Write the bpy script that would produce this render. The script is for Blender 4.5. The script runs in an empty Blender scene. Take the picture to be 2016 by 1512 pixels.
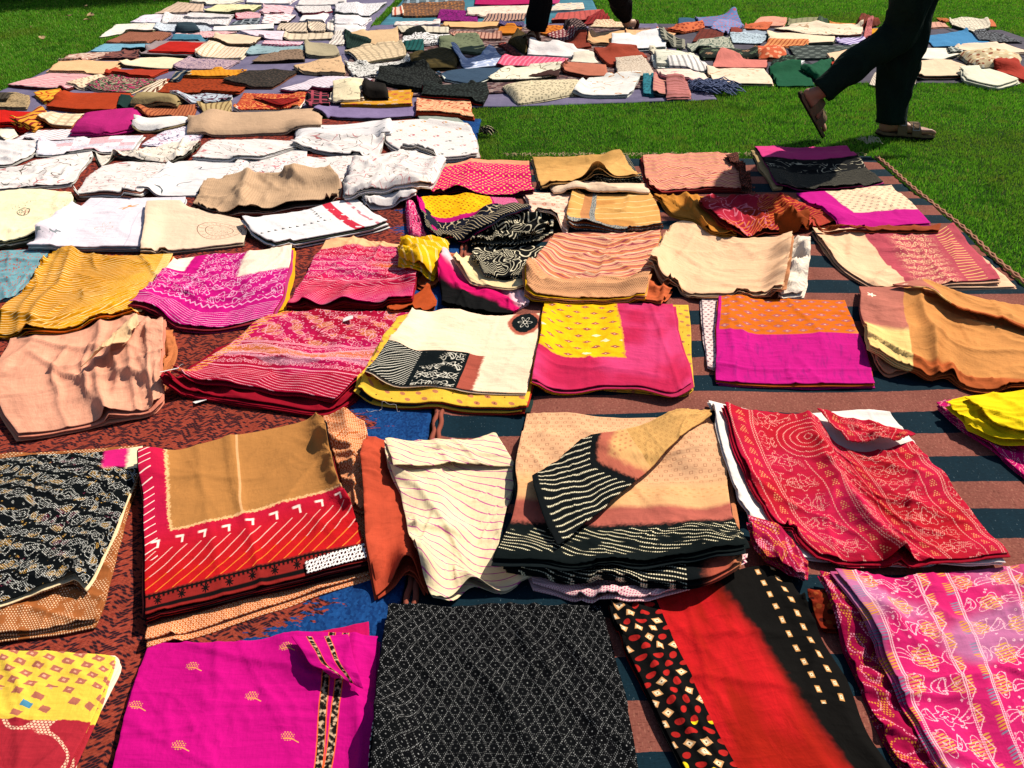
import bpy, math, random
import numpy as np
from mathutils import Vector, Matrix

# ------------------------------------------------------------------ camera, sky, sun, exposure
scn = bpy.context.scene
COL = scn.collection
CAM_H = 1.15
F_PX = 1680.0
PITCH = math.radians(31.7)          # below the horizon
cam = bpy.data.cameras.new('camera'); cam_o = bpy.data.objects.new('camera', cam); COL.objects.link(cam_o)
cam.sensor_width = 36.0; cam.lens = 36.0 * F_PX / 2016.0
cam.clip_start = 0.05; cam.clip_end = 500.0
cam_o.location = (0, 0, CAM_H); cam_o.rotation_euler = (math.pi / 2 - PITCH, 0, 0)
scn.camera = cam_o
SUN_EL = math.radians(47.0)
SUN_AZ = math.radians(43.0)          # measured from +X towards +Y
sun_dir = Vector((math.cos(SUN_EL) * math.cos(SUN_AZ), math.cos(SUN_EL) * math.sin(SUN_AZ), math.sin(SUN_EL)))
world = bpy.data.worlds.new('World'); scn.world = world; world.use_nodes = True
wn = world.node_tree; wn.nodes.clear()
sky = wn.nodes.new('ShaderNodeTexSky'); sky.sky_type = 'NISHITA'; sky.sun_disc = False
sky.sun_elevation = SUN_EL; sky.sun_rotation = math.pi / 2 - SUN_AZ
bg = wn.nodes.new('ShaderNodeBackground'); bg.inputs['Strength'].default_value = 0.068
wo = wn.nodes.new('ShaderNodeOutputWorld')
wn.links.new(sky.outputs[0], bg.inputs[0]); wn.links.new(bg.outputs[0], wo.inputs[0])
sl = bpy.data.lights.new('sun', 'SUN'); sl.energy = 5.0; sl.angle = math.radians(0.53); sl.color = (1.0, 0.915, 0.80)
so = bpy.data.objects.new('sun', sl); COL.objects.link(so)
so.rotation_euler = sun_dir.to_track_quat('Z', 'Y').to_euler()
scn.view_settings.view_transform = 'Standard'; scn.view_settings.look = 'None'
scn.view_settings.exposure = 0.34; scn.view_settings.gamma = 1.0
scn.view_settings.use_curve_mapping = False
scn.cycles.max_bounces = 5; scn.cycles.diffuse_bounces = 2; scn.cycles.glossy_bounces = 2

# ------------------------------------------------------------------ where a ray through a photo point meets a level plane
CP, SP = math.cos(PITCH), math.sin(PITCH)
def ground(px, py, z=0.0):
    px = np.asarray(px, float); py = np.asarray(py, float)
    a = (px - 1008.0) / F_PX; b = (py - 756.0) / F_PX
    dx = a; dy = CP - b * SP; dz = -SP - b * CP
    t = (z - CAM_H) / dz
    return dx * t, dy * t

# ------------------------------------------------------------------ noise
def _hash(ix, iy, seed):
    h = (ix.astype(np.int64) * 374761393 + iy.astype(np.int64) * 668265263 + int(seed) * 2246822519) & 0xffffffff
    h = ((h ^ (h >> 13)) * 1274126177) & 0xffffffff
    return ((h ^ (h >> 16)) & 0xffff) / 65535.0
def vnoise(x, y, seed=0):
    ix = np.floor(x); iy = np.floor(y); fx = x - ix; fy = y - iy
    fx = fx * fx * fx * (fx * (fx * 6 - 15) + 10); fy = fy * fy * fy * (fy * (fy * 6 - 15) + 10)
    a = _hash(ix, iy, seed); b = _hash(ix + 1, iy, seed); c = _hash(ix, iy + 1, seed); d = _hash(ix + 1, iy + 1, seed)
    return (a + (b - a) * fx) * (1 - fy) + (c + (d - c) * fx) * fy - 0.5
def fbm(x, y, seed=0, octv=3):
    s = 0; a = 1.0
    for i in range(octv):
        s = s + a * vnoise(x * 2 ** i + 13.7 * i, y * 2 ** i - 7.1 * i, seed + i * 17); a *= 0.5
    return s

# ------------------------------------------------------------------ height map of everything already laid down
HX0, HX1, HY0, HY1, HS = -6.0, 7.5, 0.0, 12.5, 0.0125
HNX = int((HX1 - HX0) / HS); HNY = int((HY1 - HY0) / HS)
HM = np.zeros((HNY, HNX), np.float32)
def hm_idx(x, y):
    i = np.clip(((x - HX0) / HS).astype(int), 1, HNX - 2); j = np.clip(((y - HY0) / HS).astype(int), 1, HNY - 2)
    return i, j
def hm_get(x, y):
    i, j = hm_idx(np.asarray(x, float), np.asarray(y, float))
    h = HM[j, i]
    for dj, di in ((0, 1), (1, 0), (0, -1), (-1, 0)):
        h = np.maximum(h, HM[j + dj, i + di])
    return h
def hm_put(X, Y, Z):
    # refine the grid so that every cell is touched
    dx = np.hypot(X[1:, :] - X[:-1, :], Y[1:, :] - Y[:-1, :]).max(); dy = np.hypot(X[:, 1:] - X[:, :-1], Y[:, 1:] - Y[:, :-1]).max()
    ky = max(1, int(dx / HS * 1.3) + 1); kx = max(1, int(dy / HS * 1.3) + 1)
    def up(A):
        n, m = A.shape
        yi = np.linspace(0, n - 1, (n - 1) * ky + 1); xi = np.linspace(0, m - 1, (m - 1) * kx + 1)
        y0 = np.minimum(yi.astype(int), n - 2); x0 = np.minimum(xi.astype(int), m - 2); fy = (yi - y0)[:, None]; fx = (xi - x0)[None, :]
        return (A[y0][:, x0] * (1 - fy) * (1 - fx) + A[y0 + 1][:, x0] * fy * (1 - fx) + A[y0][:, x0 + 1] * (1 - fy) * fx + A[y0 + 1][:, x0 + 1] * fy * fx)
    x, y, z = up(X), up(Y), up(Z)
    i, j = hm_idx(x, y)
    np.maximum.at(HM, (j.ravel(), i.ravel()), z.ravel().astype(np.float32))

# ------------------------------------------------------------------ object helpers
def tag(o, label=None, cat=None, group=None, kind=None):
    if label: o['label'] = label
    if cat: o['category'] = cat
    if group: o['group'] = group
    if kind: o['kind'] = kind
    return o
def empty(name, loc=(0, 0, 0), rz=0.0):
    o = bpy.data.objects.new(name, None); COL.objects.link(o); o.location = loc; o.rotation_euler = (0, 0, rz)
    o.empty_display_size = 0.1
    return o
def link_mesh(name, me, parent=None):
    o = bpy.data.objects.new(name, me); COL.objects.link(o)
    if parent is not None:
        o.parent = parent
        o.matrix_parent_inverse = Matrix.Translation(parent.location).inverted() if not any(parent.rotation_euler) else (Matrix.Translation(parent.location) @ parent.rotation_euler.to_matrix().to_4x4()).inverted()
    return o
def mesh_from(name, verts, faces, mats, uv=None, nuv=None, smooth=True, mi=None):
    me = bpy.data.meshes.new(name)
    verts = np.asarray(verts, np.float32)
    if isinstance(faces, np.ndarray) and faces.ndim == 2:
        k = faces.shape[1]; nf = len(faces)
        me.vertices.add(len(verts)); me.vertices.foreach_set('co', verts.ravel())
        me.loops.add(nf * k); me.loops.foreach_set('vertex_index', faces.ravel().astype(np.int32))
        me.polygons.add(nf); me.polygons.foreach_set('loop_start', np.arange(0, nf * k, k, dtype=np.int32))
        me.polygons.foreach_set('loop_total', np.full(nf, k, np.int32))
        me.update(calc_edges=True)
        if uv is not None:
            l = me.uv_layers.new(name='UVMap'); l.data.foreach_set('uv', uv[faces.ravel()].astype(np.float32).ravel())
        if nuv is not None:
            l = me.uv_layers.new(name='Unit'); l.data.foreach_set('uv', nuv[faces.ravel()].astype(np.float32).ravel())
    else:
        me.from_pydata([tuple(v) for v in verts.tolist()], [], [tuple(f) for f in faces]); me.update()
    if smooth: me.polygons.foreach_set('use_smooth', np.ones(len(me.polygons), bool))
    for m in (mats if isinstance(mats, (list, tuple)) else [mats]): me.materials.append(m)
    if mi is not None: me.polygons.foreach_set('material_index', np.asarray(mi, np.int32))
    me.validate()
    return me

# ------------------------------------------------------------------ a small language for procedural materials
def lin(h):
    if not isinstance(h, str): return h
    c = [int(h[i:i + 2], 16) / 255 for i in (0, 2, 4)]
    return tuple((x / 12.92 if x <= 0.04045 else ((x + 0.055) / 1.055) ** 2.4) for x in c) + (1.0,)
class E:
    def __init__(s, g, v): s.g = g; s.v = v
    def _b(s, op, o, c=None): return s.g.math(op, s, o, c)
    def __add__(s, o): return s._b('ADD', o)
    __radd__ = __add__
    def __sub__(s, o): return s._b('SUBTRACT', o)
    def __rsub__(s, o): return s.g.math('SUBTRACT', o, s)
    def __mul__(s, o): return s._b('MULTIPLY', o)
    __rmul__ = __mul__
    def __truediv__(s, o): return s._b('DIVIDE', o)
    def __neg__(s): return s * -1.0
    def __lt__(s, o): return s._b('LESS_THAN', o)
    def __gt__(s, o): return s._b('GREATER_THAN', o)
    def abs(s): return s.g.math('ABSOLUTE', s)
    def frac(s): return s.g.math('FRACT', s)
    def floor(s): return s.g.math('FLOOR', s)
    def sin(s): return s.g.math('SINE', s)
    def cos(s): return s.g.math('COSINE', s)
    def sqrt(s): return s.g.math('SQRT', s)
    def min(s, o): return s._b('MINIMUM', o)
    def max(s, o): return s._b('MAXIMUM', o)
    def pow(s, o): return s._b('POWER', o)
    def tri(s): return (s.frac() - 0.5).abs() * 2.0
    def inv(s): return 1.0 - s
class G:
    def __init__(s, name, rough=0.85):
        s.mat = bpy.data.materials.new(name); s.mat.use_nodes = True; s.nt = s.mat.node_tree; s.nt.nodes.clear()
        s.out = s.nt.nodes.new('ShaderNodeOutputMaterial'); s.bsdf = s.nt.nodes.new('ShaderNodeBsdfPrincipled')
        s.nt.links.new(s.bsdf.outputs[0], s.out.inputs[0])
        s.bsdf.inputs['Roughness'].default_value = rough; s.bsdf.inputs['Specular IOR Level'].default_value = 0.06
    def node(s, t): return s.nt.nodes.new(t)
    def put(s, sock, v):
        if isinstance(v, E): v = v.v
        if isinstance(v, bpy.types.NodeSocket): s.nt.links.new(v, sock)
        elif isinstance(v, str): sock.default_value = lin(v)
        else: sock.default_value = v
    def math(s, op, a, b=None, c=None):
        n = s.node('ShaderNodeMath'); n.operation = op
        s.put(n.inputs[0], a)
        if b is not None: s.put(n.inputs[1], b)
        if c is not None: s.put(n.inputs[2], c)
        return E(s, n.outputs[0])
    def uv(s, name='UVMap'):
        n = s.node('ShaderNodeUVMap'); n.uv_map = name
        m = s.node('ShaderNodeSeparateXYZ'); s.nt.links.new(n.outputs[0], m.inputs[0])
        return E(s, m.outputs[0]), E(s, m.outputs[1])
    def obj(s):
        n = s.node('ShaderNodeTexCoord'); m = s.node('ShaderNodeSeparateXYZ'); s.nt.links.new(n.outputs['Object'], m.inputs[0])
        return E(s, m.outputs[0]), E(s, m.outputs[1]), E(s, m.outputs[2])
    def vec(s, x, y, z=0.0):
        n = s.node('ShaderNodeCombineXYZ'); s.put(n.inputs[0], x); s.put(n.inputs[1], y); s.put(n.inputs[2], z); return n.outputs[0]
    def noise(s, x, y, sc=1.0, detail=2.0, rough=0.5, seed=0.0, dim='2D'):
        n = s.node('ShaderNodeTexNoise'); n.noise_dimensions = '3D' if seed else '2D'
        s.nt.links.new(s.vec(x * sc, y * sc, float(seed)), n.inputs['Vector']); n.inputs['Scale'].default_value = 1.0
        n.inputs['Detail'].default_value = detail; n.inputs['Roughness'].default_value = rough
        return E(s, n.outputs[0])
    def voro(s, x, y, sc=1.0, rnd=1.0, feature='F1'):
        n = s.node('ShaderNodeTexVoronoi'); n.voronoi_dimensions = '2D'; n.feature = feature
        s.nt.links.new(s.vec(x * sc, y * sc, 0.0), n.inputs['Vector']); n.inputs['Scale'].default_value = 1.0
        n.inputs['Randomness'].default_value = rnd
        if feature == 'DISTANCE_TO_EDGE': return E(s, n.outputs[0])
        m = s.node('ShaderNodeSeparateColor'); s.nt.links.new(n.outputs['Color'], m.inputs[0])
        return E(s, n.outputs['Distance']), E(s, m.outputs[0]), E(s, m.outputs[1])
    def step(s, x, a, b):
        n = s.node('ShaderNodeMapRange'); n.interpolation_type = 'SMOOTHSTEP'; s.put(n.inputs[0], x)
        s.put(n.inputs[1], a); s.put(n.inputs[2], b); n.inputs[3].default_value = 0; n.inputs[4].default_value = 1
        return E(s, n.outputs[0])
    def mix(s, f, a, b):
        n = s.node('ShaderNodeMix'); n.data_type = 'RGBA'; n.clamp_factor = True
        s.put(n.inputs[0], f); s.put(n.inputs[6], a); s.put(n.inputs[7], b); return n.outputs[2]
    def line(s, d, w, soft=0.35):      # 1 where |d| < w
        return s.step(d.abs(), w * (1 + soft), w * (1 - soft)) if not isinstance(w, E) else s.step(d.abs(), w * (1 + soft), w * (1 - soft))

SEED = [0]
def cloth_mat(name, fn, rough=0.88, weave=900.0, crumple=0.0032, fade=0.14, rib=0.0):
    g = G(name, rough); SEED[0] += 1
    g.X, g.Y = g.uv('UVMap'); g.U, g.V = g.uv('Unit'); g.seed = SEED[0] * 3.7
    col = fn(g)
    # hand-dyed unevenness and woven slub of the cloth itself
    n1 = g.noise(g.X, g.Y, 9.0, 3.0, 0.6, seed=g.seed)
    n2 = g.noise(g.X * 6.0, g.Y * 0.6, 60.0, 2.0, 0.6, seed=g.seed + 1); n3 = g.noise(g.X * 0.6, g.Y * 6.0, 60.0, 2.0, 0.6, seed=g.seed + 2)
    f = (n1 - 0.5) * (2.2 * fade) + (n2 - 0.5) * (1.3 * fade) + (n3 - 0.5) * (1.3 * fade) + 1.0
    st_ = g.noise(g.X * 3.2, g.Y * 0.5, 9.0, 3.0, 0.6, seed=g.seed + 12); f = f + (st_ - 0.5) * (2.0 * fade)
    m = g.node('ShaderNodeVectorMath'); m.operation = 'SCALE'
    g.put(m.inputs[0], lin(col)[:3] if isinstance(col, str) else col); g.put(m.inputs['Scale'], f)
    g.nt.links.new(m.outputs[0], g.bsdf.inputs['Base Color'])
        # fine relief: crumple and thread
    wx = g.X + (g.noise(g.X, g.Y, 14.0, 1.0, seed=g.seed + 5) - 0.5) * 0.05
    c1 = g.noise(wx, g.Y, 26.0, 3.0, 0.62, seed=g.seed + 3)
    c2 = (g.noise(wx * 0.45, g.Y * 1.5, 24.0, 1.5, 0.5, seed=g.seed + 9) - 0.5).abs() * -1.6
    h = c1 * crumple + c2 * (crumple * 0.8) + (n2 + n3) * 0.00022
    if rib: h = h + (g.Y * rib).tri() * 0.0012
    b = g.node('ShaderNodeBump'); b.inputs['Strength'].default_value = 1.0; b.inputs['Distance'].default_value = 1.0
    g.put(b.inputs['Height'], h); g.nt.links.new(b.outputs[0], g.bsdf.inputs['Normal'])
    return g.mat

MATS = {}
def M(key, fn=None, **k):
    if key not in MATS: MATS[key] = cloth_mat(key, fn, **k)
    return MATS[key]
def plain(c, **k): return M('plain_' + c, lambda g: c, **k)
# ---- pattern masks
def cell(g, p, q=None, brick=0.5, x=None, y=None, jit=0.0):
    q = q or p; x = g.X if x is None else x; y = g.Y if y is None else y
    row = (y / q).floor(); xs = x / p + (row * 0.5).frac() * (2 * brick)
    cx = (xs.frac() - 0.5) * p; cy = ((y / q).frac() - 0.5) * q
    return cx, cy, row, xs.floor()
def dot_lattice(g, p, r, x=None, y=None):
    cx, cy, _, _ = cell(g, p, p * 0.87, x=x, y=y)
    return g.step((cx * cx + cy * cy).sqrt(), r * 1.25, r * 0.75)
def swirl(g, sc, dens, w, seed=0.0, detail=0.6):      # bands along the contour lines of a noise: loops and vines
    n = g.noise(g.X, g.Y, sc, detail, 0.5, seed=g.seed + seed)
    return g.step((n * dens).tri(), 1.0 - w * 0.8, 1.0 - w * 1.2).inv() if False else g.step((n * dens).tri(), w * 1.2, w * 0.8)
def flower(g, p, r, n=6.0, q=None, x=None, y=None):
    cx, cy, row, c = cell(g, p, q, x=x, y=y)
    rr = (cx * cx + cy * cy).sqrt(); an = g.math('ARCTAN2', cy, cx)
    return rr, an, cx, cy
def rnd(g, a, b): # per-cell random
    n = g.node('ShaderNodeTexWhiteNoise'); n.noise_dimensions = '2D'; g.nt.links.new(g.vec(a, b, 0.0), n.inputs['Vector']); return E(g, n.outputs[0])
def ragged(g, d, amp=0.012, sc=90.0, seed=0.0):       # tie-dye edge of a colour field: distance made ragged
    return d + (g.noise(g.X, g.Y, sc, 2.0, 0.6, seed=g.seed + seed) - 0.5) * (amp * 2)
# ------------------------------------------------------------------ cloth patterns (colour only; relief is added by cloth_mat)
def stripes(c1, c2, p, duty=0.4, ang=0.0, wav=0.0, c3=None, **k):
    def fn(g):
        a = math.radians(ang); t = g.X * math.sin(a) + g.Y * math.cos(a)
        if wav: t = t + (g.noise(g.X, g.Y, 5.0, 1.0, seed=g.seed + 2) - 0.5) * wav
        base = g.mix(((t / (p * 5)).frac() > 0.6) * 1.0, c1, c3) if c3 else c1
        return g.mix(g.step((t / p).tri(), duty * 1.15, duty * 0.85), base, c2)
    return M('stripe_%s_%s_%d_%d' % (c1, c2, p * 1e4, ang), fn, **k)
def chevron(c1, c2, p, amp, per, duty=0.4, c3=None, **k):
    def fn(g):
        t = g.Y + (g.X / per).tri() * amp + (g.noise(g.X, g.Y, 18.0, 2.0, seed=g.seed) - 0.5) * p * 0.6
        base = g.mix((t / (p * 3)).frac() > 0.66, c1, c3) if c3 else c1
        return g.mix(g.step((t / p).tri(), duty * 1.3, duty * 0.7), base, c2)
    return M('chevron_%s_%s_%d' % (c1, c2, p * 1e4), fn, **k)
def dots(c1, c2, p, r, c3=None, **k):
    def fn(g):
        cx, cy, row, c = cell(g, p, p * 0.87)
        m = g.step((cx * cx + cy * cy).sqrt(), r * 1.3, r * 0.7)
        base = g.mix(swirl(g, 6.0, 2.0, 0.3), c1, c3) if c3 else c1
        return g.mix(m, base, c2)
    return M('dots_%s_%s_%d' % (c1, c2, p * 1e4), fn, **k)
def diamonds(c1, c2, p, r, c3=None, rag=0.0, **k):
    def fn(g):
        x = g.X + (g.noise(g.X, g.Y, 14.0, 1.0, seed=g.seed) - 0.5) * p * 0.5; y = g.Y + (g.noise(g.X, g.Y, 12.0, 1.0, seed=g.seed + 4) - 0.5) * p * 0.5
        cx, cy, row, c = cell(g, p, p * 0.8, x=x, y=y)
        d = cx.abs() * 0.8 + cy.abs() + (g.noise(g.X, g.Y, 160.0, 1.0) - 0.5) * r * 0.6
        col = g.mix(g.step(d, r * 1.15, r * 0.85), c1, c2)
        if c3: col = g.mix(g.step(d, r * 0.38, r * 0.22), col, c3)
        return col
    return M('diamonds_%s_%s_%d' % (c1, c2, p * 1e4), fn, **k)
def bandhani(c1, c2, c3=None, sc=9.0, dens=4.0, w=0.2, dotp=0.0045, fill=0.0, c4=None, **k):
    def fn(g):
        col = c1
        if c4: col = g.mix(g.step(g.noise(g.X, g.Y, sc * 0.9, 1.0, seed=g.seed + 21), 0.52, 0.6), c1, c4)
        m = swirl(g, sc, dens, w)
        if dotp: m = m * dot_lattice(g, dotp, dotp * 0.33)
        if c3:
            m2 = swirl(g, sc * 1.3, dens, w * 1.3, seed=8.0)
            m2 = m2 * (dot_lattice(g, dotp * 1.1, dotp * 0.34) if dotp else (g.X * 160.0 + g.Y * 90.0).tri() * 1.0)
            col = g.mix(m2, col, c3)
        return g.mix(m, col, c2)
    return M('bandhani_%s_%s_%d_%d_%d' % (c1, c2, sc * 10, dens * 10, dotp * 1e4), fn, **k)
def speckle(c1, cols, sc=60.0, thr=0.34, **k):
    def fn(g):
        d, r1, r2 = g.voro(g.X, g.Y, sc)
        col = c1
        for i, c in enumerate(cols):
            col = g.mix(g.step(d, thr, thr * 0.7) * ((r1 > (i / len(cols)) * 1.0) * 1.0), col, c)
        return col
    return M('speckle_%s_%s_%d' % (c1, '_'.join(cols), sc), fn, **k)
def vines(c1, c2, c3=None, sc=12.0, dens=3.0, w=0.07, **k):       # thin embroidered outlines
    def fn(g):
        col = c1
        if c3:
            col = g.mix(swirl(g, sc * 0.8, dens, w, seed=3.0) * (g.noise(g.X, g.Y, 14.0, 1.0, seed=g.seed + 6) > 0.5), col, c3)
        return g.mix(swirl(g, sc, dens, w) * g.step(g.noise(g.X, g.Y, 9.0, 1.0, seed=g.seed + 11), 0.42, 0.5), col, c2)
    return M('vines_%s_%s_%s_%d' % (c1, c2, c3, sc * 10), fn, **k)
def check(c1, c2, p, **k):
    def fn(g):
        m = ((g.X / p).tri() < 0.3).max((g.Y / p).tri() < 0.3)
        return g.mix(m * 0.7, c1, c2)
    return M('check_%s_%s_%d' % (c1, c2, p * 1e4), fn, **k)
def spots(c1, cols, p, r, **k):    # scattered round flower heads with a ring
    def fn(g):
        cx, cy, row, c = cell(g, p, p * 0.8)
        rr = (cx * cx + cy * cy).sqrt(); an = g.math('ARCTAN2', cy, cx); q = rnd(g, row, c)
        edge = r * 0.85 + (an * 6.0).cos() * (r * 0.15)
        col = g.mix(g.step(rr - edge, 0.0008, -0.0008), c1, g.mix(q > 0.5, cols[0], cols[-1]))
        col = g.mix(g.line(rr - r * 0.5, r * 0.12), col, c1)
        return col
    return M('spots_%s_%s_%d' % (c1, cols[0], p * 1e4), fn, **k)

def motifs(g, p, q, w, n=6.0, wob=0.012, x=None, y=None):
    # rows of outlined flower heads with inner rings, small leaves between them: the mask of the drawn line
    x = (g.X if x is None else x) + (g.noise(g.X, g.Y, 9.0, 1.0, seed=g.seed + 31) - 0.5) * wob; y = (g.Y if y is None else y) + (g.noise(g.X, g.Y, 9.0, 1.0, seed=g.seed + 37) - 0.5) * wob
    cx, cy, row, c = cell(g, p, q, x=x, y=y); k = rnd(g, row, c); k2 = rnd(g, c, row)
    rr = (cx * cx + cy * cy).sqrt(); an = g.math('ARCTAN2', cy, cx) + k * 6.0
    R = q * 0.35
    out = g.line(rr - R - (an * n).cos() * (R * 0.26), w); inn = g.line(rr - R * 0.52 - (an * 4.0 + k2 * 3.0).sin() * (R * 0.12), w); mid = g.step(rr, w * 2.2, w * 1.4)
    dx, dy, r2, c2 = cell(g, p, q, x=x + p * 0.5, y=y); k3 = rnd(g, r2 + 3.0, c2); a = k3 * 6.28; ex = dx * a.cos() + dy * a.sin(); ey = dy * a.cos() - dx * a.sin() + ex * ex * (7.0 / q * 0.2)
    leaf = g.line((ex * ex * 0.28 + ey * ey).sqrt() - R * 0.42, w).max(g.line(ey, w * 0.8) * (ex.abs() < R * 0.7))
    sp_ = g.step(g.voro(x, y, 2.6 / q)[0], 0.14, 0.08)
    return out.max(inn).max(mid).max(leaf).max(sp_), g.step(rr - R * 0.9, 0.001, -0.001), g.step((ex * ex * 0.28 + ey * ey).sqrt() - R * 0.36, 0.001, -0.001), (k, k2)
def dashed(g, s=0.0042):
    return g.step((g.X / s).tri() + (g.Y / s).tri(), 0.45, 0.75)
# ---- the individual cloths of the near rows
def f_yellow_squares(g):
    x = g.X + (g.noise(g.X, g.Y, 9.0, 1.0) - 0.5) * 0.02; y = g.Y + (g.noise(g.X, g.Y, 8.0, 1.0, seed=2.0) - 0.5) * 0.016 - g.X * 0.25
    cx, cy, row, c = cell(g, 0.026, 0.020, x=x, y=y)
    d = (cx * 0.9 + cy * 0.35).abs().max((cy * 1.05 - cx * 0.2).abs()) + (g.noise(g.X, g.Y, 150.0, 1.0) - 0.5) * 0.003
    q = rnd(g, row, c); low = g.V > 0.26
    col = g.mix(g.step(d, 0.0072, 0.0058) * ((q > 0.45).max(g.V < 0.26)), 'e2bc44', g.mix((q > 0.93) * low, 'a8624e', '4a86a0'))
    col = g.mix(g.step(d, 0.0026, 0.0014) * (g.V < 0.28), col, 'd8a080')
    bd = ragged(g, g.V - 0.475, 0.02, 60.0)
    col2 = g.mix(swirl(g, 14.0, 3.0, 0.16) * dot_lattice(g, 0.0055, 0.0021), 'a02430', 'e8c0a0')
    return g.mix(g.step(bd, -0.004, 0.004), col, col2)
def sprig(g, u0, v0, s, W, H):     # small gold sprig: a cluster of seeds and a stem
    x = (g.U - u0) * W; y = (g.V - v0) * H
    d1 = dot_lattice(g, 0.0040 * s, 0.0011 * s, x=x, y=y) * g.step((x * x * 0.55 + (y + 0.002) * (y + 0.002)).sqrt(), 0.0085 * s, 0.0075 * s)
    st = g.line(y - 0.002 - x * 0.3 + (x * 260).sin() * 0.0012, 0.0008 * s) * (x > -0.006 * s) * (x < 0.017 * s)
    return d1.max(st)
def f_magenta(g):
    m = None
    for u, v in ((0.22, 0.16), (0.03, 0.42), (0.24, 0.66), (0.49, 0.38), (0.66, 0.62), (0.60, 0.10), (0.10, 0.9), (0.5, 0.86)):
        k = sprig(g, u, v, 1.0, 0.38, 0.30); m = k if m is None else m.max(k)
    col = g.mix(m, 'b80872', 'e0a83c')
    for u0, sl in ((0.795, -0.01), (0.86, -0.05)):
        t = (g.U - u0 - g.V * sl) * 0.38
        col = g.mix(g.line(t, 0.0052, 0.1), col, g.mix(g.step(g.noise(g.X, g.Y, 150.0, 2.0), 0.45, 0.7), '18100c', 'c8a888'))  # ribbon glints are painted into the colour as pale specks on near black
        col = g.mix(g.line(t.abs() - 0.0058, 0.0008), col, 'e8602c')
    return col
def f_trim_flap(g):
    col = 'b80872'
    for u0 in (0.30, 0.62):
        t = (g.U - u0) * 0.12
        col = g.mix(g.line(t, 0.0052, 0.1), col, g.mix(g.step(g.noise(g.X, g.Y, 150.0, 2.0), 0.45, 0.7), '18100c', 'c8a888'))  # dark ribbon again, with its glints put into the colour as pale flecks
        col = g.mix(g.line(t.abs() - 0.0058, 0.0008), col, 'e8602c')
    return col
def f_black_net(g):
    x = g.X + (g.noise(g.X, g.Y, 6.0, 1.0) - 0.5) * 0.03; y = g.Y + (g.noise(g.X, g.Y, 5.0, 1.0, seed=3.0) - 0.5) * 0.03
    cx, cy, _, _ = cell(g, 0.0215, 0.0160, x=x, y=y)
    r = (cx * cx + cy * cy).sqrt()
    ring = g.line(r - 0.0088, 0.0016, 0.3) * dot_lattice(g, 0.0034, 0.0009, x=x, y=y)
    m = ring.max(g.step(r, 0.0013, 0.0007)) * (rnd(g, (x * 290.0).floor(), (y * 330.0).floor()) * 0.9 + 0.1)
    return g.mix(m, '030406', '8e8e8c')
def f_red_black(g):
    red = g.mix(g.step(g.noise(g.X * 2.0, g.Y * 0.5, 9.0, 3.0), 0.4, 0.7), 'be181c', '96180c')
    u = g.U; e_ = u - 0.57 - g.V * 0.32 + (g.V - 0.3).max(0.0) * 0.1
    tail = g.step(ragged(g, e_, 0.035, 45.0), -0.03, 0.035)
    rim = g.step(e_.abs(), 0.10, 0.0)
    col = g.mix(rim * 0.6, red, '5c1206'); col = g.mix(tail, col, '0c0a08')
    # left band: black with red ovals and cream squares
    x = g.X; y = g.Y
    cx, cy, row, c = cell(g, 0.026, 0.020, x=x + (g.noise(g.X, g.Y, 20.0, 1.0) - 0.5) * 0.014, y=y)
    q = rnd(g, row, c); an = (q - 0.5) * 3.0
    ex = cx * an.cos() + cy * an.sin(); ey = cy * an.cos() - cx * an.sin()
    oval = g.step((ex * ex + ey * ey * 2.6).sqrt(), 0.0092, 0.0080)
    sq = ex.abs().max(ey.abs())
    left = g.mix(oval * (q < 0.62), '0b0a09', g.mix((g.V > 0.62) * (q < 0.22), 'a8201c', 'f0cc20'))
    issq = (q > 0.62)
    left = g.mix(g.step(sq, 0.0068, 0.0058) * issq, left, 'd8a068'); left = g.mix(g.step(sq, 0.0042, 0.0034) * issq, left, 'f0d8b0')
    left = g.mix(g.step(sq, 0.0014, 0.0010) * issq, left, '181008')
    col = g.mix((u < 0.245) * 1.0, col, left)
    # right edge squares in a row of pairs
    cx, cy, row, c = cell(g, 0.028, 0.024, x=g.X, y=g.Y)
    sx = (g.U - 0.905).abs() * 0.42; sy = (g.Y / 0.024).frac() * 0.024 - 0.012
    for off in (0.84, 0.93):
        s = ((g.U - off) * 0.5).abs().max((((g.Y + (0.012 if off > 0.9 else 0.0)) / 0.026).frac() - 0.5).abs() * 0.026)
        s = s + (g.V > 0.62) * 1.0; col = g.mix(g.step(s, 0.0066, 0.0056), col, 'cc9458'); col = g.mix(g.step(s, 0.0038, 0.0030), col, 'f0d8b0'); col = g.mix(g.step(s, 0.0012, 0.0008), col, '201008')
    return col
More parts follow.
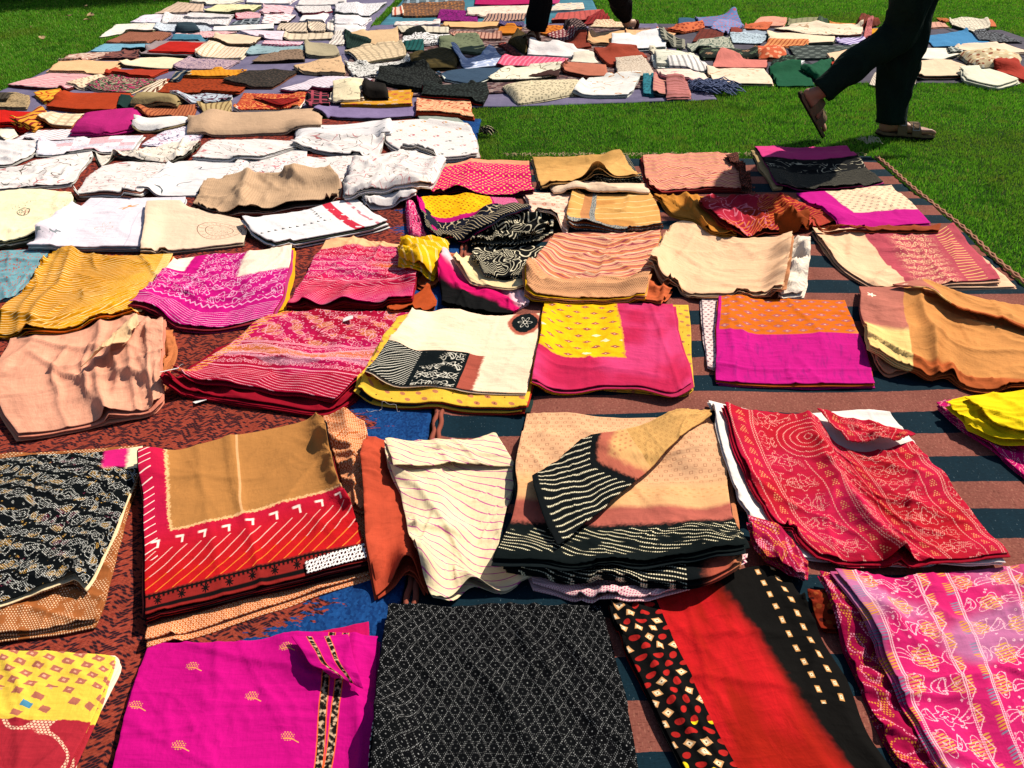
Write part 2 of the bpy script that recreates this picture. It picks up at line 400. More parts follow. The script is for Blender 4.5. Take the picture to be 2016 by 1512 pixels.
def f_pink_paisley(g):
    t = g.X * 0.95 + g.Y * 0.05 + (g.noise(g.X, g.Y, 3.5, 1.0) - 0.5) * 0.02; P_ = 0.135
    f = (t / P_).frac()
    base = g.mix(g.step(g.noise(g.X, g.Y, 5.0, 1.0), 0.42, 0.58), 'c01c60', 'b0648c')
    hat = ((g.Y + g.X * 0.3) / 0.0058).tri() < 0.55
    blk = ((g.Y / 0.05 + (t / P_).floor() * 0.5).frac() < 0.66)
    col = g.mix(g.line(f - 0.12, 0.055) * hat * blk, base, g.mix(((g.Y / 0.1).frac() > 0.5), 'd08c38', '80748c'))
    col = g.mix(g.line(f - 0.88, 0.045) * hat * blk, col, 'd49448')
    ln, fl, lf, k = motifs(g, P_ * 0.5, 0.058, 0.0009, 5.0, 0.03, x=t, y=g.Y)
    mid = g.line(f - 0.5, 0.29)
    col = g.mix(fl * mid * hat * (k[0] > 0.35), col, 'd0964c')
    zz = g.line(((t + (g.Y / 0.05).tri() * 0.016) / P_).frac() - 0.93, 0.009)
    ed = g.line((f - 0.5).abs() - 0.31, 0.008).max(g.line((f - 0.5).abs() - 0.335, 0.007))
    return g.mix((ln * mid).max(zz).max(ed) * dashed(g, 0.0040), col, 'ecb0b8')
def f_black_swirl(g):
    ln, fl, lf, k = motifs(g, 0.052, 0.042, 0.0014, 3.0, 0.07, x=g.X * 0.8 + g.Y * 0.6, y=g.Y * 0.8 - g.X * 0.6)
    ln2 = g.step((g.noise(g.X, g.Y, 13.0, 0.6, seed=4.4) * 5.0).tri(), 0.13, 0.08)
    gold = lf.max(fl * (k[0] > 0.5)).max(g.step(g.noise(g.X, g.Y, 60.0, 1.0, seed=5.0), 0.64, 0.67)) * (g.noise(g.X, g.Y, 30.0, 1.0, seed=6.0) > 0.48) * dot_lattice(g, 0.0050, 0.0016)
    col = g.mix(gold, '05080a', g.mix(g.noise(g.X, g.Y, 12.0, 1.0, seed=9.0) > 0.60, 'c4964a', '6c2038'))
    col = g.mix(ln * dot_lattice(g, 0.0042, 0.0013), col, 'd4d2c8')
    pk = g.step(ragged(g, g.U - 0.80, 0.02, 120.0), -0.01, 0.02) * (g.step(ragged(g, 0.17 - g.V, 0.02, 60.0), -0.01, 0.02))
    col = g.mix(pk, col, 'c81c6c')
    return g.mix(g.step(ragged(g, g.U - 0.925, 0.02, 120.0), -0.01, 0.02) * (g.V < 0.19), col, 'f0d8b0')
def f_red_ochre(g):
    bl = ragged(g, g.U - 0.115 + g.V * 0.0, 0.02, 200.0); bb = ragged(g, 0.56 - g.V + g.U * 0.0, 0.018, 200.0)
    d = bl.min(bb)
    red = g.mix(g.step(g.V, 0.4, 0.8), 'b4143c', 'b41418')
    t = g.X * 0.9 + g.Y + (g.noise(g.X, g.Y, 7.0, 1.0) - 0.5) * 0.01
    dash = g.line((t / 0.026).frac() - 0.5, 0.052) * (g.V > 0.66) * (g.V < 0.885) * g.step((g.Y * 420).tri(), 0.2, 0.4)
    red = g.mix(dash, red, g.mix(g.V > 0.79, 'eec8b4', 'e89030'))
    cx, cy, _, _ = cell(g, 0.046, 0.2, brick=0.0, y=g.Y * 0.0)
    tick = g.line(cx + (g.V - 0.62) * 0.06, 0.0022) * (g.V > 0.60) * (g.V < 0.645)
    tick = tick.max(g.line(g.V - 0.605, 0.007) * g.line(cx + 0.005, 0.008))
    tl = g.line(((g.Y + g.X * 0.6) / 0.023).frac() - 0.5, 0.06) * (g.U < 0.055) * (g.V < 0.7)
    red = g.mix(tick.max(tl), red, 'f0d8c8')
    fl, an, cx, cy = flower(g, 0.042, 0.01, q=0.3, y=g.Y * 0.0 + (g.V - 0.935) * 0.28 + 0.15)
    bdr = g.mix((fl < 0.0055 + (an * 8.0).cos() * 0.0022) * 1.0, '84201c', '0c0808')
    bdr = g.mix(g.line(g.V - 0.90, 0.006).max(g.line(g.V - 0.975, 0.012)), bdr, '0c0808')
    bdr = g.mix(g.line(g.V - 0.905, 0.014) * ((g.X * 120).frac() > 0.5), bdr, '140808')
    red = g.mix(g.V > 0.885, red, bdr)
    och = g.mix(g.line(g.U - 0.47, 0.006), 'a8723c', 'c89868')
    col = g.mix(g.step(d, -0.004, 0.006), red, 'e0b078')
    return g.mix(g.step(d, 0.008, 0.02), col, och)
def f_crochet(g):
    a = ((g.X * 170).tri() < 0.28).max(((g.X + g.Y * 0.6) * 120).tri() < 0.3).max((g.Y * 110).tri() < 0.3)
    return g.mix(a, '3a1216', 'e8e2dc')
def f_cream_pinklines(g):
    t = g.Y * 0.86 - g.X * 0.5 + (g.noise(g.X, g.Y, 5.0, 1.5) - 0.5) * 0.03 + ((g.X * 26).sin()) * 0.002
    w = 0.055 + (g.noise(g.X, g.Y, 60.0, 1.0) - 0.5) * 0.06
    return g.mix(g.step(((t / 0.0225).frac() - 0.5).abs() - w, 0.02, -0.01), 'dcc8a0', 'b8508a')
def f_beige_black(g):
    v = g.V + (g.U - 0.5) * -0.02
    x = g.X; y = g.Y
    cx, cy, _, _ = cell(g, 0.021, 0.0165)
    sq = cx.abs().max(cy.abs())
    col = g.mix(g.line(sq - 0.0034, 0.0006, 0.6) * 0.75 * (v < 0.50), 'd6a47a', '8c4c34')
    cx, cy, _, _ = cell(g, 0.019, 0.012)
    col = g.mix(g.step((cx * cx * 0.4 + cy * cy).sqrt(), 0.003, 0.002) * (v > 0.53) * (v < 0.60) * 0.8, col, 'b4704c')
    col = g.mix(g.step(v, 0.44, 0.56) * 0.6, col, 'dea468')
    col = g.mix(g.step(ragged(g, v - 0.655, 0.008), -0.02, 0.02), col, 'a8584a')
    col = g.mix(g.step(ragged(g, v - 0.765, 0.02, 160.0), -0.015, 0.02), col, '081010')
    t = g.Y * 0.8 - g.X * 0.36 + (g.noise(g.X, g.Y, 8.0, 1.0) - 0.5) * 0.02 + (g.X * 40).sin() * 0.002
    dt = g.line((t / 0.0105).frac() - 0.5, 0.12, 0.5) * ((g.X * 0.9 + g.Y * 0.4) / 0.0042).tri().__lt__(0.62)
    gap = g.step(g.noise(g.X, g.Y, 22.0, 1.0, seed=3.0), 0.38, 0.46)
    return g.mix(dt * (v > 0.80) * (v < 0.965) * gap, col, 'e8dcb4')
def f_ochre_flap(g):
    cx, cy, _, _ = cell(g, 0.018, 0.015)
    sq = cx.abs().max(cy.abs())
    return g.mix(g.line(sq - 0.003, 0.0006, 0.6) * 0.6, 'b98242', '7c4426')
def f_big_flap(g):
    cx, cy, _, _ = cell(g, 0.018, 0.015)
    sq = cx.abs().max(cy.abs())
    col = g.mix(g.line(sq - 0.003, 0.0006, 0.6) * 0.5, 'c89858', '7c4426')
    cx, cy, _, _ = cell(g, 0.016, 0.012)
    col = g.mix((g.U < 0.56) * 1.0, col, g.mix(g.step((cx * cx * 0.4 + cy * cy).sqrt(), 0.003, 0.002) * (g.V < 0.5) * 0.7, 'd8a468', 'b4704c'))
    d = g.U - 0.36 - (g.V - 0.4).abs() * 0.18
    col = g.mix(g.step(ragged(g, d - 0.07, 0.02, 50.0), 0.03, -0.03), col, 'ac5c48')
    t = g.Y - g.X * 0.25 + (g.noise(g.X, g.Y, 12.0, 1.0) - 0.5) * 0.016
    dt = g.line((t / 0.0105).frac() - 0.5, 0.11, 0.4) * ((g.X) / 0.0045).tri().__lt__(0.66)
    return g.mix(g.step(ragged(g, d, 0.02, 120.0), 0.012, -0.012), col, g.mix(dt * (g.U > 0.03) * (d < -0.04), '070c0e', 'e4d8b4'))
def f_black_flap(g):
    t = g.Y - g.X * 0.25 + (g.noise(g.X, g.Y, 12.0, 1.0) - 0.5) * 0.016
    dt = g.line((t / 0.011).frac() - 0.5, 0.13, 0.4) * ((g.X) / 0.0045).tri().__lt__(0.66)
    col = g.mix(dt * (g.U < 0.72) * (g.U > 0.06), '070c0e', 'e4d8b4')
    col = g.mix(g.step(ragged(g, g.U - 0.80, 0.03, 80.0), -0.03, 0.05), col, 'a8503c')
    return g.mix(g.step(g.U, 0.9, 1.0) * 0.5, col, 'c8905c')
def f_crimson_dots(g):
    wx = g.X + (g.noise(g.X, g.Y, 6.0, 1.0) - 0.5) * 0.03
    base = g.mix(g.step(g.noise(g.X, g.Y, 5.0, 2.0, seed=4.0), 0.35, 0.7), 'a81020', 'bc1844')
    f = (wx / 0.13).frac()
    ln = g.line(f - 0.06, 0.011).max(g.line(f - 0.34, 0.011)).max(g.line(f - 0.38, 0.011))
    mo, fl, lf, k = motifs(g, 0.055, 0.060, 0.0013, 5.0, 0.05)
    mo = mo * g.line(f - 0.69, 0.27)
    tri = (((wx / 0.13).frac() - 0.2).abs() < ((g.Y / 0.03).frac() * 0.07)) * (((g.Y / 0.03).frac()) > 0.35)
    x0 = (g.U - 0.34) * 0.36; y0 = (g.V - 0.20) * 0.32; r = (x0 * x0 + y0 * y0 * 1.2).sqrt()
    ring = g.line((r / 0.011).frac() - 0.5, 0.11) * (r < 0.052); away = (r > 0.056)
    col = g.mix(tri * away * dot_lattice(g, 0.0056, 0.0017), base, 'd88c5c')
    return g.mix((ln.max(mo) * away).max(ring) * dot_lattice(g, 0.0040, 0.0014), col, 'e0a090')
def f_orange_dots(g):
    cx, cy, _, _ = cell(g, 0.0095, 0.007)
    r = (cx * cx + cy * cy).sqrt()
    return g.mix(g.line(r - 0.0026, 0.0008, 0.4), 'b8602c', 'e4b088')
def f_paisley_crimson(g):
    base = g.mix(g.step(g.noise(g.X, g.Y, 3.0, 1.0), 0.4, 0.6), 'a0082c', 'b00c4c')
    hat = ((g.X * 0.5 + g.Y) * 260).tri() < 0.5
    col = g.mix(g.line(g.V - 0.60 + (g.X * 22).sin() * 0.045, 0.05) * hat, base, 'd48a3c'); col = g.mix(g.line(g.V - 0.685 + (g.X * 22 + 0.4).sin() * 0.045, 0.025) * hat, col, 'a08494')
    ln, fl, lf, k = motifs(g, 0.062, 0.054, 0.0011, 5.0, 0.07, x=g.X * 0.8 + g.Y * 0.6, y=g.Y * 0.8 - g.X * 0.6)
    col = g.mix(lf.max(fl * (k[0] > 0.5)) * hat * (g.V < 0.47), col, 'cc8a44')
    ln2, fl2, lf2, k_ = motifs(g, 0.040, 0.032, 0.0009, 4.0, 0.03, x=g.X + 0.02)
    lo = g.line(((g.Y - g.X * 0.12 + (g.X * 45).sin() * 0.002) / 0.0095).frac() - 0.5, 0.10) * (g.V > 0.81)
    wv = g.line(g.V - 0.555 + (g.X * 22).sin() * 0.045, 0.006).max(g.line(g.V - 0.65 + (g.X * 22).sin() * 0.045, 0.006))
    m = (ln * (g.V < 0.47)).max(ln2 * (g.V > 0.50) * (g.V < 0.76)).max(wv).max(lo).max(g.line(g.V - 0.49, 0.005)).max(g.line(g.V - 0.475, 0.004)).max(g.line(g.V - 0.79, 0.005))
    col = g.mix(m * dashed(g, 0.0044), col, 'e8a0ac')
    return g.mix(g.line(((g.Y + g.X) / 0.02).frac() - 0.5, 0.16) * (g.U < 0.06), col, 'dc9a3c')
def f_cream_black(g):
    v = g.V; u = g.U
    col = g.mix((v > 0.60) * (u < 0.58), 'f0d0b0', '081012')
    col = g.mix((v > 0.60) * (u > 0.56 + (v - 0.8) * 0.0) * g.step(ragged(g, 0.665 - u, 0.02, 120.0), -0.01, 0.015), col, 'a04c3c')
    t = g.X + g.Y * 0.7 + (g.noise(g.X, g.Y, 9.0, 1.0) - 0.5) * 0.03
    st = g.line((t / 0.0085).frac() - 0.5, 0.13) * (u < 0.23) * (v > 0.61) * g.step((g.Y * 300).tri(), 0.15, 0.35)
    sw = motifs(g, 0.050, 0.046, 0.0011, 5.0, 0.03)[0] * dashed(g, 0.0036) * (u > 0.26) * (u < 0.54) * (v > 0.62) * g.step(g.noise(g.X, g.Y, 12.0, 1.0, seed=7.0), 0.42, 0.5)
    x = (u - 0.885) * 0.42; y = (v - 0.135) * 0.30
    rr = (x * x + y * y).sqrt(); an = g.math('ARCTAN2', y, x)
    rg = rr + (g.noise(g.X, g.Y, 70.0, 2.0) - 0.5) * 0.008
    col = g.mix(g.step(rg, 0.058, 0.050), col, 'a85844'); col = g.mix(g.step(rg, 0.044, 0.040), col, '081012')
    pet = 0.015 + (an * 6.0).cos() * 0.008
    fl = g.line(rr - pet, 0.0011).max(g.line(rr - 0.006, 0.0008)) * (rr < 0.026)
    return g.mix(st.max(sw).max(fl), col, 'e4dcc8')
def f_yellow_leaf(g):
    cx, cy, row, c = cell(g, 0.042, 0.026)
    a = cx * 0.8 + cy * 0.6; b = cy * 0.8 - cx * 0.6
    leaf = g.step((a * a * 0.35 + b * b).sqrt(), 0.0058, 0.005)
    q = rnd(g, row, c)
    eye = g.step((cx * cx + cy * cy).sqrt(), 0.0025, 0.0018)
    col = g.mix(leaf * (q < 0.75), 'dcae38', 'b4704c')
    return g.mix(eye * (q > 0.6), col, '48201c')
def f_yellow_pink(g):
    pink = g.mix(g.step(g.noise(g.X, g.Y, 6.0, 2.0), 0.35, 0.65), 'b42048', 'c83a6c')
    d = (0.575 - g.U + (g.V - 0.3) * 0.0).min(0.655 - g.V + g.U * 0.04)
    cx, cy, row, c = cell(g, 0.052, 0.034)
    q = rnd(g, row, c)
    dd = cx.abs() * 0.55 + cy.abs()
    yel = g.mix(g.step(dd, 0.0085, 0.0072), 'ecb40c', g.mix((q > 0.78) * (g.V > 0.35), 'a45440', 'f0dcb0'))
    yel = g.mix(g.step(dd, 0.0024, 0.0016), yel, 'e8c8a0')
    dr = ragged(g, d, 0.014, 90.0)
    col = g.mix(g.step(dr, -0.004, 0.004), pink, 'dc9434')
    return g.mix(g.step(dr, 0.006, 0.016), col, yel)
def f_orange_magenta(g):
    cx, cy, row, c = cell(g, 0.043, 0.030)
    w = (g.noise(g.X, g.Y, 150.0, 1.0) - 0.5) * 0.002
    d = cx.abs() * 0.62 + cy.abs() + w
    o = g.mix(g.step(g.noise(g.X, g.Y, 6.0, 2.0), 0.62, 0.75), 'cc6412', 'd4803c')
    o = g.mix(g.step(d, 0.0100, 0.0084), o, 'ac5a60'); o = g.mix(g.step(d, 0.0030, 0.0022), o, 'e8c0a0'); o = g.mix(g.step(d, 0.0014, 0.0008), o, '9c4440')
    m = g.mix(g.step(g.noise(g.X * 3.0, g.Y * 0.5, 30.0, 2.0), 0.5, 0.8), 'bc1078', 'a01470')
    return g.mix(g.step(g.V - 0.455, -0.006, 0.006).max(g.U < 0.02), o, m)
def f_peach_twill(g):
    tw = ((g.X * 0.5 + (g.Y / 0.03).tri() * 0.004 + g.Y) / 0.0042).tri()
    col = g.mix(tw * 0.5, 'cc8c4c', 'a8683a')
    col = g.mix(g.step(g.V - 0.9, -0.02, 0.02), col, 'a85428')
    rose = g.mix(g.step(ragged(g, g.V - 0.63, 0.02, 30.0), -0.05, 0.05), 'b06858', 'e4c078')
    x = (g.U - 0.055) * 0.6; y = (g.V - 0.17) * 0.3
    rr = (x * x + y * y * 1.6).sqrt(); an = g.math('ARCTAN2', y, x)
    rose = g.mix(g.step(rr - 0.011 - (an * 5.0).cos() * 0.005, 0.001, -0.001), rose, 'f0e0c4')
    return g.mix(g.step(g.U - 0.235, -0.004, 0.004), rose, col)
def f_mustard_lines(g):
    t = g.Y * 0.92 + g.X * 0.30 + (g.noise(g.X, g.Y, 5.0, 1.0) - 0.5) * 0.028
    ln = g.step(((t / 0.011).frac() - 0.5).abs() - 0.07 - (g.noise(g.X, g.Y, 9.0, 1.0, seed=4.0) - 0.5) * 0.14, 0.03, -0.03)
    base = g.mix(g.step((g.X * 8 + g.Y * 3).sin() + (g.noise(g.X, g.Y, 12.0, 2.0) - 0.5), -0.2, 0.8), 'd8960c', 'b8780c')
    hz = (g.Y * 260).tri() * 0.15
    base = g.mix(hz, base, '8c5408')
    edge = (g.U > 0.93) * ((g.Y * 120 + g.X * 60).tri() < 0.5)
    return g.mix(ln.max(edge * 0.8), base, 'f4d898')
def f_magenta_white(g):
    ln, fl, lf, k = motifs(g, 0.066, 0.056, 0.0011, 5.0, 0.07, x=g.X * 0.8 - g.Y * 0.6, y=g.Y * 0.8 + g.X * 0.6)
    lo = g.line(((g.Y - g.X * 0.1 + (g.X * 50).sin() * 0.003) / 0.0095).frac() - 0.5, 0.09) * (g.V > 0.82)
    zz = g.line(g.V - 0.77 + (g.X / 0.022).tri() * 0.03, 0.007).max(g.line(g.U - 0.27 + (g.Y / 0.022).tri() * 0.03, 0.006) * (g.V < 0.75))
    col = g.mix((ln * (g.V < 0.72) * (g.U > 0.28).max(g.V > 0.35)).max(lo).max(zz) * dashed(g, 0.0044), 'b80c70', 'ecb4cc')
    w1 = g.step(ragged(g, g.U - 0.60, 0.02, 60.0), -0.015, 0.02) * g.step(ragged(g, 0.37 - g.V, 0.015, 60.0), -0.02, 0.02)
    w2 = g.step(ragged(g, 0.13 - g.U, 0.01, 60.0), -0.01, 0.01) * (g.V < 0.30)
    return g.mix(w1.max(w2), col, 'f0d8c0')
def f_crimson_bands(g):
    lo = g.line(((g.Y + (g.X * 45).sin() * 0.003) / 0.009).frac() - 0.5, 0.09) * (g.V > 0.66)
    ln, fl, lf, k = motifs(g, 0.050, 0.040, 0.0010, 4.0, 0.04)
    base = g.mix(g.line(g.V - 0.42, 0.035), 'b4143c', 'c45a2c'); base = g.mix(g.step(g.noise(g.X, g.Y, 3.0, 1.0, seed=8.0), 0.45, 0.6), base, 'b81058')
    col = g.mix(lo.max(ln * (g.V < 0.64)).max(g.line(g.V - 0.66, 0.006)).max(g.line(g.V - 0.36, 0.005)).max(g.line(g.V - 0.48, 0.005)) * dashed(g, 0.0044), base, 'e49ca8')
    return g.mix(g.step(ragged(g, 0.12 - g.V + (g.U - 0.3) * -0.1, 0.03, 20.0), -0.01, 0.01), col, 'eab080')
def f_yellow_pinstripe(g):
    t = g.X * 0.8 - g.Y * 0.5 + (g.noise(g.X, g.Y, 8.0, 1.0) - 0.5) * 0.03
    a = (t / 0.032).frac()
    return g.mix(g.line(a - 0.45, 0.03).max(g.line(a - 0.58, 0.03)), 'dca80c', 'f0d090')
def f_dip(g):
    d = g.V + (g.noise(g.X, g.Y, 40.0, 2.0) - 0.5) * 0.08
    n = d - g.U * 0.35
    col = g.mix(g.step(n, 0.05, 0.25), 'ecc4c8', 'c80c5c')
    return g.mix(g.step(n, 0.42, 0.55), col, '0a0a0a')
def f_black_zigzag(g):
    n = g.noise(g.X, g.Y, 9.0, 0.8, 0.5, seed=1.5)
    t = g.Y + (g.X / 0.05).tri() * 0.02 + n * 0.03
    st = g.line((t / 0.0098).frac() - 0.5, 0.13) * ((n > 0.5))
    sw = g.step((n * 16.0).tri(), 0.26, 0.16) * (n < 0.5)
    dsh = g.step((g.X * 260).tri() + (g.Y * 260).tri(), 0.15, 0.5)
    return g.mix(st.max(sw) * dsh, '070809', 'dcd0b0')
def f_chevron_peach(g):
    t = g.Y + (g.U - 0.55).abs() * 0.20 + (g.noise(g.X, g.Y, 10.0, 1.0) - 0.5) * 0.006
    a = (t / 0.036).frac()
    base = g.mix(g.step((t / 0.072).frac(), 0.4, 0.6), 'd89878', 'cc7c50')
    col = g.mix(g.line(a - 0.5, 0.10, 0.15), base, 'a04850')
    col = g.mix(g.step(dot_lattice(g, 0.006, 0.0012), 0.3, 0.8) * (a > 0.66) * 0.7, col, '8c3c38')
    col = g.mix(g.line(a - 0.15, 0.06) * 0.8, col, 'ecc8a0')
    roll = g.V > 0.70
    return g.mix(roll, col, g.mix(dot_lattice(g, 0.0058, 0.0014), 'd49a6c', '5c3028'))
def f_cream_slub(g):
    s = g.step(g.noise(g.X * 0.4, g.Y * 3.0, 70.0, 2.0), 0.62, 0.8)
    return g.mix(s * 0.5, 'e4b890', 'c8945c')
def f_cream_rose(g):
    rose = g.mix(motifs(g, 0.055, 0.045, 0.0012, 6.0, 0.03)[0] * g.line(g.U - 0.62, 0.13) * g.step((g.X * 230).tri() + (g.Y * 230).tri(), 0.15, 0.5), 'b04854', 'f0c090')
    rose = g.mix(g.line(((g.Y + g.X * 0.1) / 0.021).frac() - 0.5, 0.09) * (g.U > 0.80) * (g.U < 0.93), rose, 'e8c070')
    return g.mix(g.step(g.U - 0.37 - (g.V - 0.5) * 0.12, -0.004, 0.004), 'eabc94', rose)
def f_mustard_ribbon(g):
    t = g.X * 0.25 + g.Y + (g.noise(g.X, g.Y, 6.0, 1.0) - 0.5) * 0.05
    base = g.mix(g.line((t / 0.06).frac() - 0.5, 0.04), 'd09a54', 'e8c88c')
    base = g.mix(g.step(g.noise(g.X, g.Y, 7.0, 1.0, seed=3.0), 0.55, 0.65), base, 'c08444')
    base = g.mix((g.U > 0.16) * (g.U < 0.26), base, 'b87c4c')
    rb = g.line(g.U - 0.285, 0.028, 0.08)
    sp = g.voro(g.X, g.Y, 190.0)[0]
    return g.mix(rb.max(g.V > 0.93), base, g.mix(g.step(sp, 0.3, 0.45), 'b4a898', '4c5c60'))
def f_pink_rosebud(g):
    cx, cy, row, c = cell(g, 0.036, 0.024)
    r = (cx * cx * 0.5 + cy * cy).sqrt()
    return g.mix(g.line(r - 0.004, 0.0022, 0.5) * 0.8, 'eccab0', 'd48468')
def f_yellow_magenta_navy(g):
    d = (g.U - 0.055).min(0.74 - g.U).min(0.50 - g.V + (g.U) * 0.05)
    dr = ragged(g, d, 0.012, 90.0)
    cx, cy, row, c = cell(g, 0.022, 0.015)
    q = rnd(g, row, c); a = cx * 0.7 + cy * 0.7; b = cy * 0.7 - cx * 0.7
    a = g.math('ABSOLUTE', a)
    leaf = g.step((a * a * 0.35 + b * b).sqrt(), 0.0034, 0.0026)
    yel = g.mix(leaf * (q > 0.15), 'ecb008', 'a0480c')
    lown = g.V > 0.60
    n = g.noise(g.X, g.Y, 22.0, 0.8, 0.5, seed=2.5)
    navy = g.mix((g.step((n * 8.0).tri(), 0.25, 0.15) * (g.V < 0.74)).max(g.line(((g.X - g.Y * 0.5) / 0.012).frac() - 0.5, 0.1) * (g.V > 0.76)), '0c1020', 'c8b48c')
    mag = g.mix(g.line(((g.X + g.Y * 1.6) / 0.012).frac() - 0.5, 0.12) * (g.U > 0.76), 'b80c6c', 'f0b0b8')
    col = g.mix(lown, mag, navy)
    return g.mix(g.step(dr, -0.003, 0.004), col, yel)
def f_redbrown(g):
    n = g.noise(g.X, g.Y, 15.0, 0.8, 0.5, seed=1.5)
    base = g.mix(g.step(g.noise(g.X, g.Y, 4.0, 1.0, seed=3.0), 0.45, 0.6), 'a01830', '8c2010')
    sw = g.step((n * 7.0).tri(), 0.2, 0.12) * (g.U < 0.45)
    st = g.line(((g.Y + g.X * 0.5 + (g.X * 50).sin() * 0.003) / 0.0125).frac() - 0.5, 0.15) * (g.U > 0.42).max(g.V > 0.8)
    col = g.mix(sw, base, 'c86878')
    return g.mix(st, col, 'cc6c2c')
def f_magenta_cream_dots(g):
    d = (g.U - 0.30 - (g.V - 0.5) * 0.05).min(0.66 - g.V + (g.U - 0.5) * 0.08)
    x = g.X; y = g.Y
    cx, cy, _, _ = cell(g, 0.034, 0.025)
    q = cx.abs().max(cy.abs())
    cream = g.mix(g.step(q, 0.0062, 0.005) * 0.8, 'e8c8a4', '8c6c64'); cream = g.mix(g.step(q, 0.002, 0.0014), cream, 'e8c8a4')
    return g.mix(g.step(ragged(g, d, 0.006, 60.0), -0.006, 0.012), 'b80c7c', cream)
def f_pink_black(g):
    n = g.noise(g.X, g.Y, 17.0, 0.8, 0.5, seed=1.5)
    fl = g.step((n * 7.0).tri(), 0.22, 0.14) * g.line(g.V - 0.56, 0.09) * g.step(g.noise(g.X, g.Y, 14.0, 1.0, seed=4.0), 0.45, 0.52)
    wl = g.line(((g.Y + (g.X * 60).sin() * 0.003 + g.X * 0.1) / 0.0095).frac() - 0.5, 0.09) * (g.V > 0.68) * 0.45
    top = g.step(ragged(g, 0.40 - g.V, 0.008), -0.01, 0.015)
    return g.mix(fl.max(wl), g.mix(top, '07090b', 'c83878'), 'b0a890')
def f_magenta_leaves(g):
    cx, cy, row, c = cell(g, 0.024, 0.017)
    q = rnd(g, row, c); an = q * 3.1
    a = cx * an.cos() + cy * an.sin(); b = cy * an.cos() - cx * an.sin()
    leaf = g.step((a * a * 0.22 + b * b).sqrt(), 0.0036, 0.0028)
    col = g.mix(leaf, 'cc0c60', 'e8b860')
    return g.mix(g.step(ragged(g, 0.12 - g.V, 0.006), -0.01, 0.01), col, 'e0906c')
def f_ochre_grad(g):
    return g.mix(g.step(g.V + (g.noise(g.X, g.Y, 5.0, 1.0) - 0.5) * 0.3, 0.2, 0.5), 'b88a4c', 'd4a05c')
def f_white_red_band(g):
    n = g.noise(g.X, g.Y, 40.0, 2.0)
    col = g.mix(g.line(g.U - 0.72, 0.045, 0.1) * (n > 0.35), 'dcd6d4', 'c02c40')
    cx = ((g.X / 0.026).frac() - 0.5) * 0.026; y = (g.V - 0.55) * 0.3
    tri = (cx.abs() < (y + 0.008) * 0.5) * (y < 0.006) * (y > -0.008) * (g.U < 0.62)
    cy2 = ((g.Y / 0.022).frac() - 0.5) * 0.022; x2 = (g.U - 0.56) * 0.4
    tri = tri.max((cy2.abs() < (x2 + 0.007) * 0.5) * (x2 < 0.005) * (g.V < 0.5))
    col = g.mix(tri, col, '1c2420')
    return g.mix(g.line(g.U - 0.90, 0.015) * (n > 0.5), col, 'c07880')
def f_white_flower(g):
    x = (g.U - 0.56) * 0.40; y = (g.V - 0.24) * 0.28
    rr = (x * x * 0.6 + y * y).sqrt(); an = g.math('ARCTAN2', y, x)
    col = g.mix(g.step(rr - 0.014 - (an * 5.0).cos() * 0.009, 0.001, -0.001), 'd8ced4', 'd08c50')
    y2 = (g.V - 0.68) * 0.28; r2 = (x * x * 0.5 + y2 * y2).sqrt(); an2 = g.math('ARCTAN2', y2, x)
    col = g.mix(g.line(r2 - 0.017 - (an2 * 6.0).cos() * 0.010, 0.0015) * 0.7, col, 'b89878')
    return g.mix(g.line(g.U - 0.14, 0.006).max(g.line(g.U - 0.86, 0.006)) * 0.35, col, '9c94a8')
def f_beige_paisley(g):
    x = (g.U - 0.72) * 0.42; y = (g.V - 0.56) * 0.30
    rr = (x * x * 0.55 + y * y).sqrt(); an = g.math('ARCTAN2', y, x)
    m = g.line(rr - 0.072, 0.0014).max(g.line(rr - 0.046, 0.0014))
    cx = ((an * 3.2).frac() - 0.5) * 0.045; cr = rr - 0.059; r3 = (cx * cx + cr * cr).sqrt(); an3 = g.math('ARCTAN2', cr, cx)
    m = m.max(g.line(r3 - 0.0055 - (an3 * 6.0).cos() * 0.0025, 0.0011))
    n = g.noise(g.X, g.Y, 34.0, 0.8, 0.5)
    m = m.max(g.step((n * 7.0).tri(), 0.15, 0.08) * (rr < 0.040))
    return g.mix(m * 0.85, 'dcc0a4', '6c4030')
def f_cream_quilt(g):
    x = (g.U - 0.42) * 0.5; y = (g.V - 0.50) * 0.3
    rr = (x * x * 0.35 + y * y).sqrt()
    sp = g.voro(g.X, g.Y, 130.0)
    fl = (sp[0] < 0.34) * (rr < 0.021)
    col = g.mix(g.line(rr - 0.022, 0.0014) , 'eadcb4', '2c4c38'); col = g.mix(fl, col, g.mix(sp[1] > 0.5, '9c2c28', '2c5c4c'))
    t = g.step((g.noise(g.X, g.Y, 26.0, 1.0) * 8.0).tri(), 0.10, 0.05) * (g.noise(g.X, g.Y, 15.0, 1.0, seed=2.0) > 0.56) * (g.V < 0.45)
    return g.mix(t, col, '4c5038')
def f_discs(g):
    cx, cy, row, c = cell(g, 0.11, 0.062)
    rr = (cx * cx * 0.7 + cy * cy).sqrt(); an = g.math('ARCTAN2', cy, cx); q = rnd(g, row, c)
    m = g.step(rr - 0.0135 - (an * 9.0).cos() * 0.0012, 0.001, -0.001) * g.step((rr * 300 + an * 1.5).sin(), -0.2, 0.4)
    col = g.mix(g.V < 0.32, g.mix(q > 0.5, '404848', 'b46064'), g.mix(g.step((rr * 300).sin(), -0.2, 0.4), 'a4402c', 'd8a048'))
    vn = g.step((g.noise(g.X, g.Y, 18.0, 1.0) * 9.0).tri(), 0.08, 0.04) * 0.4
    return g.mix(m, g.mix(vn, 'dcd4ce', 'a09888'), col)
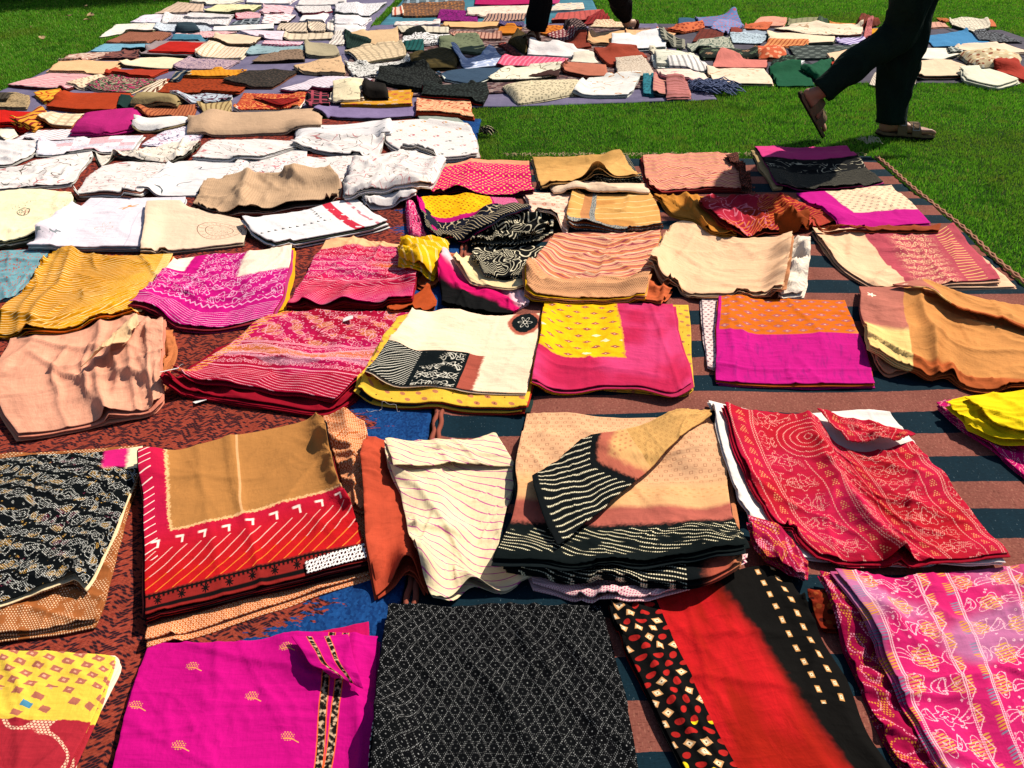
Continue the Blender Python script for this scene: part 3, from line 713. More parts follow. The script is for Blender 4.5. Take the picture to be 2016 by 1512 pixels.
def f_brown_shawl(g):
    rb = (g.X * 110).tri() < 0.25
    col = g.mix(rb * 0.25, 'b89878', '7c5c44')
    return g.mix(g.step((g.noise(g.X, g.Y, 26.0, 1.0) * 8.0).tri(), 0.12, 0.06) * (g.noise(g.X, g.Y, 9.0, 1.0, seed=2.0) > 0.58) * 0.6, col, '5c4838')
def f_patchwork(g):
    a = (g.X / 0.07).floor(); b = (g.Y / 0.05).floor(); q = rnd(g, a, b)
    base = g.mix(q > 0.6, 'ece0e0', g.mix(q > 0.8, 'd8b0b4', 'c8c8d0'))
    w = g.step((g.noise(g.X, g.Y, 30.0, 1.0, seed=2.0) * 7.0).tri(), 0.2, 0.1)
    return g.mix(w * 0.6, base, g.mix(q > 0.4, '606470', 'b47078'))
def f_tan_dots(g):
    return g.mix(dot_lattice(g, 0.0062, 0.0014) * g.step(g.noise(g.X, g.Y, 30.0, 1.0), 0.4, 0.5), '94562c', 'e8c49c')
def f_blue_dots(g):
    d, a, b = g.voro(g.X, g.Y, 95.0)
    return g.mix(g.step(d, 0.36, 0.24) * (a > 0.45), '6c98a0', 'a4645c')
def f_kantha(g):     # white quilt with rows of tiny running stitch
    s = ((g.Y / 0.006).tri() < 0.2) * ((g.X / 0.007).tri() < 0.5)
    return g.mix(s * 0.16, 'dcd4d0', '8c8480')
N_MAT = {k[2:]: v for k, v in list(globals().items()) if k.startswith('f_') and callable(v)}
def P(name, **k): return M('cloth_' + name, N_MAT[name], **k)
# ------------------------------------------------------------------ setting: lawn ground
def lawn_mat():
    g = G('lawn_soil_and_thatch', 0.95); x, y, z = g.obj()
    n = g.noise(x, y, 1.3, 3.0); n2 = g.noise(x, y, 60.0, 3.0)
    col = g.mix(n2, g.mix(n, '142c06', '22420a'), '1c3408')
    g.nt.links.new(col, g.bsdf.inputs['Base Color'])
    b = g.node('ShaderNodeBump'); b.inputs['Distance'].default_value = 0.02; g.put(b.inputs['Height'], n2); g.nt.links.new(b.outputs[0], g.bsdf.inputs['Normal'])
    return g.mat
gx = np.array([-150, -20, -8, -4, 0, 4, 8, 20, 150.0]); gy = np.array([-150, -20, -2, 2, 6, 10, 20, 60, 150.0])
gv = [(x, y, 0) for y in gy for x in gx]; gf = np.array([[j * 9 + i, j * 9 + i + 1, (j + 1) * 9 + i + 1, (j + 1) * 9 + i] for j in range(8) for i in range(8)])
tag(link_mesh('lawn', mesh_from('lawn', gv, gf, lawn_mat(), smooth=False)), kind='structure')

# ------------------------------------------------------------------ rugs and ground sheets
def grid_faces(nu, nv, off=0):
    a = (np.arange(nv)[:, None] * (nu + 1) + np.arange(nu)[None, :]).ravel() + off
    return np.stack([a + nu + 1, a + nu + 2, a + 1, a], 1)       # rows run far to near
def skirt(X, Y, Z, UV, NUV, th, out):
    nv, nu = X.shape; nv -= 1; nu -= 1
    ring = [(0, i) for i in range(nu)] + [(j, nu) for j in range(nv)] + [(nv, i) for i in range(nu, 0, -1)] + [(j, 0) for j in range(nv, 0, -1)]
    J = np.array([r[0] for r in ring]); I = np.array([r[1] for r in ring])
    px, py, pz = X[J, I], Y[J, I], Z[J, I]
    tx = np.roll(px, -1) - np.roll(px, 1); ty = np.roll(py, -1) - np.roll(py, 1); L = np.hypot(tx, ty) + 1e-9
    nx, ny = -ty / L, tx / L           # clockwise ring seen from above: the outside is on the left
    base = (J * (nu + 1) + I)
    m = len(ring); V = []; U = []; NU = []
    for k, (o, dz) in enumerate(((out * 0.75, -0.16 * th), (out, -0.5 * th), (out * 0.6, -0.9 * th), (-out * 0.5, -1.0 * th))):
        V.append(np.stack([px + nx * o, py + ny * o, pz + dz], 1)); U.append(UV[base] + 0.0); NU.append(NUV[base])
    F = []; n0 = (nu + 1) * (nv + 1); ids = [base] + [n0 + k * m + np.arange(m) for k in range(4)]
    for k in range(4):
        a, b = ids[k], ids[k + 1]
        F.append(np.stack([a, np.roll(a, -1), np.roll(b, -1), b], 1))
    return np.concatenate(V), np.concatenate(F), np.concatenate(U), np.concatenate(NU)
def rug(name, quad, mat, label, h=0.008, sp=0.025, amp=0.004, seed=1, cat='rug', edge=0.01, group=None):
    tl, tr, br, bl = [np.array(p, float) for p in quad]
    W = (np.linalg.norm(tr - tl) + np.linalg.norm(br - bl)) / 2; H = (np.linalg.norm(bl - tl) + np.linalg.norm(br - tr)) / 2
    nu = int(W / sp); nv = int(H / sp); u = np.linspace(0, 1, nu + 1)[None, :]; v = np.linspace(0, 1, nv + 1)[:, None]
    X = (1 - v) * ((1 - u) * tl[0] + u * tr[0]) + v * ((1 - u) * bl[0] + u * br[0]); Y = (1 - v) * ((1 - u) * tl[1] + u * tr[1]) + v * ((1 - u) * bl[1] + u * br[1])
    X = X + fbm(X * 1.7, Y * 1.7, seed + 50) * edge * 1.6; Y = Y + fbm(X * 1.3, Y * 2.0, seed + 60) * edge * 1.6
    base = hm_get(X, Y) if HM.max() > 0 else np.zeros_like(X)
    for _ in range(6):
        b = base.copy(); b[1:-1, 1:-1] = (base[:-2, 1:-1] + base[2:, 1:-1] + base[1:-1, :-2] + base[1:-1, 2:]) / 4; base = np.maximum(base, b) * 0.5 + b * 0.5
    Z = base + h + np.maximum(0, fbm(X * 2.2, Y * 3.5, seed, 2)) * amp * 3 + fbm(X * 9, Y * 9, seed + 5, 2) * amp * 0.5
    UV = np.stack([(u * W + 0 * v).ravel(), (v * H + 0 * u).ravel()], 1); NU = np.stack([(u + 0 * v).ravel(), (v + 0 * u).ravel()], 1)
    V = np.stack([X.ravel(), Y.ravel(), Z.ravel()], 1); sV, sF, sU, sN = skirt(X, Y, Z, UV, NU, h + 0.004, h * 0.4)
    c = V.mean(0) * [1, 1, 0]
    me = mesh_from(name, np.concatenate([V, sV]) - c, np.concatenate([grid_faces(nu, nv), sF]), mat, np.concatenate([UV, sU]), np.concatenate([NU, sN]))
    o = link_mesh(name, me); o.location = c; hm_put(X, Y, Z)
    return tag(o, label, cat, group)

def VPX(px, py, qy):      # the same rug line at another height of the photograph (all rug sides run parallel)
    return 1030 + (px - 1030) * (qy + 281) / (py + 281)
def gp(px, py): x, y = ground(px, py, 0.008); return (float(x), float(y))

def tweed(g, c1, c2, dx=0.011, dy=0.0052, z=0.06, amt=0.5):
    zy = g.Y + (g.X / z).tri() * 0.016 + (g.noise(g.X, g.Y, 5.0, 1.0) - 0.5) * 0.012
    cx, cy, row, c = cell(g, dx, dy, x=g.X + (g.noise(g.X, g.Y, 30.0, 1.0, seed=6.0) - 0.5) * 0.012, y=zy)
    r = rnd(g, row, c); r2 = rnd(g, c, row)
    ell = g.step(((cx * cx) * (1.0 / (dx * dx)) + (cy * cy) * (1.0 / (dy * dy))).sqrt(), 0.56, 0.40)
    patch = g.noise(g.X, g.Y, 3.0, 2.0, seed=3.0)
    dark = ell * (r < amt) * 0.95
    return g.mix(dark.max(g.step(ell, 0.3, 0.0) * 0.55), c1, c2), r, r2
def f_red_rug(g):
    red, d, b = tweed(g, g.mix(g.noise(g.X, g.Y, 160.0, 1.0), '74281c', 'a04836'), '12121c', amt=0.46)
    blue = g.mix(g.voro(g.X / 0.004, g.Y / 0.006, 1.0)[1] * 0.8, '0e2c5c', '1c4c84')
    # blue border whose inner side is a row of ragged steps, with red fingers reaching into it
    t = 3.35 - g.X
    st = ((g.Y / 0.19).frac() - 0.5).abs() * 0.26 + (g.noise(g.X * 1.0, g.Y * 3.0, 40.0, 3.0) - 0.5) * 0.20 + (g.noise(g.X, g.Y, 6.0, 1.0, seed=4.0) - 0.5) * 0.05
    col = g.mix((t - 0.015) < (st + 0.065), red, blue)
    g.put(g.bsdf.inputs['Roughness'], 0.95)
    return col
def f_striped_rug(g):
    p = 0.184
    t = g.Y + (g.noise(g.X, g.Y, 1.8, 1.0) - 0.5) * 0.022 + (g.noise(g.X, g.Y, 60.0, 1.0) - 0.5) * 0.003
    step = (g.U < 0.20) * ((g.X / 0.03).floor() * 0.02) * ((t / (p * 4)).frac() < 0.25)
    m = (((t + step) / p + STRIPE_PHASE).frac() < 0.50)
    weft = g.noise(g.X * 0.3, g.Y, 420.0, 2.0); warp = (g.noise(g.X, g.Y * 0.3, 300.0, 2.0))
    a = g.mix(weft, '6c3a30', '8c5448'); a = g.mix(g.step(warp, 0.56, 0.75) * 0.4, a, 'b07a64'); a = g.mix(g.step(weft, 0.40, 0.25) * 0.5, a, '3c1c18')
    b = g.mix(weft, '081a22', '102a36'); b = g.mix(g.step(warp, 0.72, 0.8) * 0.3, b, '8ca0a4')
    return g.mix(m, a, b)
STRIPE_PHASE = 0.0
def f_speckled_rug(g):
    c, d, b = tweed(g, '6c4c48', '28202c', 0.03, 0.016); return g.mix((b > 0.75) * 0.7, c, 'a08c84')
def f_lilac(g):
    return g.mix(g.noise(g.X, g.Y, 6.0, 3.0), '54506a', '7c748c')
def f_bluegrey(g):
    return g.mix(g.noise(g.X * 0.4, g.Y, 12.0, 3.0), '2c5868', '4c8494')
def f_purplegrey(g):
    c = g.mix(g.noise(g.X, g.Y, 8.0, 3.0), '3c3a44', '605a64'); return g.mix(g.line((g.X / 0.5).frac() - 0.5, 0.03), c, '2c2c34')
# right side of the red rug and of the striped rug, left side of the blue sheet, and so on, all towards one vanishing point
RX = lambda y: VPX(948, 215, y); SX = lambda y: VPX(1700, 293, y)
def wl(px, py, Y):        # world x at world Y on the rug line through a photo point
    x0, y0 = gp(px, py); x1, y1 = gp(VPX(px, py, py - 60), py - 60); return x0 + (x1 - x0) * (Y - y0) / (y1 - y0)
yt_red = gp(500, 236)[1]
rug('ground_sheet', [(wl(0, 178, 10.5), 10.5), (wl(721, 60, 10.5), 10.5), gp(VPX(721, 60, 236), 236), gp(VPX(0, 178, 262), 262)], M('sheet_lilac', f_lilac), 'lilac grey ground sheet under the pale folded textiles at far left', cat='ground sheet', seed=3, h=0.004)
rug('ground_sheet', [gp(VPX(748, 52, -40), -40), gp(VPX(1190, 52, -40), -40), gp(1192, 50), gp(742, 56)], M('sheet_blue', f_bluegrey), 'teal blue striped ground sheet at the back, top centre of the photo', cat='ground sheet', seed=5, h=0.004)
rug('ground_sheet', [gp(1292, 46), gp(1972, 58), gp(2285, 161), gp(1405, 163)], M('sheet_purple', f_purplegrey), 'dark purple grey ground sheet under the far right block of textiles', cat='ground sheet', seed=6, h=0.004)
rug('ground_sheet', [gp(736, 50), gp(1290, 46), gp(1408, 194), gp(560, 224)], M('sheet_lilac2', f_lilac), 'crumpled lilac ground sheet along the grass in the middle distance', cat='ground sheet', seed=7, h=0.006, amp=0.007)
rug('woven_rug', [gp(742, 60), gp(1280, 56), gp(1375, 172), gp(610, 200)], M('rug_speckled', f_speckled_rug), 'speckled dark brown rug lying over the crumpled lilac sheet', cat='rug', seed=8, h=0.008)
yb = 0.2
rug('woven_rug', [(wl(948, 215, yt_red) - 3.4, yt_red), (wl(948, 215, yt_red), yt_red), (wl(948, 215, yb), yb), (wl(948, 215, yb) - 3.4, yb)],
    M('rug_red', f_red_rug, crumple=0.0, fade=0.25), 'red brown tweed rug with a blue border ragged along its right side', cat='rug', seed=11, h=0.012, sp=0.02, amp=0.003)
yt_st = gp(1400, 312)[1]
rug('woven_rug', [(wl(948, 215, yt_st) + 0.012, yt_st - 0.06), (wl(1700, 293, yt_st + 0.03), yt_st + 0.03), (wl(1700, 293, yb), yb), (wl(948, 215, yb) + 0.012, yb)],
    M('rug_striped', f_striped_rug, crumple=0.0015, fade=0.2), 'flat woven rug in wide rust and dark teal stripes', cat='rug', seed=12, h=0.007, sp=0.018, amp=0.0070)

# ------------------------------------------------------------------ laying cloths
REG = dict(A=(0, 0, 2.88), B=(660, 0, 2.88), C=(1316, 0, 2.88), D=(0, 200, 3.877), E=(440, 200, 3.877), F=(780, 260, 3.252), G=(1240, 260, 2.598),
           H=(0, 470, 2.8), I=(640, 560, 2.724), J=(1300, 560, 2.816), K=(0, 780, 2.653), L=(680, 780, 2.52), Q=(1360, 760, 3.073), N=(0, 1150, 2.585),
           O=(700, 1100, 2.88), P=(1180, 1100, 2.411), R=(960, 0, 5.93), S=(1520, 0, 5.213), Z=(0, 0, 1.0))
def pts(reg, s):
    ox, oy, k = REG[reg]
    return [(ox + float(a) / k, oy + float(b) / k) for a, b in (p.split(',') for p in s.split())]
def curve(p, n):
    p = np.asarray(p, float); s = np.concatenate([[0], np.cumsum(np.hypot(*(p[1:] - p[:-1]).T))]); t = np.linspace(0, s[-1], n + 1)
    q = np.stack([np.interp(t, s, p[:, 0]), np.interp(t, s, p[:, 1])], 1)
    if len(p) > 2:
        for _ in range(max(2, int((n / 14) ** 2))):
            q[1:-1] = q[1:-1] * 0.5 + (q[:-2] + q[2:]) * 0.25
    return q
def outline_grid(reg, out, z, sp):
    if '/' in out:
        e = [pts(reg, a) if a.strip() else [] for a in out.split('/')]
        T, R, B, L = e[0], [e[0][-1]] + e[1] + [e[2][0]], e[2], [e[2][-1]] + e[3] + [e[0][0]]
    else:
        q = pts(reg, out); T, R, B, L = [q[0], q[1]], [q[1], q[2]], [q[2], q[3]], [q[3], q[0]]
    w = []
    for c in (T, R, B, L):
        a = np.array(c); x, y = ground(a[:, 0], a[:, 1], z); w.append(np.stack([x, y], 1))
    ln = [np.hypot(*(c[1:] - c[:-1]).T).sum() for c in w]
    W = (ln[0] + ln[2]) / 2; H = (ln[1] + ln[3]) / 2
    nu = int(np.clip(W / sp, 6, 170)); nv = int(np.clip(H / sp, 5, 150))
    t, r, b, l = curve(w[0], nu), curve(w[1], nv), curve(w[2], nu)[::-1], curve(w[3], nv)[::-1]
    u = np.linspace(0, 1, nu + 1)[None, :, None]; v = np.linspace(0, 1, nv + 1)[:, None, None]
    S = (1 - v) * t[None] + v * b[None] + (1 - u) * l[:, None] + u * r[:, None] - ((1 - u) * (1 - v) * t[0] + u * (1 - v) * t[-1] + (1 - u) * v * b[0] + u * v * b[-1])
    return S[..., 0], S[..., 1], W, H, nu, nv, w
CNT = [0]
def stack(reg, out, mat, n=4, th=0.005, wr=1.0, bumps=(), puff=0.0, um=None, sp=None, slip=1.0, roll=False, rise=0.0, twist=1.0, press=True):
    """One folded cloth: n leaves over whatever already lies there. Returns a list of (role, verts, faces, uv, nuv, material), top leaf last."""
    CNT[0] += 1; rs = np.random.RandomState(CNT[0] * 7 + 3); cloth_ = th < 0.0075; sd = CNT[0] * 101; th = th * ((0.46 if cloth_ else 0.6) if n > 1 else 0.8)
    bumps = [(a, b_, h0 * 0.8, w0) for a, b_, h0, w0 in bumps]
    if '/' in out: q = [p for a in out.split('/') if a.strip() for p in pts(reg, a)]
    else: q = pts(reg, out)
    qa = np.array(q); zc = 0.03
    cx, cy = qa.mean(0)
    g0 = [(cx * 0.6 + p[0] * 0.4, cy * 0.6 + p[1] * 0.4) for p in q] + [(cx, cy)]
    for _ in range(2):
        gx_, gy_ = ground([a for a, b in g0], [b for a, b in g0], zc); zc = float(np.median(hm_get(gx_, gy_))) + n * th + rise * 0.5 + puff * 0.5
    dist = float(ground(cx, cy, 0)[1])
    sp = sp or (0.0042 if dist < 1.7 else 0.0054 if dist < 2.6 else 0.009 if dist < 4 else 0.015)
    X, Y, W, H, nu, nv, w = outline_grid(reg, out, zc, sp)
    sx = W / nu
    u = np.linspace(0, 1, nu + 1)[None, :] + 0 * X; v = np.linspace(0, 1, nv + 1)[:, None] + 0 * X
    near = dist < 4; wr = wr * (1.0 if near else 0.5)
    # soft uneven cloth edges
    e = 0.005 if near else 0.008
    X = X + fbm(X * 9, Y * 9, sd, 2) * e; Y = Y + fbm(X * 9, Y * 9, sd + 3, 2) * e
    b = hm_get(X, Y); raw = b.copy()
    for _ in range(int(np.clip((0.035 / sx) ** 2, 4, 60))):
        c = b.copy(); c[1:-1, 1:-1] = (b[:-2, 1:-1] + b[2:, 1:-1] + b[1:-1, :-2] + b[1:-1, 2:]) / 4
        c[0] = (b[0] + b[1]) / 2; c[-1] = (b[-1] + b[-2]) / 2; c[:, 0] = (b[:, 0] + b[:, 1]) / 2; c[:, -1] = (b[:, -1] + b[:, -2]) / 2
        b = np.maximum(raw, c)
    for _ in range(3):
        c = b.copy(); c[1:-1, 1:-1] = (b[:-2, 1:-1] + b[2:, 1:-1] + b[1:-1, :-2] + b[1:-1, 2:]) / 4; b = c
    a_, h_ = u * W, v * H
    Wv = 0.0062 * wr * fbm(X * 7, Y * 7, sd + 11, 2)
    an = rs.uniform(0, math.pi); ca, sa = math.cos(an), math.sin(an)
    p_, q_ = a_ * ca + h_ * sa, -a_ * sa + h_ * ca
    p_ = p_ + 0.04 * vnoise(a_ * 6, h_ * 6, sd + 40)
    rn = 1 - np.abs(2 * (vnoise(p_ * 16, q_ * 4.0, sd + 21) + 0.5) - 1); msk = np.clip(vnoise(a_ * 5, h_ * 5, sd + 22) * 3 + 0.6, 0, 1)
    Wv = Wv + 0.007 * wr * rn ** 3 * msk
    if near:
        rn2 = 1 - np.abs(2 * (vnoise(q_ * 44 + 3 * vnoise(a_ * 8, h_ * 8, sd + 5), p_ * 13, sd + 31) + 0.5) - 1)
        Wv = Wv + 0.0034 * wr * rn2 ** 5 * np.clip(vnoise(a_ * 9, h_ * 9, sd + 33) * 4 + 0.3, 0, 1)
    for _ in range(int(rs.poisson(2.2 * wr + (5.0 if near else 0.6)))):
        x0, y0 = rs.uniform(0.1, 0.9) * W, rs.uniform(0.1, 0.95) * H; t = rs.normal(0, 0.6) + (math.pi / 2 if rs.rand() < 0.35 else 0); L = rs.uniform(0.03, 0.20); wd = rs.uniform(0.003, 0.0065) * (1 if near else 2.6)
        al = (a_ - x0) * math.cos(t) + (h_ - y0) * math.sin(t); ac = -(a_ - x0) * math.sin(t) + (h_ - y0) * math.cos(t) + 0.012 * vnoise(al * 14, ac * 0 if False else a_ * 3, sd + 70)
        Wv = Wv + rs.uniform(0.003, 0.0075) * wr * np.where(ac > 0, np.exp(-ac / wd), np.exp(ac / (wd * 4))) * np.exp(-(al / L) ** 4)
    if press and not roll:
        for k in range(rs.randint(1, 3)):
            if rs.rand() < 0.5: d = (u - rs.choice([0.33, 0.5, 0.66])) * W
            else: d = (v - rs.choice([0.33, 0.5, 0.66])) * H
            Wv = Wv + 0.0016 * np.exp(-np.abs(d + 0.004 * vnoise(a_ * 5, h_ * 5, sd + 80)) / 0.004)
    # waves that lift the near and side edges, pairs (edge, place, height, width)
    ef = np.maximum(0, vnoise(a_ * 8, 0 * a_ + 0.5, sd + 90)) * 0.011 * wr * np.exp(-(H - h_) / 0.04)
    es = np.maximum(0, vnoise(h_ * 8, 0 * a_ + 0.5, sd + 92)) * 0.014 * wr * (np.exp(-a_ / 0.03) + np.exp(-(W - a_) / 0.03))
    Wv = Wv + ef + es
    for ed, c0, hh, wd in bumps:
        if ed == 'F': Wv = Wv + hh * np.exp(-((u - c0) / wd) ** 2) * np.exp(-((1 - v) * H / 0.07) ** 1.3)
        elif ed == 'B': Wv = Wv + hh * np.exp(-((u - c0) / wd) ** 2) * np.exp(-(v * H / 0.06) ** 1.3)
        elif ed == 'L': Wv = Wv + hh * np.exp(-((v - c0) / wd) ** 2) * np.exp(-(u * W / 0.06) ** 1.3)
        elif ed == 'R': Wv = Wv + hh * np.exp(-((v - c0) / wd) ** 2) * np.exp(-((1 - u) * W / 0.06) ** 1.3)
        elif ed == 'V': Wv = Wv + hh * np.exp(-np.abs((u - c0 - 0.06 * (v - 0.5)) * W / wd) ** 1.4)      # a ridge running front to back
        elif ed == 'H': Wv = Wv + hh * np.exp(-np.abs((v - c0) * H / wd) ** 1.4)                      # a ridge running across
        elif ed == 'C': Wv = Wv + hh * np.exp(-(((u - c0[0]) * W) ** 2 + ((v - c0[1]) * H) ** 2) / wd ** 2)
    if puff:
        Wv = Wv + puff * np.sqrt(np.clip(1 - np.abs(2 * v - 1) ** (2.0 if roll else 4), 0, 1)) * np.sqrt(np.clip(1 - np.abs(2 * u - 1) ** 10, 0, 1))
    Wv = np.maximum(Wv, -0.3 * n * th)
    Wu = Wv.copy()
    for _ in range(int(np.clip(0.016 / sx, 1, 4))):
        m_ = Wu.copy(); m_[1:] = np.minimum(m_[1:], Wu[:-1]); m_[:-1] = np.minimum(m_[:-1], Wu[1:]); m_[:, 1:] = np.minimum(m_[:, 1:], Wu[:, :-1]); m_[:, :-1] = np.minimum(m_[:, :-1], Wu[:, 1:]); Wu = m_
    zf = np.cumsum(rs.uniform(0.6, 1.5, n)); zf = zf / zf[-1] * n
    parts = []; ums = (um if isinstance(um, (list, tuple)) else [um]) if um else [mat]
    step = 3 if sp < 0.008 else 2
    for i in range(1, n + 1):
        top = i == n
        f = (i / n) ** 1.5 if n > 1 else 1
        if top: Xi, Yi = X, Y
        else:
            s = 1 + rs.uniform(-0.012, 0.014) * slip; r = rs.normal(0, 0.009) * twist * slip
            mx, my = X.mean(), Y.mean(); dx, dy = X - mx, Y - my
            Xi = mx + dx * s - dy * r + rs.normal(0, 0.0035) * slip; Yi = my + dy * s + dx * r - abs(rs.normal(0.002, 0.004)) * slip
            Xi = Xi + fbm(X * 12, Y * 12, sd + i * 9, 2) * 0.006 * slip; Yi = Yi + fbm(X * 12, Y * 12, sd + i * 9 + 4, 2) * 0.006 * slip
        if top: Zi = b + i * th + Wv + 0.0008
        else: Zi = b + zf[i - 1] * th + np.minimum(Wu, Wu * f) - 0.0011
        if puff and not top: Zi = b + i * th + np.minimum(Wu * f * 0.5, Wu) - 0.001
        uu, vv, Xs, Ys, Zs = u, v, Xi, Yi, Zi
        if not top:
            iu = np.unique(np.r_[np.arange(0, nu + 1, step), nu]); iv = np.unique(np.r_[np.arange(0, nv + 1, step), nv])
            uu, vv, Xs, Ys, Zs = [A[iv][:, iu] for A in (u, v, Xi, Yi, Zi)]
        m_u, m_v = Xs.shape[1] - 1, Xs.shape[0] - 1
        UV = np.stack([(uu * W).ravel(), (vv * H).ravel()], 1); NU = np.stack([uu.ravel(), vv.ravel()], 1)
        V = np.stack([Xs.ravel(), Ys.ravel(), Zs.ravel()], 1)
        tt = max(th * 0.92, 0.0015); sV, sF, sU, sN = skirt(Xs, Ys, Zs, UV, NU, tt, min(tt * 0.35, 0.003))
        parts.append([('top_fold' if top else 'fold'), np.concatenate([V, sV]), np.concatenate([grid_faces(m_u, m_v), sF]), np.concatenate([UV, sU]), np.concatenate([NU, sN]), mat if top else ums[(n - 1 - i) % len(ums)]])
        if top: hm_put(Xs, Ys, Zs)
    return parts
GROUP = 'textiles laid out for sale on rugs'
def thing(label, cat='folded cloth', name='folded_cloth', group=GROUP):
    r = empty(name); r['_n'] = 0; tag(r, label, cat, group); return r
def K(root, reg, out, mat, role=None, plabel=None, **k):
    ps = stack(reg, out, mat, **k)
    if not root.get('_n'):
        c = ps[0][1].mean(0); root.location = (float(c[0]), float(c[1]), 0.0)
    root['_n'] = 1; c = np.array(root.location)
    bpy.context.view_layer.update() if False else None
    last = None
    for rl, V, F, U, N_, m in ps:
        nm = (role or 'top_fold') if rl == 'top_fold' else 'fold'
        o = bpy.data.objects.new(nm, mesh_from(nm, V - c, F, m, U, N_)); COL.objects.link(o); o.parent = root
        last = o
    if plabel: last['label'] = plabel
    return last
def C(reg, out, mat, label, cat='folded cloth', name='folded_cloth', **k):
    r = thing(label, cat, name); K(r, reg, out, mat, **k); return r
def Fr(reg, out, mat, label, cat='folded cloth', name='folded_cloth', um=None, **k):      # a far cloth: one mesh
    k.setdefault('n', 3); k.setdefault('th', 0.008)
    ps = stack(reg, out, mat, um=um, **k); c = ps[0][1].mean(0) * [1, 1, 0]
    ms = []; Vs = []; Fs = []; Us = []; Ns = []; mi = []; off = 0
    for rl, V, F, U, N_, m in ps:
        if m not in ms: ms.append(m)
        Vs.append(V); Fs.append(F + off); Us.append(U); Ns.append(N_); mi.append(np.full(len(F), ms.index(m))); off += len(V)
    o = link_mesh(name, mesh_from(name, np.concatenate(Vs) - c, np.concatenate(Fs), ms, np.concatenate(Us), np.concatenate(Ns), mi=np.concatenate(mi)))
    o.location = c
    return tag(o, label, cat, GROUP)
# ------------------------------------------------------------------ the near rows, nearest first
rnd_g = random.Random(5)
# bottom edge of the photo
r = thing('yellow folded cloth with brown squares and a crimson border, bottom left corner')
K(r, 'Z', '-140,1283 222,1292 / 238,1296 / 100,1602 -200,1600 /', plain('ead8bc'), n=2, th=0.006, role='lining_fold', wr=0.5)
K(r, 'Z', '-140,1278 205,1284 226,1292 / 190,1400 / 84,1600 -200,1600 /', P('yellow_squares'), n=3, th=0.004, wr=0.8)
r = thing('magenta folded cloth with gold sprigs and a turned corner with gold ribbon trim')
K(r, 'Z', '560,1262 728,1226 728,1300 600,1330', plain('b00c50'), n=1, th=0.004, role='lining_fold', wr=0.4)
K(r, 'Z', '292,1266 430,1270 560,1254 748,1260 / 735,1512 / 730,1605 208,1605 / 226,1512 252,1400', P('magenta'), um=[P('magenta'), plain('c00c78')], n=6, th=0.005, wr=0.7, bumps=(('V', 0.93, 0.006, 0.010), ('V', 0.33, 0.004, 0.03)))
K(r, 'N', '1485,272 1620,275 1770,272 / 1800,400 / 1850,530 1700,480 / 1580,430', P('trim_flap'), n=1, th=0.003, role='corner_flap', wr=0.5, bumps=(('L', 0.6, 0.011, 0.4), ('F', 0.3, 0.008, 0.3)))
C('Z', '735,1430 760,1425 750,1600 712,1600', dots('0a0b0c', 'e0dcd0', 0.006, 0.0021), 'narrow strip of white dotted black cloth between the magenta and black cloths', n=2)
C('Z', '768,1203 980,1190 1182,1196 / 1218,1330 1240,1460 / 1256,1605 730,1605 / 742,1480 752,1330', P('black_net', fade=0.05), 'large black folded cloth covered in a net of tiny white dots', n=6, th=0.006, wr=1.2, bumps=(('V', 0.72, 0.007, 0.008), ('V', 0.86, 0.006, 0.006), ('V', 0.5, 0.004, 0.02)))
C('Q', '700,1270 860,1260 1060,1475 800,1475', speckle('7c2410', ['3c0c08', '90401c'], 60), 'rust cloth with dark spots seen between the two bottom right cloths', n=2)
C('Z', '1200,1195 1300,1180 1400,1150 1490,1122 1545,1132 / 1600,1230 1662,1340 1705,1450 / 1830,1610 1400,1610 / 1300,1420 1240,1290', P('red_black'), 'long red cloth with black tie dyed sides carrying cream squares and red ovals', n=5, th=0.006, wr=0.8,
  bumps=(('V', 0.10, 0.012, 0.010), ('V', 0.17, 0.008, 0.006), ('V', 0.62, 0.012, 0.05), ('V', 0.93, 0.008, 0.02)), um=[plain('0b0a09'), plain('8c1812')])
r = thing('pink and violet cloth with orange and cream paisleys in the bottom right corner')
K(r, 'Z', '1612,1142 1700,1160 1760,1330 1905,1610 1800,1610 1700,1380'.replace(' 1760,1330 1905,1610 1800,1610 1700,1380', ' / 1800,1400 / 1960,1610 1830,1610 / 1716,1400 1650,1240'), bandhani('98083c', 'e890a0', 'd0882c', 14, 6, 0.2, 0.005), n=3, th=0.006, role='side_fold', wr=1.5)
K(r, 'Z', '1636,1150 1760,1142 1900,1122 2120,1112 / 2180,1300 / 2260,1610 1925,1610 / 1830,1490 1760,1350 1690,1230', P('pink_paisley'), n=4, th=0.005, wr=1.6, bumps=(('H', 0.35, 0.006, 0.02), ('V', 0.4, 0.006, 0.02)))

# the row of large cloths behind
r = thing('black cloth dotted with white and gold paisleys over brown lining, at the left edge')
K(r, 'K', '-300,330 720,262 / 700,470 600,800 540,1080 / 500,1170 200,1230 -300,1290 /', P('tan_dots'), n=4, th=0.007, role='lining_fold', wr=0.8)
K(r, 'K', '-300,345 300,300 745,258 / 690,470 600,720 / 450,1005 380,945 250,1000 -300,1190 /', P('black_swirl', fade=0.06), um=[plain('e4cca0'), P('tan_dots')], n=3, th=0.004, wr=0.7, bumps=(('F', 0.86, 0.030, 0.10), ('F', 0.6, 0.012, 0.1)))
r = thing('deep red bordered cloth with a wide ochre centre and a strip of white crochet')
K(r, 'K', '760,420 1640,140 1880,120 / 1925,600 / 1932,925 770,1302 /', P('orange_dots'), n=2, th=0.007, role='lining_fold', wr=0.7)
K(r, 'K', '1690,118 1800,112 1905,150 / 1925,300 / 1890,600 1820,560 /', P('orange_dots'), n=2, th=0.008, role='side_fold', wr=2.6, bumps=(('V', 0.5, 0.015, 0.02), ('B', 0.5, 0.015, 0.3)))
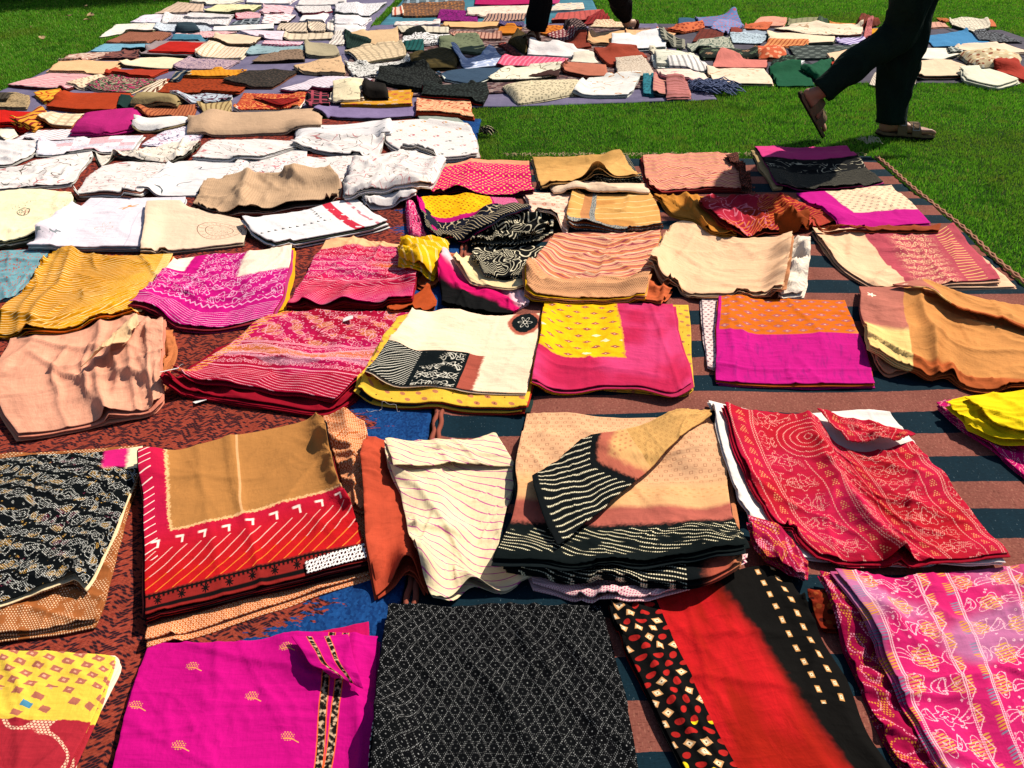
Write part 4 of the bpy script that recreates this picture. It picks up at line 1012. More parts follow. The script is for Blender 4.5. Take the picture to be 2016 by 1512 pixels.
K(r, 'K', '745,340 1190,232 1655,122 1700,170 / 1760,480 1850,620 / 1928,862 1350,1010 762,1150 /', P('red_ochre', fade=0.10), um=[plain('300c10'), plain('6c1418'), plain('140a0c'), plain('8c1c1c'), plain('200a0c')], n=8, th=0.0048, wr=0.55, slip=0.7, bumps=(('V', 0.47, 0.005, 0.008), ('V', 0.30, 0.003, 0.01), ('V', 0.12, 0.002, 0.02)))
K(r, 'K', '1592,868 1905,768 1922,838 1602,926', P('crochet'), n=1, th=0.002, role='crochet_strip', wr=0.1, press=False)
r = thing('plain rust red cloth folded beside the cream cloth with pink lines')
K(r, 'L', '105,248 395,236 / 440,600 / 395,975 345,900 290,885 150,992 / 110,800 82,345', plain('ac442c', fade=0.18), n=3, th=0.006, wr=0.8, bumps=(('F', 0.62, 0.055, 0.22), ('V', 0.35, 0.006, 0.02)))
C('L', '900,860 1400,820 1960,780 / 1985,860 / 1700,1000 1400,1045 1250,1048 1050,960 930,935 /', dots('e0bcb8', 'a41c5c', 0.0062, 0.0015, c3='e8c8c8', ), 'pale pink cloth with fine magenta dots peeping out below the beige and black cloth', n=2, th=0.007)
r = thing('cream cloth crossed by slanting wavy pink lines, fraying at its left corner')
K(r, 'L', '205,300 420,262 600,228 745,188 / 800,270 858,365 790,600 742,852 / 945,908 770,975 620,942 500,1046 440,1045 / 390,960 330,800 275,500 215,420', P('cream_pinklines'), n=2, th=0.003, wr=1.5, bumps=(('F', 0.45, 0.035, 0.16), ('C', (0.55, 0.62), 0.018, 0.03), ('C', (0.5, 0.75), 0.01, 0.05)))
K(r, 'L', '205,305 745,190 845,345 600,335 250,440'.replace('845,345 600,335 250,440', '/ 800,262 / 838,340 600,332 420,395 245,440 /'), P('cream_pinklines'), n=1, th=0.003, role='top_flap', wr=0.9)
r = thing('large beige cloth with a black dotted border and a twisted corner lying across it')
K(r, 'L', '900,200 1880,200 / 1945,600 / 1955,900 1760,1010 1400,960 1020,905 800,870 /', M('cloth_black_lining', N_MAT['black_flap']), n=5, th=0.006, role='black_lining_fold', wr=1.3)
K(r, 'L', '902,55 1100,58 1300,82 1600,98 1800,72 / 1880,330 1905,600 / 1962,850 1900,876 1200,885 737,856 / 860,500 850,330', P('beige_black', fade=0.08), um=[plain('0a1212'), plain('10181a')], n=4, th=0.0045, wr=0.8)
K(r, 'L', '925,428 1040,345 1180,236 1300,212 1560,140 1802,76 / / 1806,104 1600,290 1372,490 1200,650 1045,792 / 985,650 935,520', P('big_flap'), n=1, th=0.004, role='corner_flap', wr=0.6, bumps=(('L', 0.3, 0.022, 0.3), ('F', 0.35, 0.016, 0.35), ('B', 0.85, 0.02, 0.15)))
r = thing('white cotton cloth lying under the crimson dotted cloth')
K(r, 'Q', '102,122 400,178 870,160 1180,150 1200,165 / 1340,320 1600,700 / 1885,1110 560,1035 / 440,930 280,740 195,500', plain('e4dad0', crumple=0.002, fade=0.05), n=3, th=0.005, wr=0.6)
C('Q', '330,840 520,880 700,1100 / / 690,1190 600,1180 450,1100 / 370,960', bandhani('a0103c', 'e890a0', 'd0882c', 14, 6, 0.2, 0.005), 'crimson patterned corner of cloth under the white and crimson cloths', n=3, th=0.005, wr=1.0)
r = thing('crimson cloth with dotted rings and lines and a folded back corner, lying on white')
K(r, 'Q', '195,206 500,183 752,170 860,330 930,400 1130,415 1345,345 / 1480,510 1700,770 / 1892,1050 1420,1075 1000,1075 780,1030 / 480,800 260,440', P('crimson_dots'), um=[plain('980c24'), P('crimson_dots')], n=4, th=0.005, wr=1.1,
  bumps=(('F', 0.42, 0.045, 0.07), ('V', 0.40, 0.018, 0.02), ('R', 0.35, 0.02, 0.1), ('C', (0.42, 0.7), 0.02, 0.05)))
K(r, 'Q', '755,165 880,200 1100,240 1342,333 / 1310,350 / 1250,385 1100,412 930,385 / 840,280', P('crimson_dots'), n=1, th=0.004, role='corner_flap', wr=0.8, bumps=(('F', 0.5, 0.022, 0.5), ('C', (0.35, 0.4), 0.014, 0.015)))
K(r, 'Q', '690,1040 1000,1085 1400,1085 1890,1050 / 1860,1110 / 1420,1160 1000,1190 720,1150 /', P('crimson_dots'), n=2, th=0.005, role='near_fold', wr=2.0) if False else None
r = thing('plain yellow cloth folded over a pink dotted one at the right edge')
K(r, 'Q', '1480,122 1700,80 2200,60 / / 2200,700 2016,545 1850,405 1650,262 /', bandhani('b80c60', 'eca8a8', None, 20, 8, 0.3, 0.005), n=3, th=0.006, role='lining_fold', wr=1.6)
K(r, 'Q', '1538,105 1830,30 2200,-10 / / 2200,430 2016,365 1850,325 1680,235 /', plain('e4c40c', fade=0.06), n=2, th=0.004, wr=1.0)
K(r, 'Q', '1660,70 1830,28 2200,-15 / / 2200,340 2016,310 1830,245 /', plain('e4c40c', fade=0.06), n=1, th=0.004, role='top_flap', wr=1.0)

# second row
r = thing('crumpled peach pink cloth under the mustard cloth at the left')
K(r, 'H', '700,560 960,540 / 968,650 / 905,800 880,880 700,900 /', plain('b86c40'), n=2, th=0.006, wr=2.5, role='brown_fold')
K(r, 'H', '60,560 430,515 700,440 770,420 910,500 / 925,600 905,780 / 900,880 858,940 500,1005 330,1045 110,1080 / 30,990 -40,800', plain('d29478', crumple=0.0035, fade=0.3), um=[plain('c87c64'), plain('d08c6c')], n=6, th=0.006, wr=1.7,
  bumps=(('V', 0.52, 0.020, 0.012), ('V', 0.72, 0.010, 0.008), ('H', 0.62, 0.010, 0.008), ('V', 0.85, 0.008, 0.006), ('C', (0.7, 0.45), 0.01, 0.05), ('F', 0.6, 0.02, 0.1)))
K(r, 'H', '620,560 700,540 760,430 770,520 / / 690,600 560,640 440,690 / 520,610', plain('d8b084'), n=1, th=0.004, role='loose_fold', wr=1.5, bumps=(('F', 0.5, 0.02, 0.5),))
def tags(root, spots):
    c = np.array(root.location)
    for px, py, w, h, rz in spots:
        x, y = ground(px, py, 0.02); z = float(hm_get(x, y)) + 0.004; ca, sa = math.cos(rz), math.sin(rz)
        base = [(-w, -h), (w, -h), (w, h * 0.5), (w * 0.5, h), (-w * 0.5, h), (-w, h * 0.5)]
        vs = [(x + a * ca - b * sa, y + a * sa + b * ca, z + dz + 0.004 * (a / w)) for dz in (0, 0.001) for a, b in base]
        fs = [tuple(range(6, 12)), tuple(range(5, -1, -1))] + [(i, (i + 1) % 6, 6 + (i + 1) % 6, 6 + i) for i in range(6)]
        o = bpy.data.objects.new('price_tag', mesh_from('price_tag', np.array(vs) - c, fs, plain('e4ded8', crumple=0.0, fade=0.02), smooth=False)); COL.objects.link(o); o.parent = root
        # its string
        p0 = np.array([x - h * sa * 0.9, y + h * ca * 0.9, z + 0.001]); st = []
        for k in range(7): st.append(p0 + np.array([0.0015 * k * (-sa) + 0.001 * math.sin(k), 0.0028 * k, 0.002 * math.sin(k * 0.5) + 0.001]))
        st = np.array(st); d = np.array([0.0004, 0, 0]); e = np.array([0, 0, 0.0005])
        vs = np.concatenate([st + d, st - d, st + e]); n = len(st); fs = []
        for k in range(n - 1):
            for a, b in ((0, 1), (1, 2), (2, 0)): fs.append((a * n + k, a * n + k + 1, b * n + k + 1, b * n + k))
        o = bpy.data.objects.new('tag_string', mesh_from('tag_string', vs - c, fs, plain('e4ded8', crumple=0.0, fade=0.02))); COL.objects.link(o); o.parent = root
r = thing('thick crimson cloth covered in dotted creepers and orange waves, with white price tags')
K(r, 'H', '1560,430 1900,410 2290,410 / 2200,600 2060,760 / 1960,870 1800,960 1400,900 1000,830 930,850 / 1000,760 1180,640', plain('8c0c20'), n=5, th=0.006, wr=1.5, role='lining_fold')
K(r, 'H', '1570,400 1800,405 2270,400 / 2150,600 2020,740 / 1850,885 1500,830 1270,800 965,775 / 1180,640 1400,490', P('paisley_crimson'), um=[plain('a41028')], n=3, th=0.006, wr=0.9, bumps=(('F', 0.3, 0.01, 0.1),))
tags(r, [(395, 786, 0.012, 0.017, -0.9), (345, 775, 0.009, 0.022, -1.1)])
r = thing('cream cloth with a black and rust dotted band and a black flower corner, on yellow')
K(r, 'I', '400,235 700,180 1168,168 / 1130,420 / 1082,655 700,640 400,635 178,596 / 300,400', P('yellow_leaf'), um=[plain('a02818'), plain('20302c'), P('yellow_leaf')], n=6, th=0.006, role='yellow_fold', wr=0.7)
K(r, 'I', '482,172 640,145 900,168 1155,150 / 1130,350 / 1078,560 700,545 228,530 / 370,350', P('cream_black', fade=0.06), um=[plain('dcc0a0')], n=3, th=0.004, wr=0.5, slip=0.5)
r = thing('yellow cloth with diamonds, widely bordered in pink, folded on yellow')
K(r, 'I', '1600,108 1950,110 / 1962,300 / 1975,572 1930,612 1500,560 /', P('yellow_leaf'), n=2, th=0.005, role='pale_yellow_fold', wr=0.5)
K(r, 'I', '1176,100 1420,115 1860,112 / 1900,300 1940,450 / 1965,545 1870,604 1720,560 1500,540 1300,562 1110,548 / 1160,300', P('yellow_pink', fade=0.12), um=[plain('b02850'), plain('d89c0c'), plain('9c2414'), plain('dca010')], n=5, th=0.005, wr=0.7, bumps=(('V', 0.86, 0.005, 0.006),))
r = thing('orange cloth with grey squares over a magenta half, between yellow and peach cloths')
K(r, 'J', '232,75 420,70 / / 420,400 300,462 268,450 / 240,200', diamonds('e0c8c0', '783c4c', 0.018, 0.0045, 'e8d8d0'), n=3, th=0.007, role='printed_fold', wr=0.4)
K(r, 'J', '325,82 600,90 1018,92 / 1080,250 1115,300 / 1192,545 800,545 500,540 312,525 / 305,300', P('orange_magenta', fade=0.10), um=[plain('c05818'), plain('a4146c')], n=5, th=0.005, wr=0.7, bumps=(('V', 0.10, 0.004, 0.006), ('H', 0.86, 0.005, 0.006)))
r = thing('peach twill cloth with a dusty rose side and deep folds at the right edge')
K(r, 'J', '1150,60 1500,50 / / 1500,430 1260,490 1195,450 / 1140,300', plain('c07c5c'), n=2, th=0.008, wr=1.5, role='rose_fold')
K(r, 'J', '1102,22 1280,62 1480,25 1800,92 2150,160 / / 2150,600 2016,572 1860,580 1700,560 1610,480 1510,525 1440,490 1340,485 1150,405 / 1105,200', P('peach_twill'), n=4, th=0.006, wr=1.3,
  bumps=(('V', 0.36, 0.022, 0.018), ('F', 0.50, 0.03, 0.05), ('F', 0.2, 0.015, 0.1)))
K(r, 'J', '1275,58 1480,22 1800,85 2150,150 / / 2150,300 2016,270 1700,190 1450,100 /', P('peach_twill'), n=1, th=0.006, role='top_flap', wr=0.8, bumps=(('F', 0.5, 0.015, 0.5),))

# third row
C('H', '-90,72 275,56 / 200,180 / 150,270 60,332 -90,352 /', P('blue_dots'), 'grey blue cloth with small red spots at the left edge', n=3, th=0.005)
C('H', '290,70 400,74 560,108 750,95 950,82 / 900,200 830,300 / 785,400 640,455 480,505 230,552 -10,522 / 20,380 170,270', P('mustard_lines'), 'big mustard yellow cloth with fine slanting cream lines', n=5, th=0.006, wr=1.3, bumps=(('V', 0.22, 0.018, 0.02), ('V', 0.12, 0.012, 0.02), ('B', 0.15, 0.02, 0.08)), um=[plain('b8780c'), plain('a8480c'), P('mustard_lines')])
r = thing('magenta cloth with white dotted vines and cream tie dyed patches')
K(r, 'H', '1400,70 1625,58 / 1610,200 / 1560,390 1480,420 1380,420 /', plain('d89c18'), n=3, th=0.006, role='yellow_fold', wr=0.4)
K(r, 'H', '990,118 1180,86 1390,90 1612,58 / 1590,220 1560,350 / 1500,440 1190,492 1000,480 870,398 720,385 / 850,270', P('magenta_white'), um=[plain('8c2430'), plain('a8346c')], n=5, th=0.006, wr=1.0, bumps=(('H', 0.66, 0.008, 0.008), ('F', 0.2, 0.02, 0.1)))
C('F', '150,780 300,765 385,790 / / 330,900 262,990 180,1010 100,960 /', bandhani('b05830', 'e8b890', None, 16, 6, 0.3, 0.006), 'rust cloth with cream dots behind the yellow bunched cloth', n=3, th=0.005)
C('E', '1395,720 1440,750 1500,860 1555,1030 / / 1480,1030 1430,1010 / 1400,850', bandhani('c81060', 'ec9cb0', None, 26, 6, 0.3, 0.0), 'narrow bright pink rolled cloth left of the yellow leaf cloth', n=3, th=0.009, puff=0.01)
r = thing('crimson cloth with pink bands and a peach end, its near edge rippled')
K(r, 'I', '470,70 560,20 600,90 / / 590,130 520,165 350,190 330,150 /', plain('a4441c', fade=0.2), n=2, th=0.006, role='rust_fold', wr=1.2)
K(r, 'Z', '642,478 700,474 790,484 / 822,540 / 812,600 760,603 700,598 650,604 568,600 / 600,545', P('crimson_bands'), um=[plain('8c1420'), plain('a02820')], n=6, th=0.006, wr=1.3, bumps=(('F', 0.15, 0.03, 0.08), ('F', 0.45, 0.02, 0.08), ('B', 0.2, 0.012, 0.2)))
tags(r, [(688, 648, 0.014, 0.012, 0.1)])
C('F', '150,900 300,780 330,900 / / 250,1000 140,1010 /'.replace('150,900 300,780 330,900 / / 250,1000 140,1010 /', '30,700 150,690 340,655 / 335,780 / 245,925 130,900 30,850 /'), P('yellow_pinstripe'), 'small bunched yellow cloth with pale double stripes', n=3, th=0.006, puff=0.02, wr=2.2)
C('F', '300,858 560,930 780,960 855,1095 / / 740,1162 500,1150 300,1130 / 275,960', P('dip'), 'dip dyed cloth running from black through magenta to pale pink', n=3, th=0.005, wr=1.2, bumps=(('V', 0.5, 0.01, 0.03),))
r = thing('black cloth with white dotted zigzags bunched over a cream lining')
K(r, 'F', '370,860 460,758 700,800 / / 830,975 760,1005 560,990 480,960 /', plain('e8cc98'), n=3, th=0.005, role='cream_fold', wr=1.0, bumps=(('L', 0.5, 0.02, 0.3),))
K(r, 'F', '480,750 640,690 990,720 / 960,790 / 830,965 700,985 560,965 / 500,860', P('black_zigzag', fade=0.06), n=3, th=0.006, wr=1.5)
K(r, 'F', '600,540 780,560 1005,580 / 1005,640 / 880,715 700,730 475,740 / 520,640', P('black_zigzag', fade=0.06), n=2, th=0.008, role='top_flap', wr=3.0, bumps=(('H', 0.6, 0.03, 0.02), ('F', 0.5, 0.02, 0.4)))
r = thing('peach cloth striped with rust chevrons, its near end rolled under')
K(r, 'F', '1500,930 1760,1020 / / 1700,1140 1300,1100 /'.replace('1500,930 1760,1020 / / 1700,1140 1300,1100 /', '1590,960 1765,1022 1700,1142 1500,1110'), plain('bc5c34'), n=2, th=0.006, wr=1.5, role='orange_fold')
K(r, 'F', '1010,665 1250,650 1690,638 / 1660,800 1620,930 / 1590,1100 1200,1100 900,1090 835,1060 / 830,960 940,790', P('chevron_peach'), um=[plain('d8a010'), plain('c48458')], n=6, th=0.006, wr=1.2, bumps=(('H', 0.85, 0.03, 0.035), ('H', 0.64, 0.006, 0.008)))
r = thing('plain cream slub cotton folded flat, crumpled white paper like fold on its right')
K(r, 'G', '800,560 920,545 / 915,650 / 885,830 760,845 /', plain('e4d4c0', crumple=0.009), n=3, th=0.007, wr=3.0, role='crumpled_fold')
K(r, 'G', '215,472 270,442 400,500 520,560 820,560 / 800,700 / 772,852 560,845 330,838 80,730 / 150,610', P('cream_slub', fade=0.08), um=[plain('c0946c'), plain('dcb890'), plain('b87c54')], n=6, th=0.005, wr=0.9, bumps=(('L', 0.8, 0.035, 0.15), ('F', 0.1, 0.03, 0.15)))
r = thing('half cream half rose cloth with yellow dotted motifs, by the right side of the rug')
K(r, 'G', '1640,600 1800,640 / / 1972,790 1580,806 /', plain('e4b894'), n=2, th=0.006, role='cream_fold', wr=0.6)
K(r, 'G', '932,505 1200,512 1560,525 1640,492 / 1760,610 / 1885,770 1620,785 1560,800 1440,780 1260,815 1150,750 / 1060,690 985,600', P('cream_rose'), um=[plain('d0a080'), plain('50584c')], n=4, th=0.005, wr=1.3, bumps=(('V', 0.66, 0.010, 0.008), ('L', 0.5, 0.015, 0.4)))
C('F', '820,402 1130,385 / 1110,500 / 1095,640 905,610 /', P('pink_rosebud'), 'pale pink cloth with small rose prints beside the mustard ribbon cloth', n=3, th=0.006)
C('F', '1130,395 1400,400 1630,392 / 1680,480 / 1698,632 1500,636 1300,600 1180,600 1100,622 / 1085,540 1110,460', P('mustard_ribbon'), 'mustard cloth crossed by a silver sequin ribbon', n=5, th=0.006, wr=1.2, um=[plain('a4501c'), P('mustard_ribbon')], bumps=(('F', 0.2, 0.02, 0.15),))
r = thing('yellow leaf printed cloth with magenta border and a navy dotted end')
K(r, 'F', '125,412 400,405 600,415 760,420 / 800,470 / 850,575 600,690 400,712 200,665 / 160,540', P('yellow_magenta_navy'), n=4, th=0.006, wr=0.7, um=[plain('141828'), plain('b00c60')])
r = thing('red brown bandhani cloth sprawled over an ochre lining in the middle of the striped rug')
K(r, 'G', '125,335 300,320 400,330 / 470,450 / 540,545 480,555 400,530 340,450 230,420 /', plain('b8782c'), n=3, th=0.007, role='ochre_fold', wr=1.8, bumps=(('V', 0.6, 0.02, 0.02),))
K(r, 'G', '395,345 560,335 720,322 900,370 1010,420 / 1066,455 / 1060,475 900,505 700,515 600,556 490,556 / 430,470 345,400', P('redbrown'), um=[plain('7c2414')], n=3, th=0.006, wr=2.4, bumps=(('H', 0.55, 0.014, 0.012), ('V', 0.6, 0.016, 0.015), ('V', 0.35, 0.012, 0.012)))
K(r, 'G', '700,530 900,500 / / 905,550 830,555 740,548 /'.replace('700,530 900,500 / / 905,550 830,555 740,548 /', '720,515 900,508 905,552 760,545'), plain('8c3c14'), n=1, th=0.006, role='rust_end', wr=2.0)
C('G', '900,505 1250,490 1590,466 / / 1580,500 1300,508 920,508 /', plain('8c3c1c'), 'rust brown cloth edge lying in front of the magenta and cream cloth', n=2, th=0.006, wr=1.4)
C('G', '850,300 1100,290 1340,255 / 1400,330 1460,380 / 1538,462 1300,485 1085,500 / 1000,430 920,370', P('magenta_cream_dots', fade=0.07), 'magenta cloth with a cream field of small grey squares', n=3, th=0.004, wr=0.8, um=[plain('b00c74')])
# fourth row, along the grass
r = thing('hot pink cloth scattered with pale yellow leaf marks')
K(r, 'F', '312,214 450,185 650,172 850,186 / 862,320 / 882,395 600,400 400,385 225,402 / 262,285', P('magenta_leaves'), um=[plain('300c1c'), plain('5c1020'), plain('180a10')], n=5, th=0.006, wr=1.0, bumps=(('F', 0.25, 0.035, 0.10), ('H', 0.4, 0.004, 0.02)))
r = thing('ochre cloth with a humped near edge over a black dotted lining')
K(r, 'F', '980,350 1620,330 / / 1622,400 1300,395 1010,408 /'.replace('980,350 1620,330 / / 1622,400 1300,395 1010,408 /', '980,330 1610,320 1622,402 1010,410'), plain('e4c4a4'), n=1, th=0.012, puff=0.01, wr=1.0, role='cream_roll')
K(r, 'F', '1380,150 1470,150 / 1530,240 / 1575,332 1250,350 1380,300 /', dots('141614', 'b0a890', 0.010, 0.0024), n=3, th=0.006, role='black_lining_fold', wr=0.8)
K(r, 'F', '870,162 1050,165 1200,165 1330,150 1428,132 / 1480,230 / 1562,322 1420,326 1330,330 1180,345 925,362 / 900,270', P('ochre_grad'), um=[plain('a87c48'), plain('303428'), plain('c49c6c')], n=4, th=0.005, wr=0.9, bumps=(('F', 0.56, 0.060, 0.11),))
C('G', '66,125 200,102 400,105 540,108 / 560,180 590,240 / 575,290 400,285 250,290 110,300 / 78,210', chevron('d89880', 'a83838', 0.0155, 0.028, 0.10, 0.35, c3='e0ac7c'), 'salmon pink cloth in fine red zigzag stripes with a dark brown side', n=6, th=0.006, wr=0.9, um=[plain('8c2c28'), plain('6c1c1c'), plain('a04840')])
C('G', '490,112 545,105 / 600,240 / 640,290 570,300 / 560,200', dots('3c2018', 'a85848', 0.012, 0.002), 'dark brown crumpled side cloth right of the zigzag salmon cloth', n=2, th=0.007, wr=2.0)
r = thing('pink and black cloth with grey flowers, in the shadow of the walking man')
K(r, 'G', '622,80 760,75 / / 780,290 735,296 / 670,200', plain('a88c60'), n=3, th=0.006, role='olive_fold', wr=0.6)
K(r, 'G', '640,70 850,72 1110,60 / 1170,140 1215,190 / 1295,248 1100,295 900,292 742,286 / 690,185', P('pink_black', fade=0.08), um=[plain('101014'), plain('a03068')], n=4, th=0.005, wr=0.9)

# ------------------------------------------------------------------ the white and cream quilts on the red rug
WQ = lambda **k: P('kantha', **k)
W1 = vines('dad2cc', '605850', 'b06868', 14, 3.0, 0.06, fade=0.05); W2 = vines('d8d0ca', '8c7c70', 'c08080', 22, 4.0, 0.08, fade=0.05); W3 = vines('d8d2d0', '4c5458', None, 10, 2.6, 0.045, fade=0.05)
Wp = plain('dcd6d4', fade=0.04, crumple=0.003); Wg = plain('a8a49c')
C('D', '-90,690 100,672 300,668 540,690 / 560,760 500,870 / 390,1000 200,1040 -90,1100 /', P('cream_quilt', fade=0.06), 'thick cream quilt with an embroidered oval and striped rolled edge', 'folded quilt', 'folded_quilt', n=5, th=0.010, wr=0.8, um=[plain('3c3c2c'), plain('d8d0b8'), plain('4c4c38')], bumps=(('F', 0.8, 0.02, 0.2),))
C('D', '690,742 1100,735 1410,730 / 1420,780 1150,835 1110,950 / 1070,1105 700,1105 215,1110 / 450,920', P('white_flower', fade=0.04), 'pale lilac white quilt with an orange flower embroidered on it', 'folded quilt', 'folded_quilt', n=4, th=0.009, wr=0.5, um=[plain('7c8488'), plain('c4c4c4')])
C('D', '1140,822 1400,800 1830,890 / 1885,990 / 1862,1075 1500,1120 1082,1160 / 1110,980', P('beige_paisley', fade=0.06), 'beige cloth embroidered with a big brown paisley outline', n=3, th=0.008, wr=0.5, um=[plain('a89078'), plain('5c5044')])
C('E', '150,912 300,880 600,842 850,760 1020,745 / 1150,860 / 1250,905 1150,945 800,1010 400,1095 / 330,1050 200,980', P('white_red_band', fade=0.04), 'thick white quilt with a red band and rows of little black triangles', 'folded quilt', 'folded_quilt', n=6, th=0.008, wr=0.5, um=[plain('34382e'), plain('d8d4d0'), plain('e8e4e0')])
C('D', '-80,300 150,300 310,312 / 300,360 / 235,420 100,480 -80,500 /', WQ(), 'rumpled plain white quilt touching the left edge of the photo', 'folded quilt', 'folded_quilt', n=3, th=0.007, wr=1.3, um=[Wg])
C('D', '-80,510 120,510 300,440 700,372 / 718,420 620,520 / 550,625 300,650 110,668 -80,680 /', W1, 'wide white quilt with leaf outlines left of the doubled white one', 'folded quilt', 'folded_quilt', n=4, th=0.007, wr=1.5, um=[Wg, Wp])
C('D', '780,502 900,470 1000,460 1260,478 / 1285,520 1150,650 / 1035,732 850,715 580,705 / 660,600', P('kantha_rust', ) if 'kantha_rust' in N_MAT else W2, 'doubled white quilt with a rust piped edge, left of the line drawn cloth', 'folded quilt', 'folded_quilt', n=5, th=0.008, wr=0.6, um=[plain('a86c58'), plain('dcdcd8'), Wg], bumps=(('F', 0.5, 0.02, 0.3),))
C('D', '1340,462 1600,450 1850,450 / 1700,580 / 1490,720 1060,715 / 1200,600', W3, 'white cloth with large flowers drawn in thin dark outline', n=2, th=0.006, wr=0.5)
C('E', '160,392 300,372 500,372 640,380 / 620,480 / 560,600 250,610 0,610 / 80,500', vines('dad2cc', '50585c', 'c47078', 24, 4.0, 0.10), 'white cloth with pink and black feather stitches above the brown shawl', n=3, th=0.006, wr=0.6)
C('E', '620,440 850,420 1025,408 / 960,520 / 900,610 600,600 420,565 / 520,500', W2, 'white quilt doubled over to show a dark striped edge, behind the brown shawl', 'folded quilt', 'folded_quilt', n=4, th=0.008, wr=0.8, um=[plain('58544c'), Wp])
C('D', '1470,430 1560,330 1600,292 2020,290 2250,300 / / 2300,345 2000,440 1700,450 /', W2, 'long white quilt with faint pink flowers behind the outlined one', 'folded quilt', 'folded_quilt', n=4, th=0.007, wr=0.6, um=[Wg, Wp])
C('Z', '410,362 480,350 560,356 652,342 / 668,366 / 664,400 585,410 500,420 420,418 382,404 / 395,380', P('brown_shawl'), 'brown ribbed shawl with dark striped edges lying in big folds', 'folded shawl', 'folded_shawl', n=5, th=0.007, wr=2.0, um=[plain('2c1c18'), plain('c8a890'), plain('a04c3c')], bumps=(('V', 0.35, 0.035, 0.03), ('F', 0.75, 0.03, 0.15), ('B', 0.6, 0.03, 0.2)))
C('E', '1060,765 1250,720 1480,700 / / 1470,760 1100,805 /', WQ(), 'white rolled quilt in front of the big puffed white one', 'folded quilt', 'folded_quilt', n=2, th=0.008, puff=0.012, roll=True)
C('E', '990,442 1250,402 1380,372 1560,400 1700,445 / 1640,560 1600,640 / 1500,690 1200,715 930,738 / 920,620', W2, 'big puffed white quilt with wandering stitched lines', 'folded quilt', 'folded_quilt', n=4, th=0.009, puff=0.035, wr=1.3, um=[Wg, Wp])
C('E', '1480,100 1655,38 1750,90 / 1850,180 / 1905,240 1700,200 1500,140 /', plain('8c9488'), 'grey green back of a quilt showing behind the white one with discs', 'folded quilt', 'folded_quilt', n=2, th=0.008)
C('E', '1270,160 1500,140 1860,192 / 1915,250 / 1945,405 1580,432 1380,388 / 1240,290', P('discs', fade=0.04), 'white quilt with swirling red and ochre discs at the corner of the red rug', 'folded quilt', 'folded_quilt', n=5, th=0.009, wr=0.9, um=[plain('b4aca4'), Wp])
C('E', '545,178 900,172 1250,130 / 1280,180 / 1282,258 900,275 550,300 /', W3, 'long white rolled quilt in front of the lilac folded cloth', 'folded quilt', 'folded_quilt', n=3, th=0.008, puff=0.018, roll=True, um=[Wp])
C('E', '670,292 950,285 1232,282 / / 1175,430 900,400 520,350 /', W1, 'white cloth with blue and red embroidered roll along its front', 'folded quilt', 'folded_quilt', n=3, th=0.008, wr=1.0, um=[Wg])
C('D', '240,222 500,215 780,222 / / 640,290 350,300 100,300 /', M('white_leaf_stripes', lambda g: g.mix(g.line(((g.X + g.Y * 0.6) / 0.035).frac() - 0.5, 0.12), 'e8dcdc', g.mix(((g.X / 0.07).frac() > 0.5), '5c6870', 'c88c90'))), 'white cloth with grey and pink slanting leaves near the left edge', n=2, th=0.006)
C('D', '310,312 600,290 850,265 1090,262 / / 1010,370 700,395 280,412 /', P('patchwork'), 'pink and grey patchwork quilt with pale squares', 'folded quilt', 'folded_quilt', n=3, th=0.007, wr=0.7, um=[Wg, Wp])
C('D', '1300,205 1450,180 1632,148 / 1600,230 / 1500,300 1250,350 1085,330 / 1180,270', vines('e0d8e0', '5c5070', 'b07888', 30, 5.0, 0.2), 'white quilt densely stitched in purple beside the big beige roll', 'folded quilt', 'folded_quilt', n=2, th=0.007, bumps=(('R', 0.3, 0.02, 0.3),))
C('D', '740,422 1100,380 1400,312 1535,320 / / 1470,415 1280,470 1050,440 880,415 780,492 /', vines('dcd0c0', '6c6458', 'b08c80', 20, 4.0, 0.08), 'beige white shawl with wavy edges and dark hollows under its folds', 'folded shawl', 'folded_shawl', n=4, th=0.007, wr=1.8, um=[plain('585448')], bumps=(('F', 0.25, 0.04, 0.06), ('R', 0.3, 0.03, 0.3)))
C('D', '-60,172 40,170 75,200 / / 60,250 -60,270 /', dots('e4dcd0', '383430', 0.02, 0.005), 'cream cloth with black specks at the left edge below the red cloth', n=3, th=0.008)
C('D', '-60,235 100,222 120,240 30,300 -60,310', plain('dcd0bc'), 'small cream cloth corner at the left edge above the white quilts', n=2, th=0.007)
# ------------------------------------------------------------------ the far rows: region letter | outline | material | label
def pm(s):        # pattern shorthand for far cloths
    a = s.split(':'); k = a[0]; c = a[1].split(',') if len(a) > 1 else []; p = float(a[2]) if len(a) > 2 else 0
    if k == 'p': return plain(c[0])
    if k == 'st': return stripes(c[0], c[1], p or 0.02, 0.35, float(a[3]) if len(a) > 3 else 0)
    if k == 'ch': return check(c[0], c[1], p or 0.02)
    if k == 'sp': return speckle(c[0], c[1:], p or 40)
    if k == 'd': return dots(c[0], c[1], p or 0.03, (p or 0.03) * 0.22)
    if k == 'v': return vines(c[0], c[1], c[2] if len(c) > 2 else None, p or 12, 3.5, 0.12)
    if k == 'b': return bandhani(c[0], c[1], c[2] if len(c) > 2 else None, p or 14, 6, 0.3, 0.0)
    if k == 'f': return spots(c[0], c[1:], p or 0.08, (p or 0.08) * 0.28)
    if k == 'di': return diamonds(c[0], c[1], p or 0.05, (p or 0.05) * 0.25)
    if k == 'P': return P(a[1])
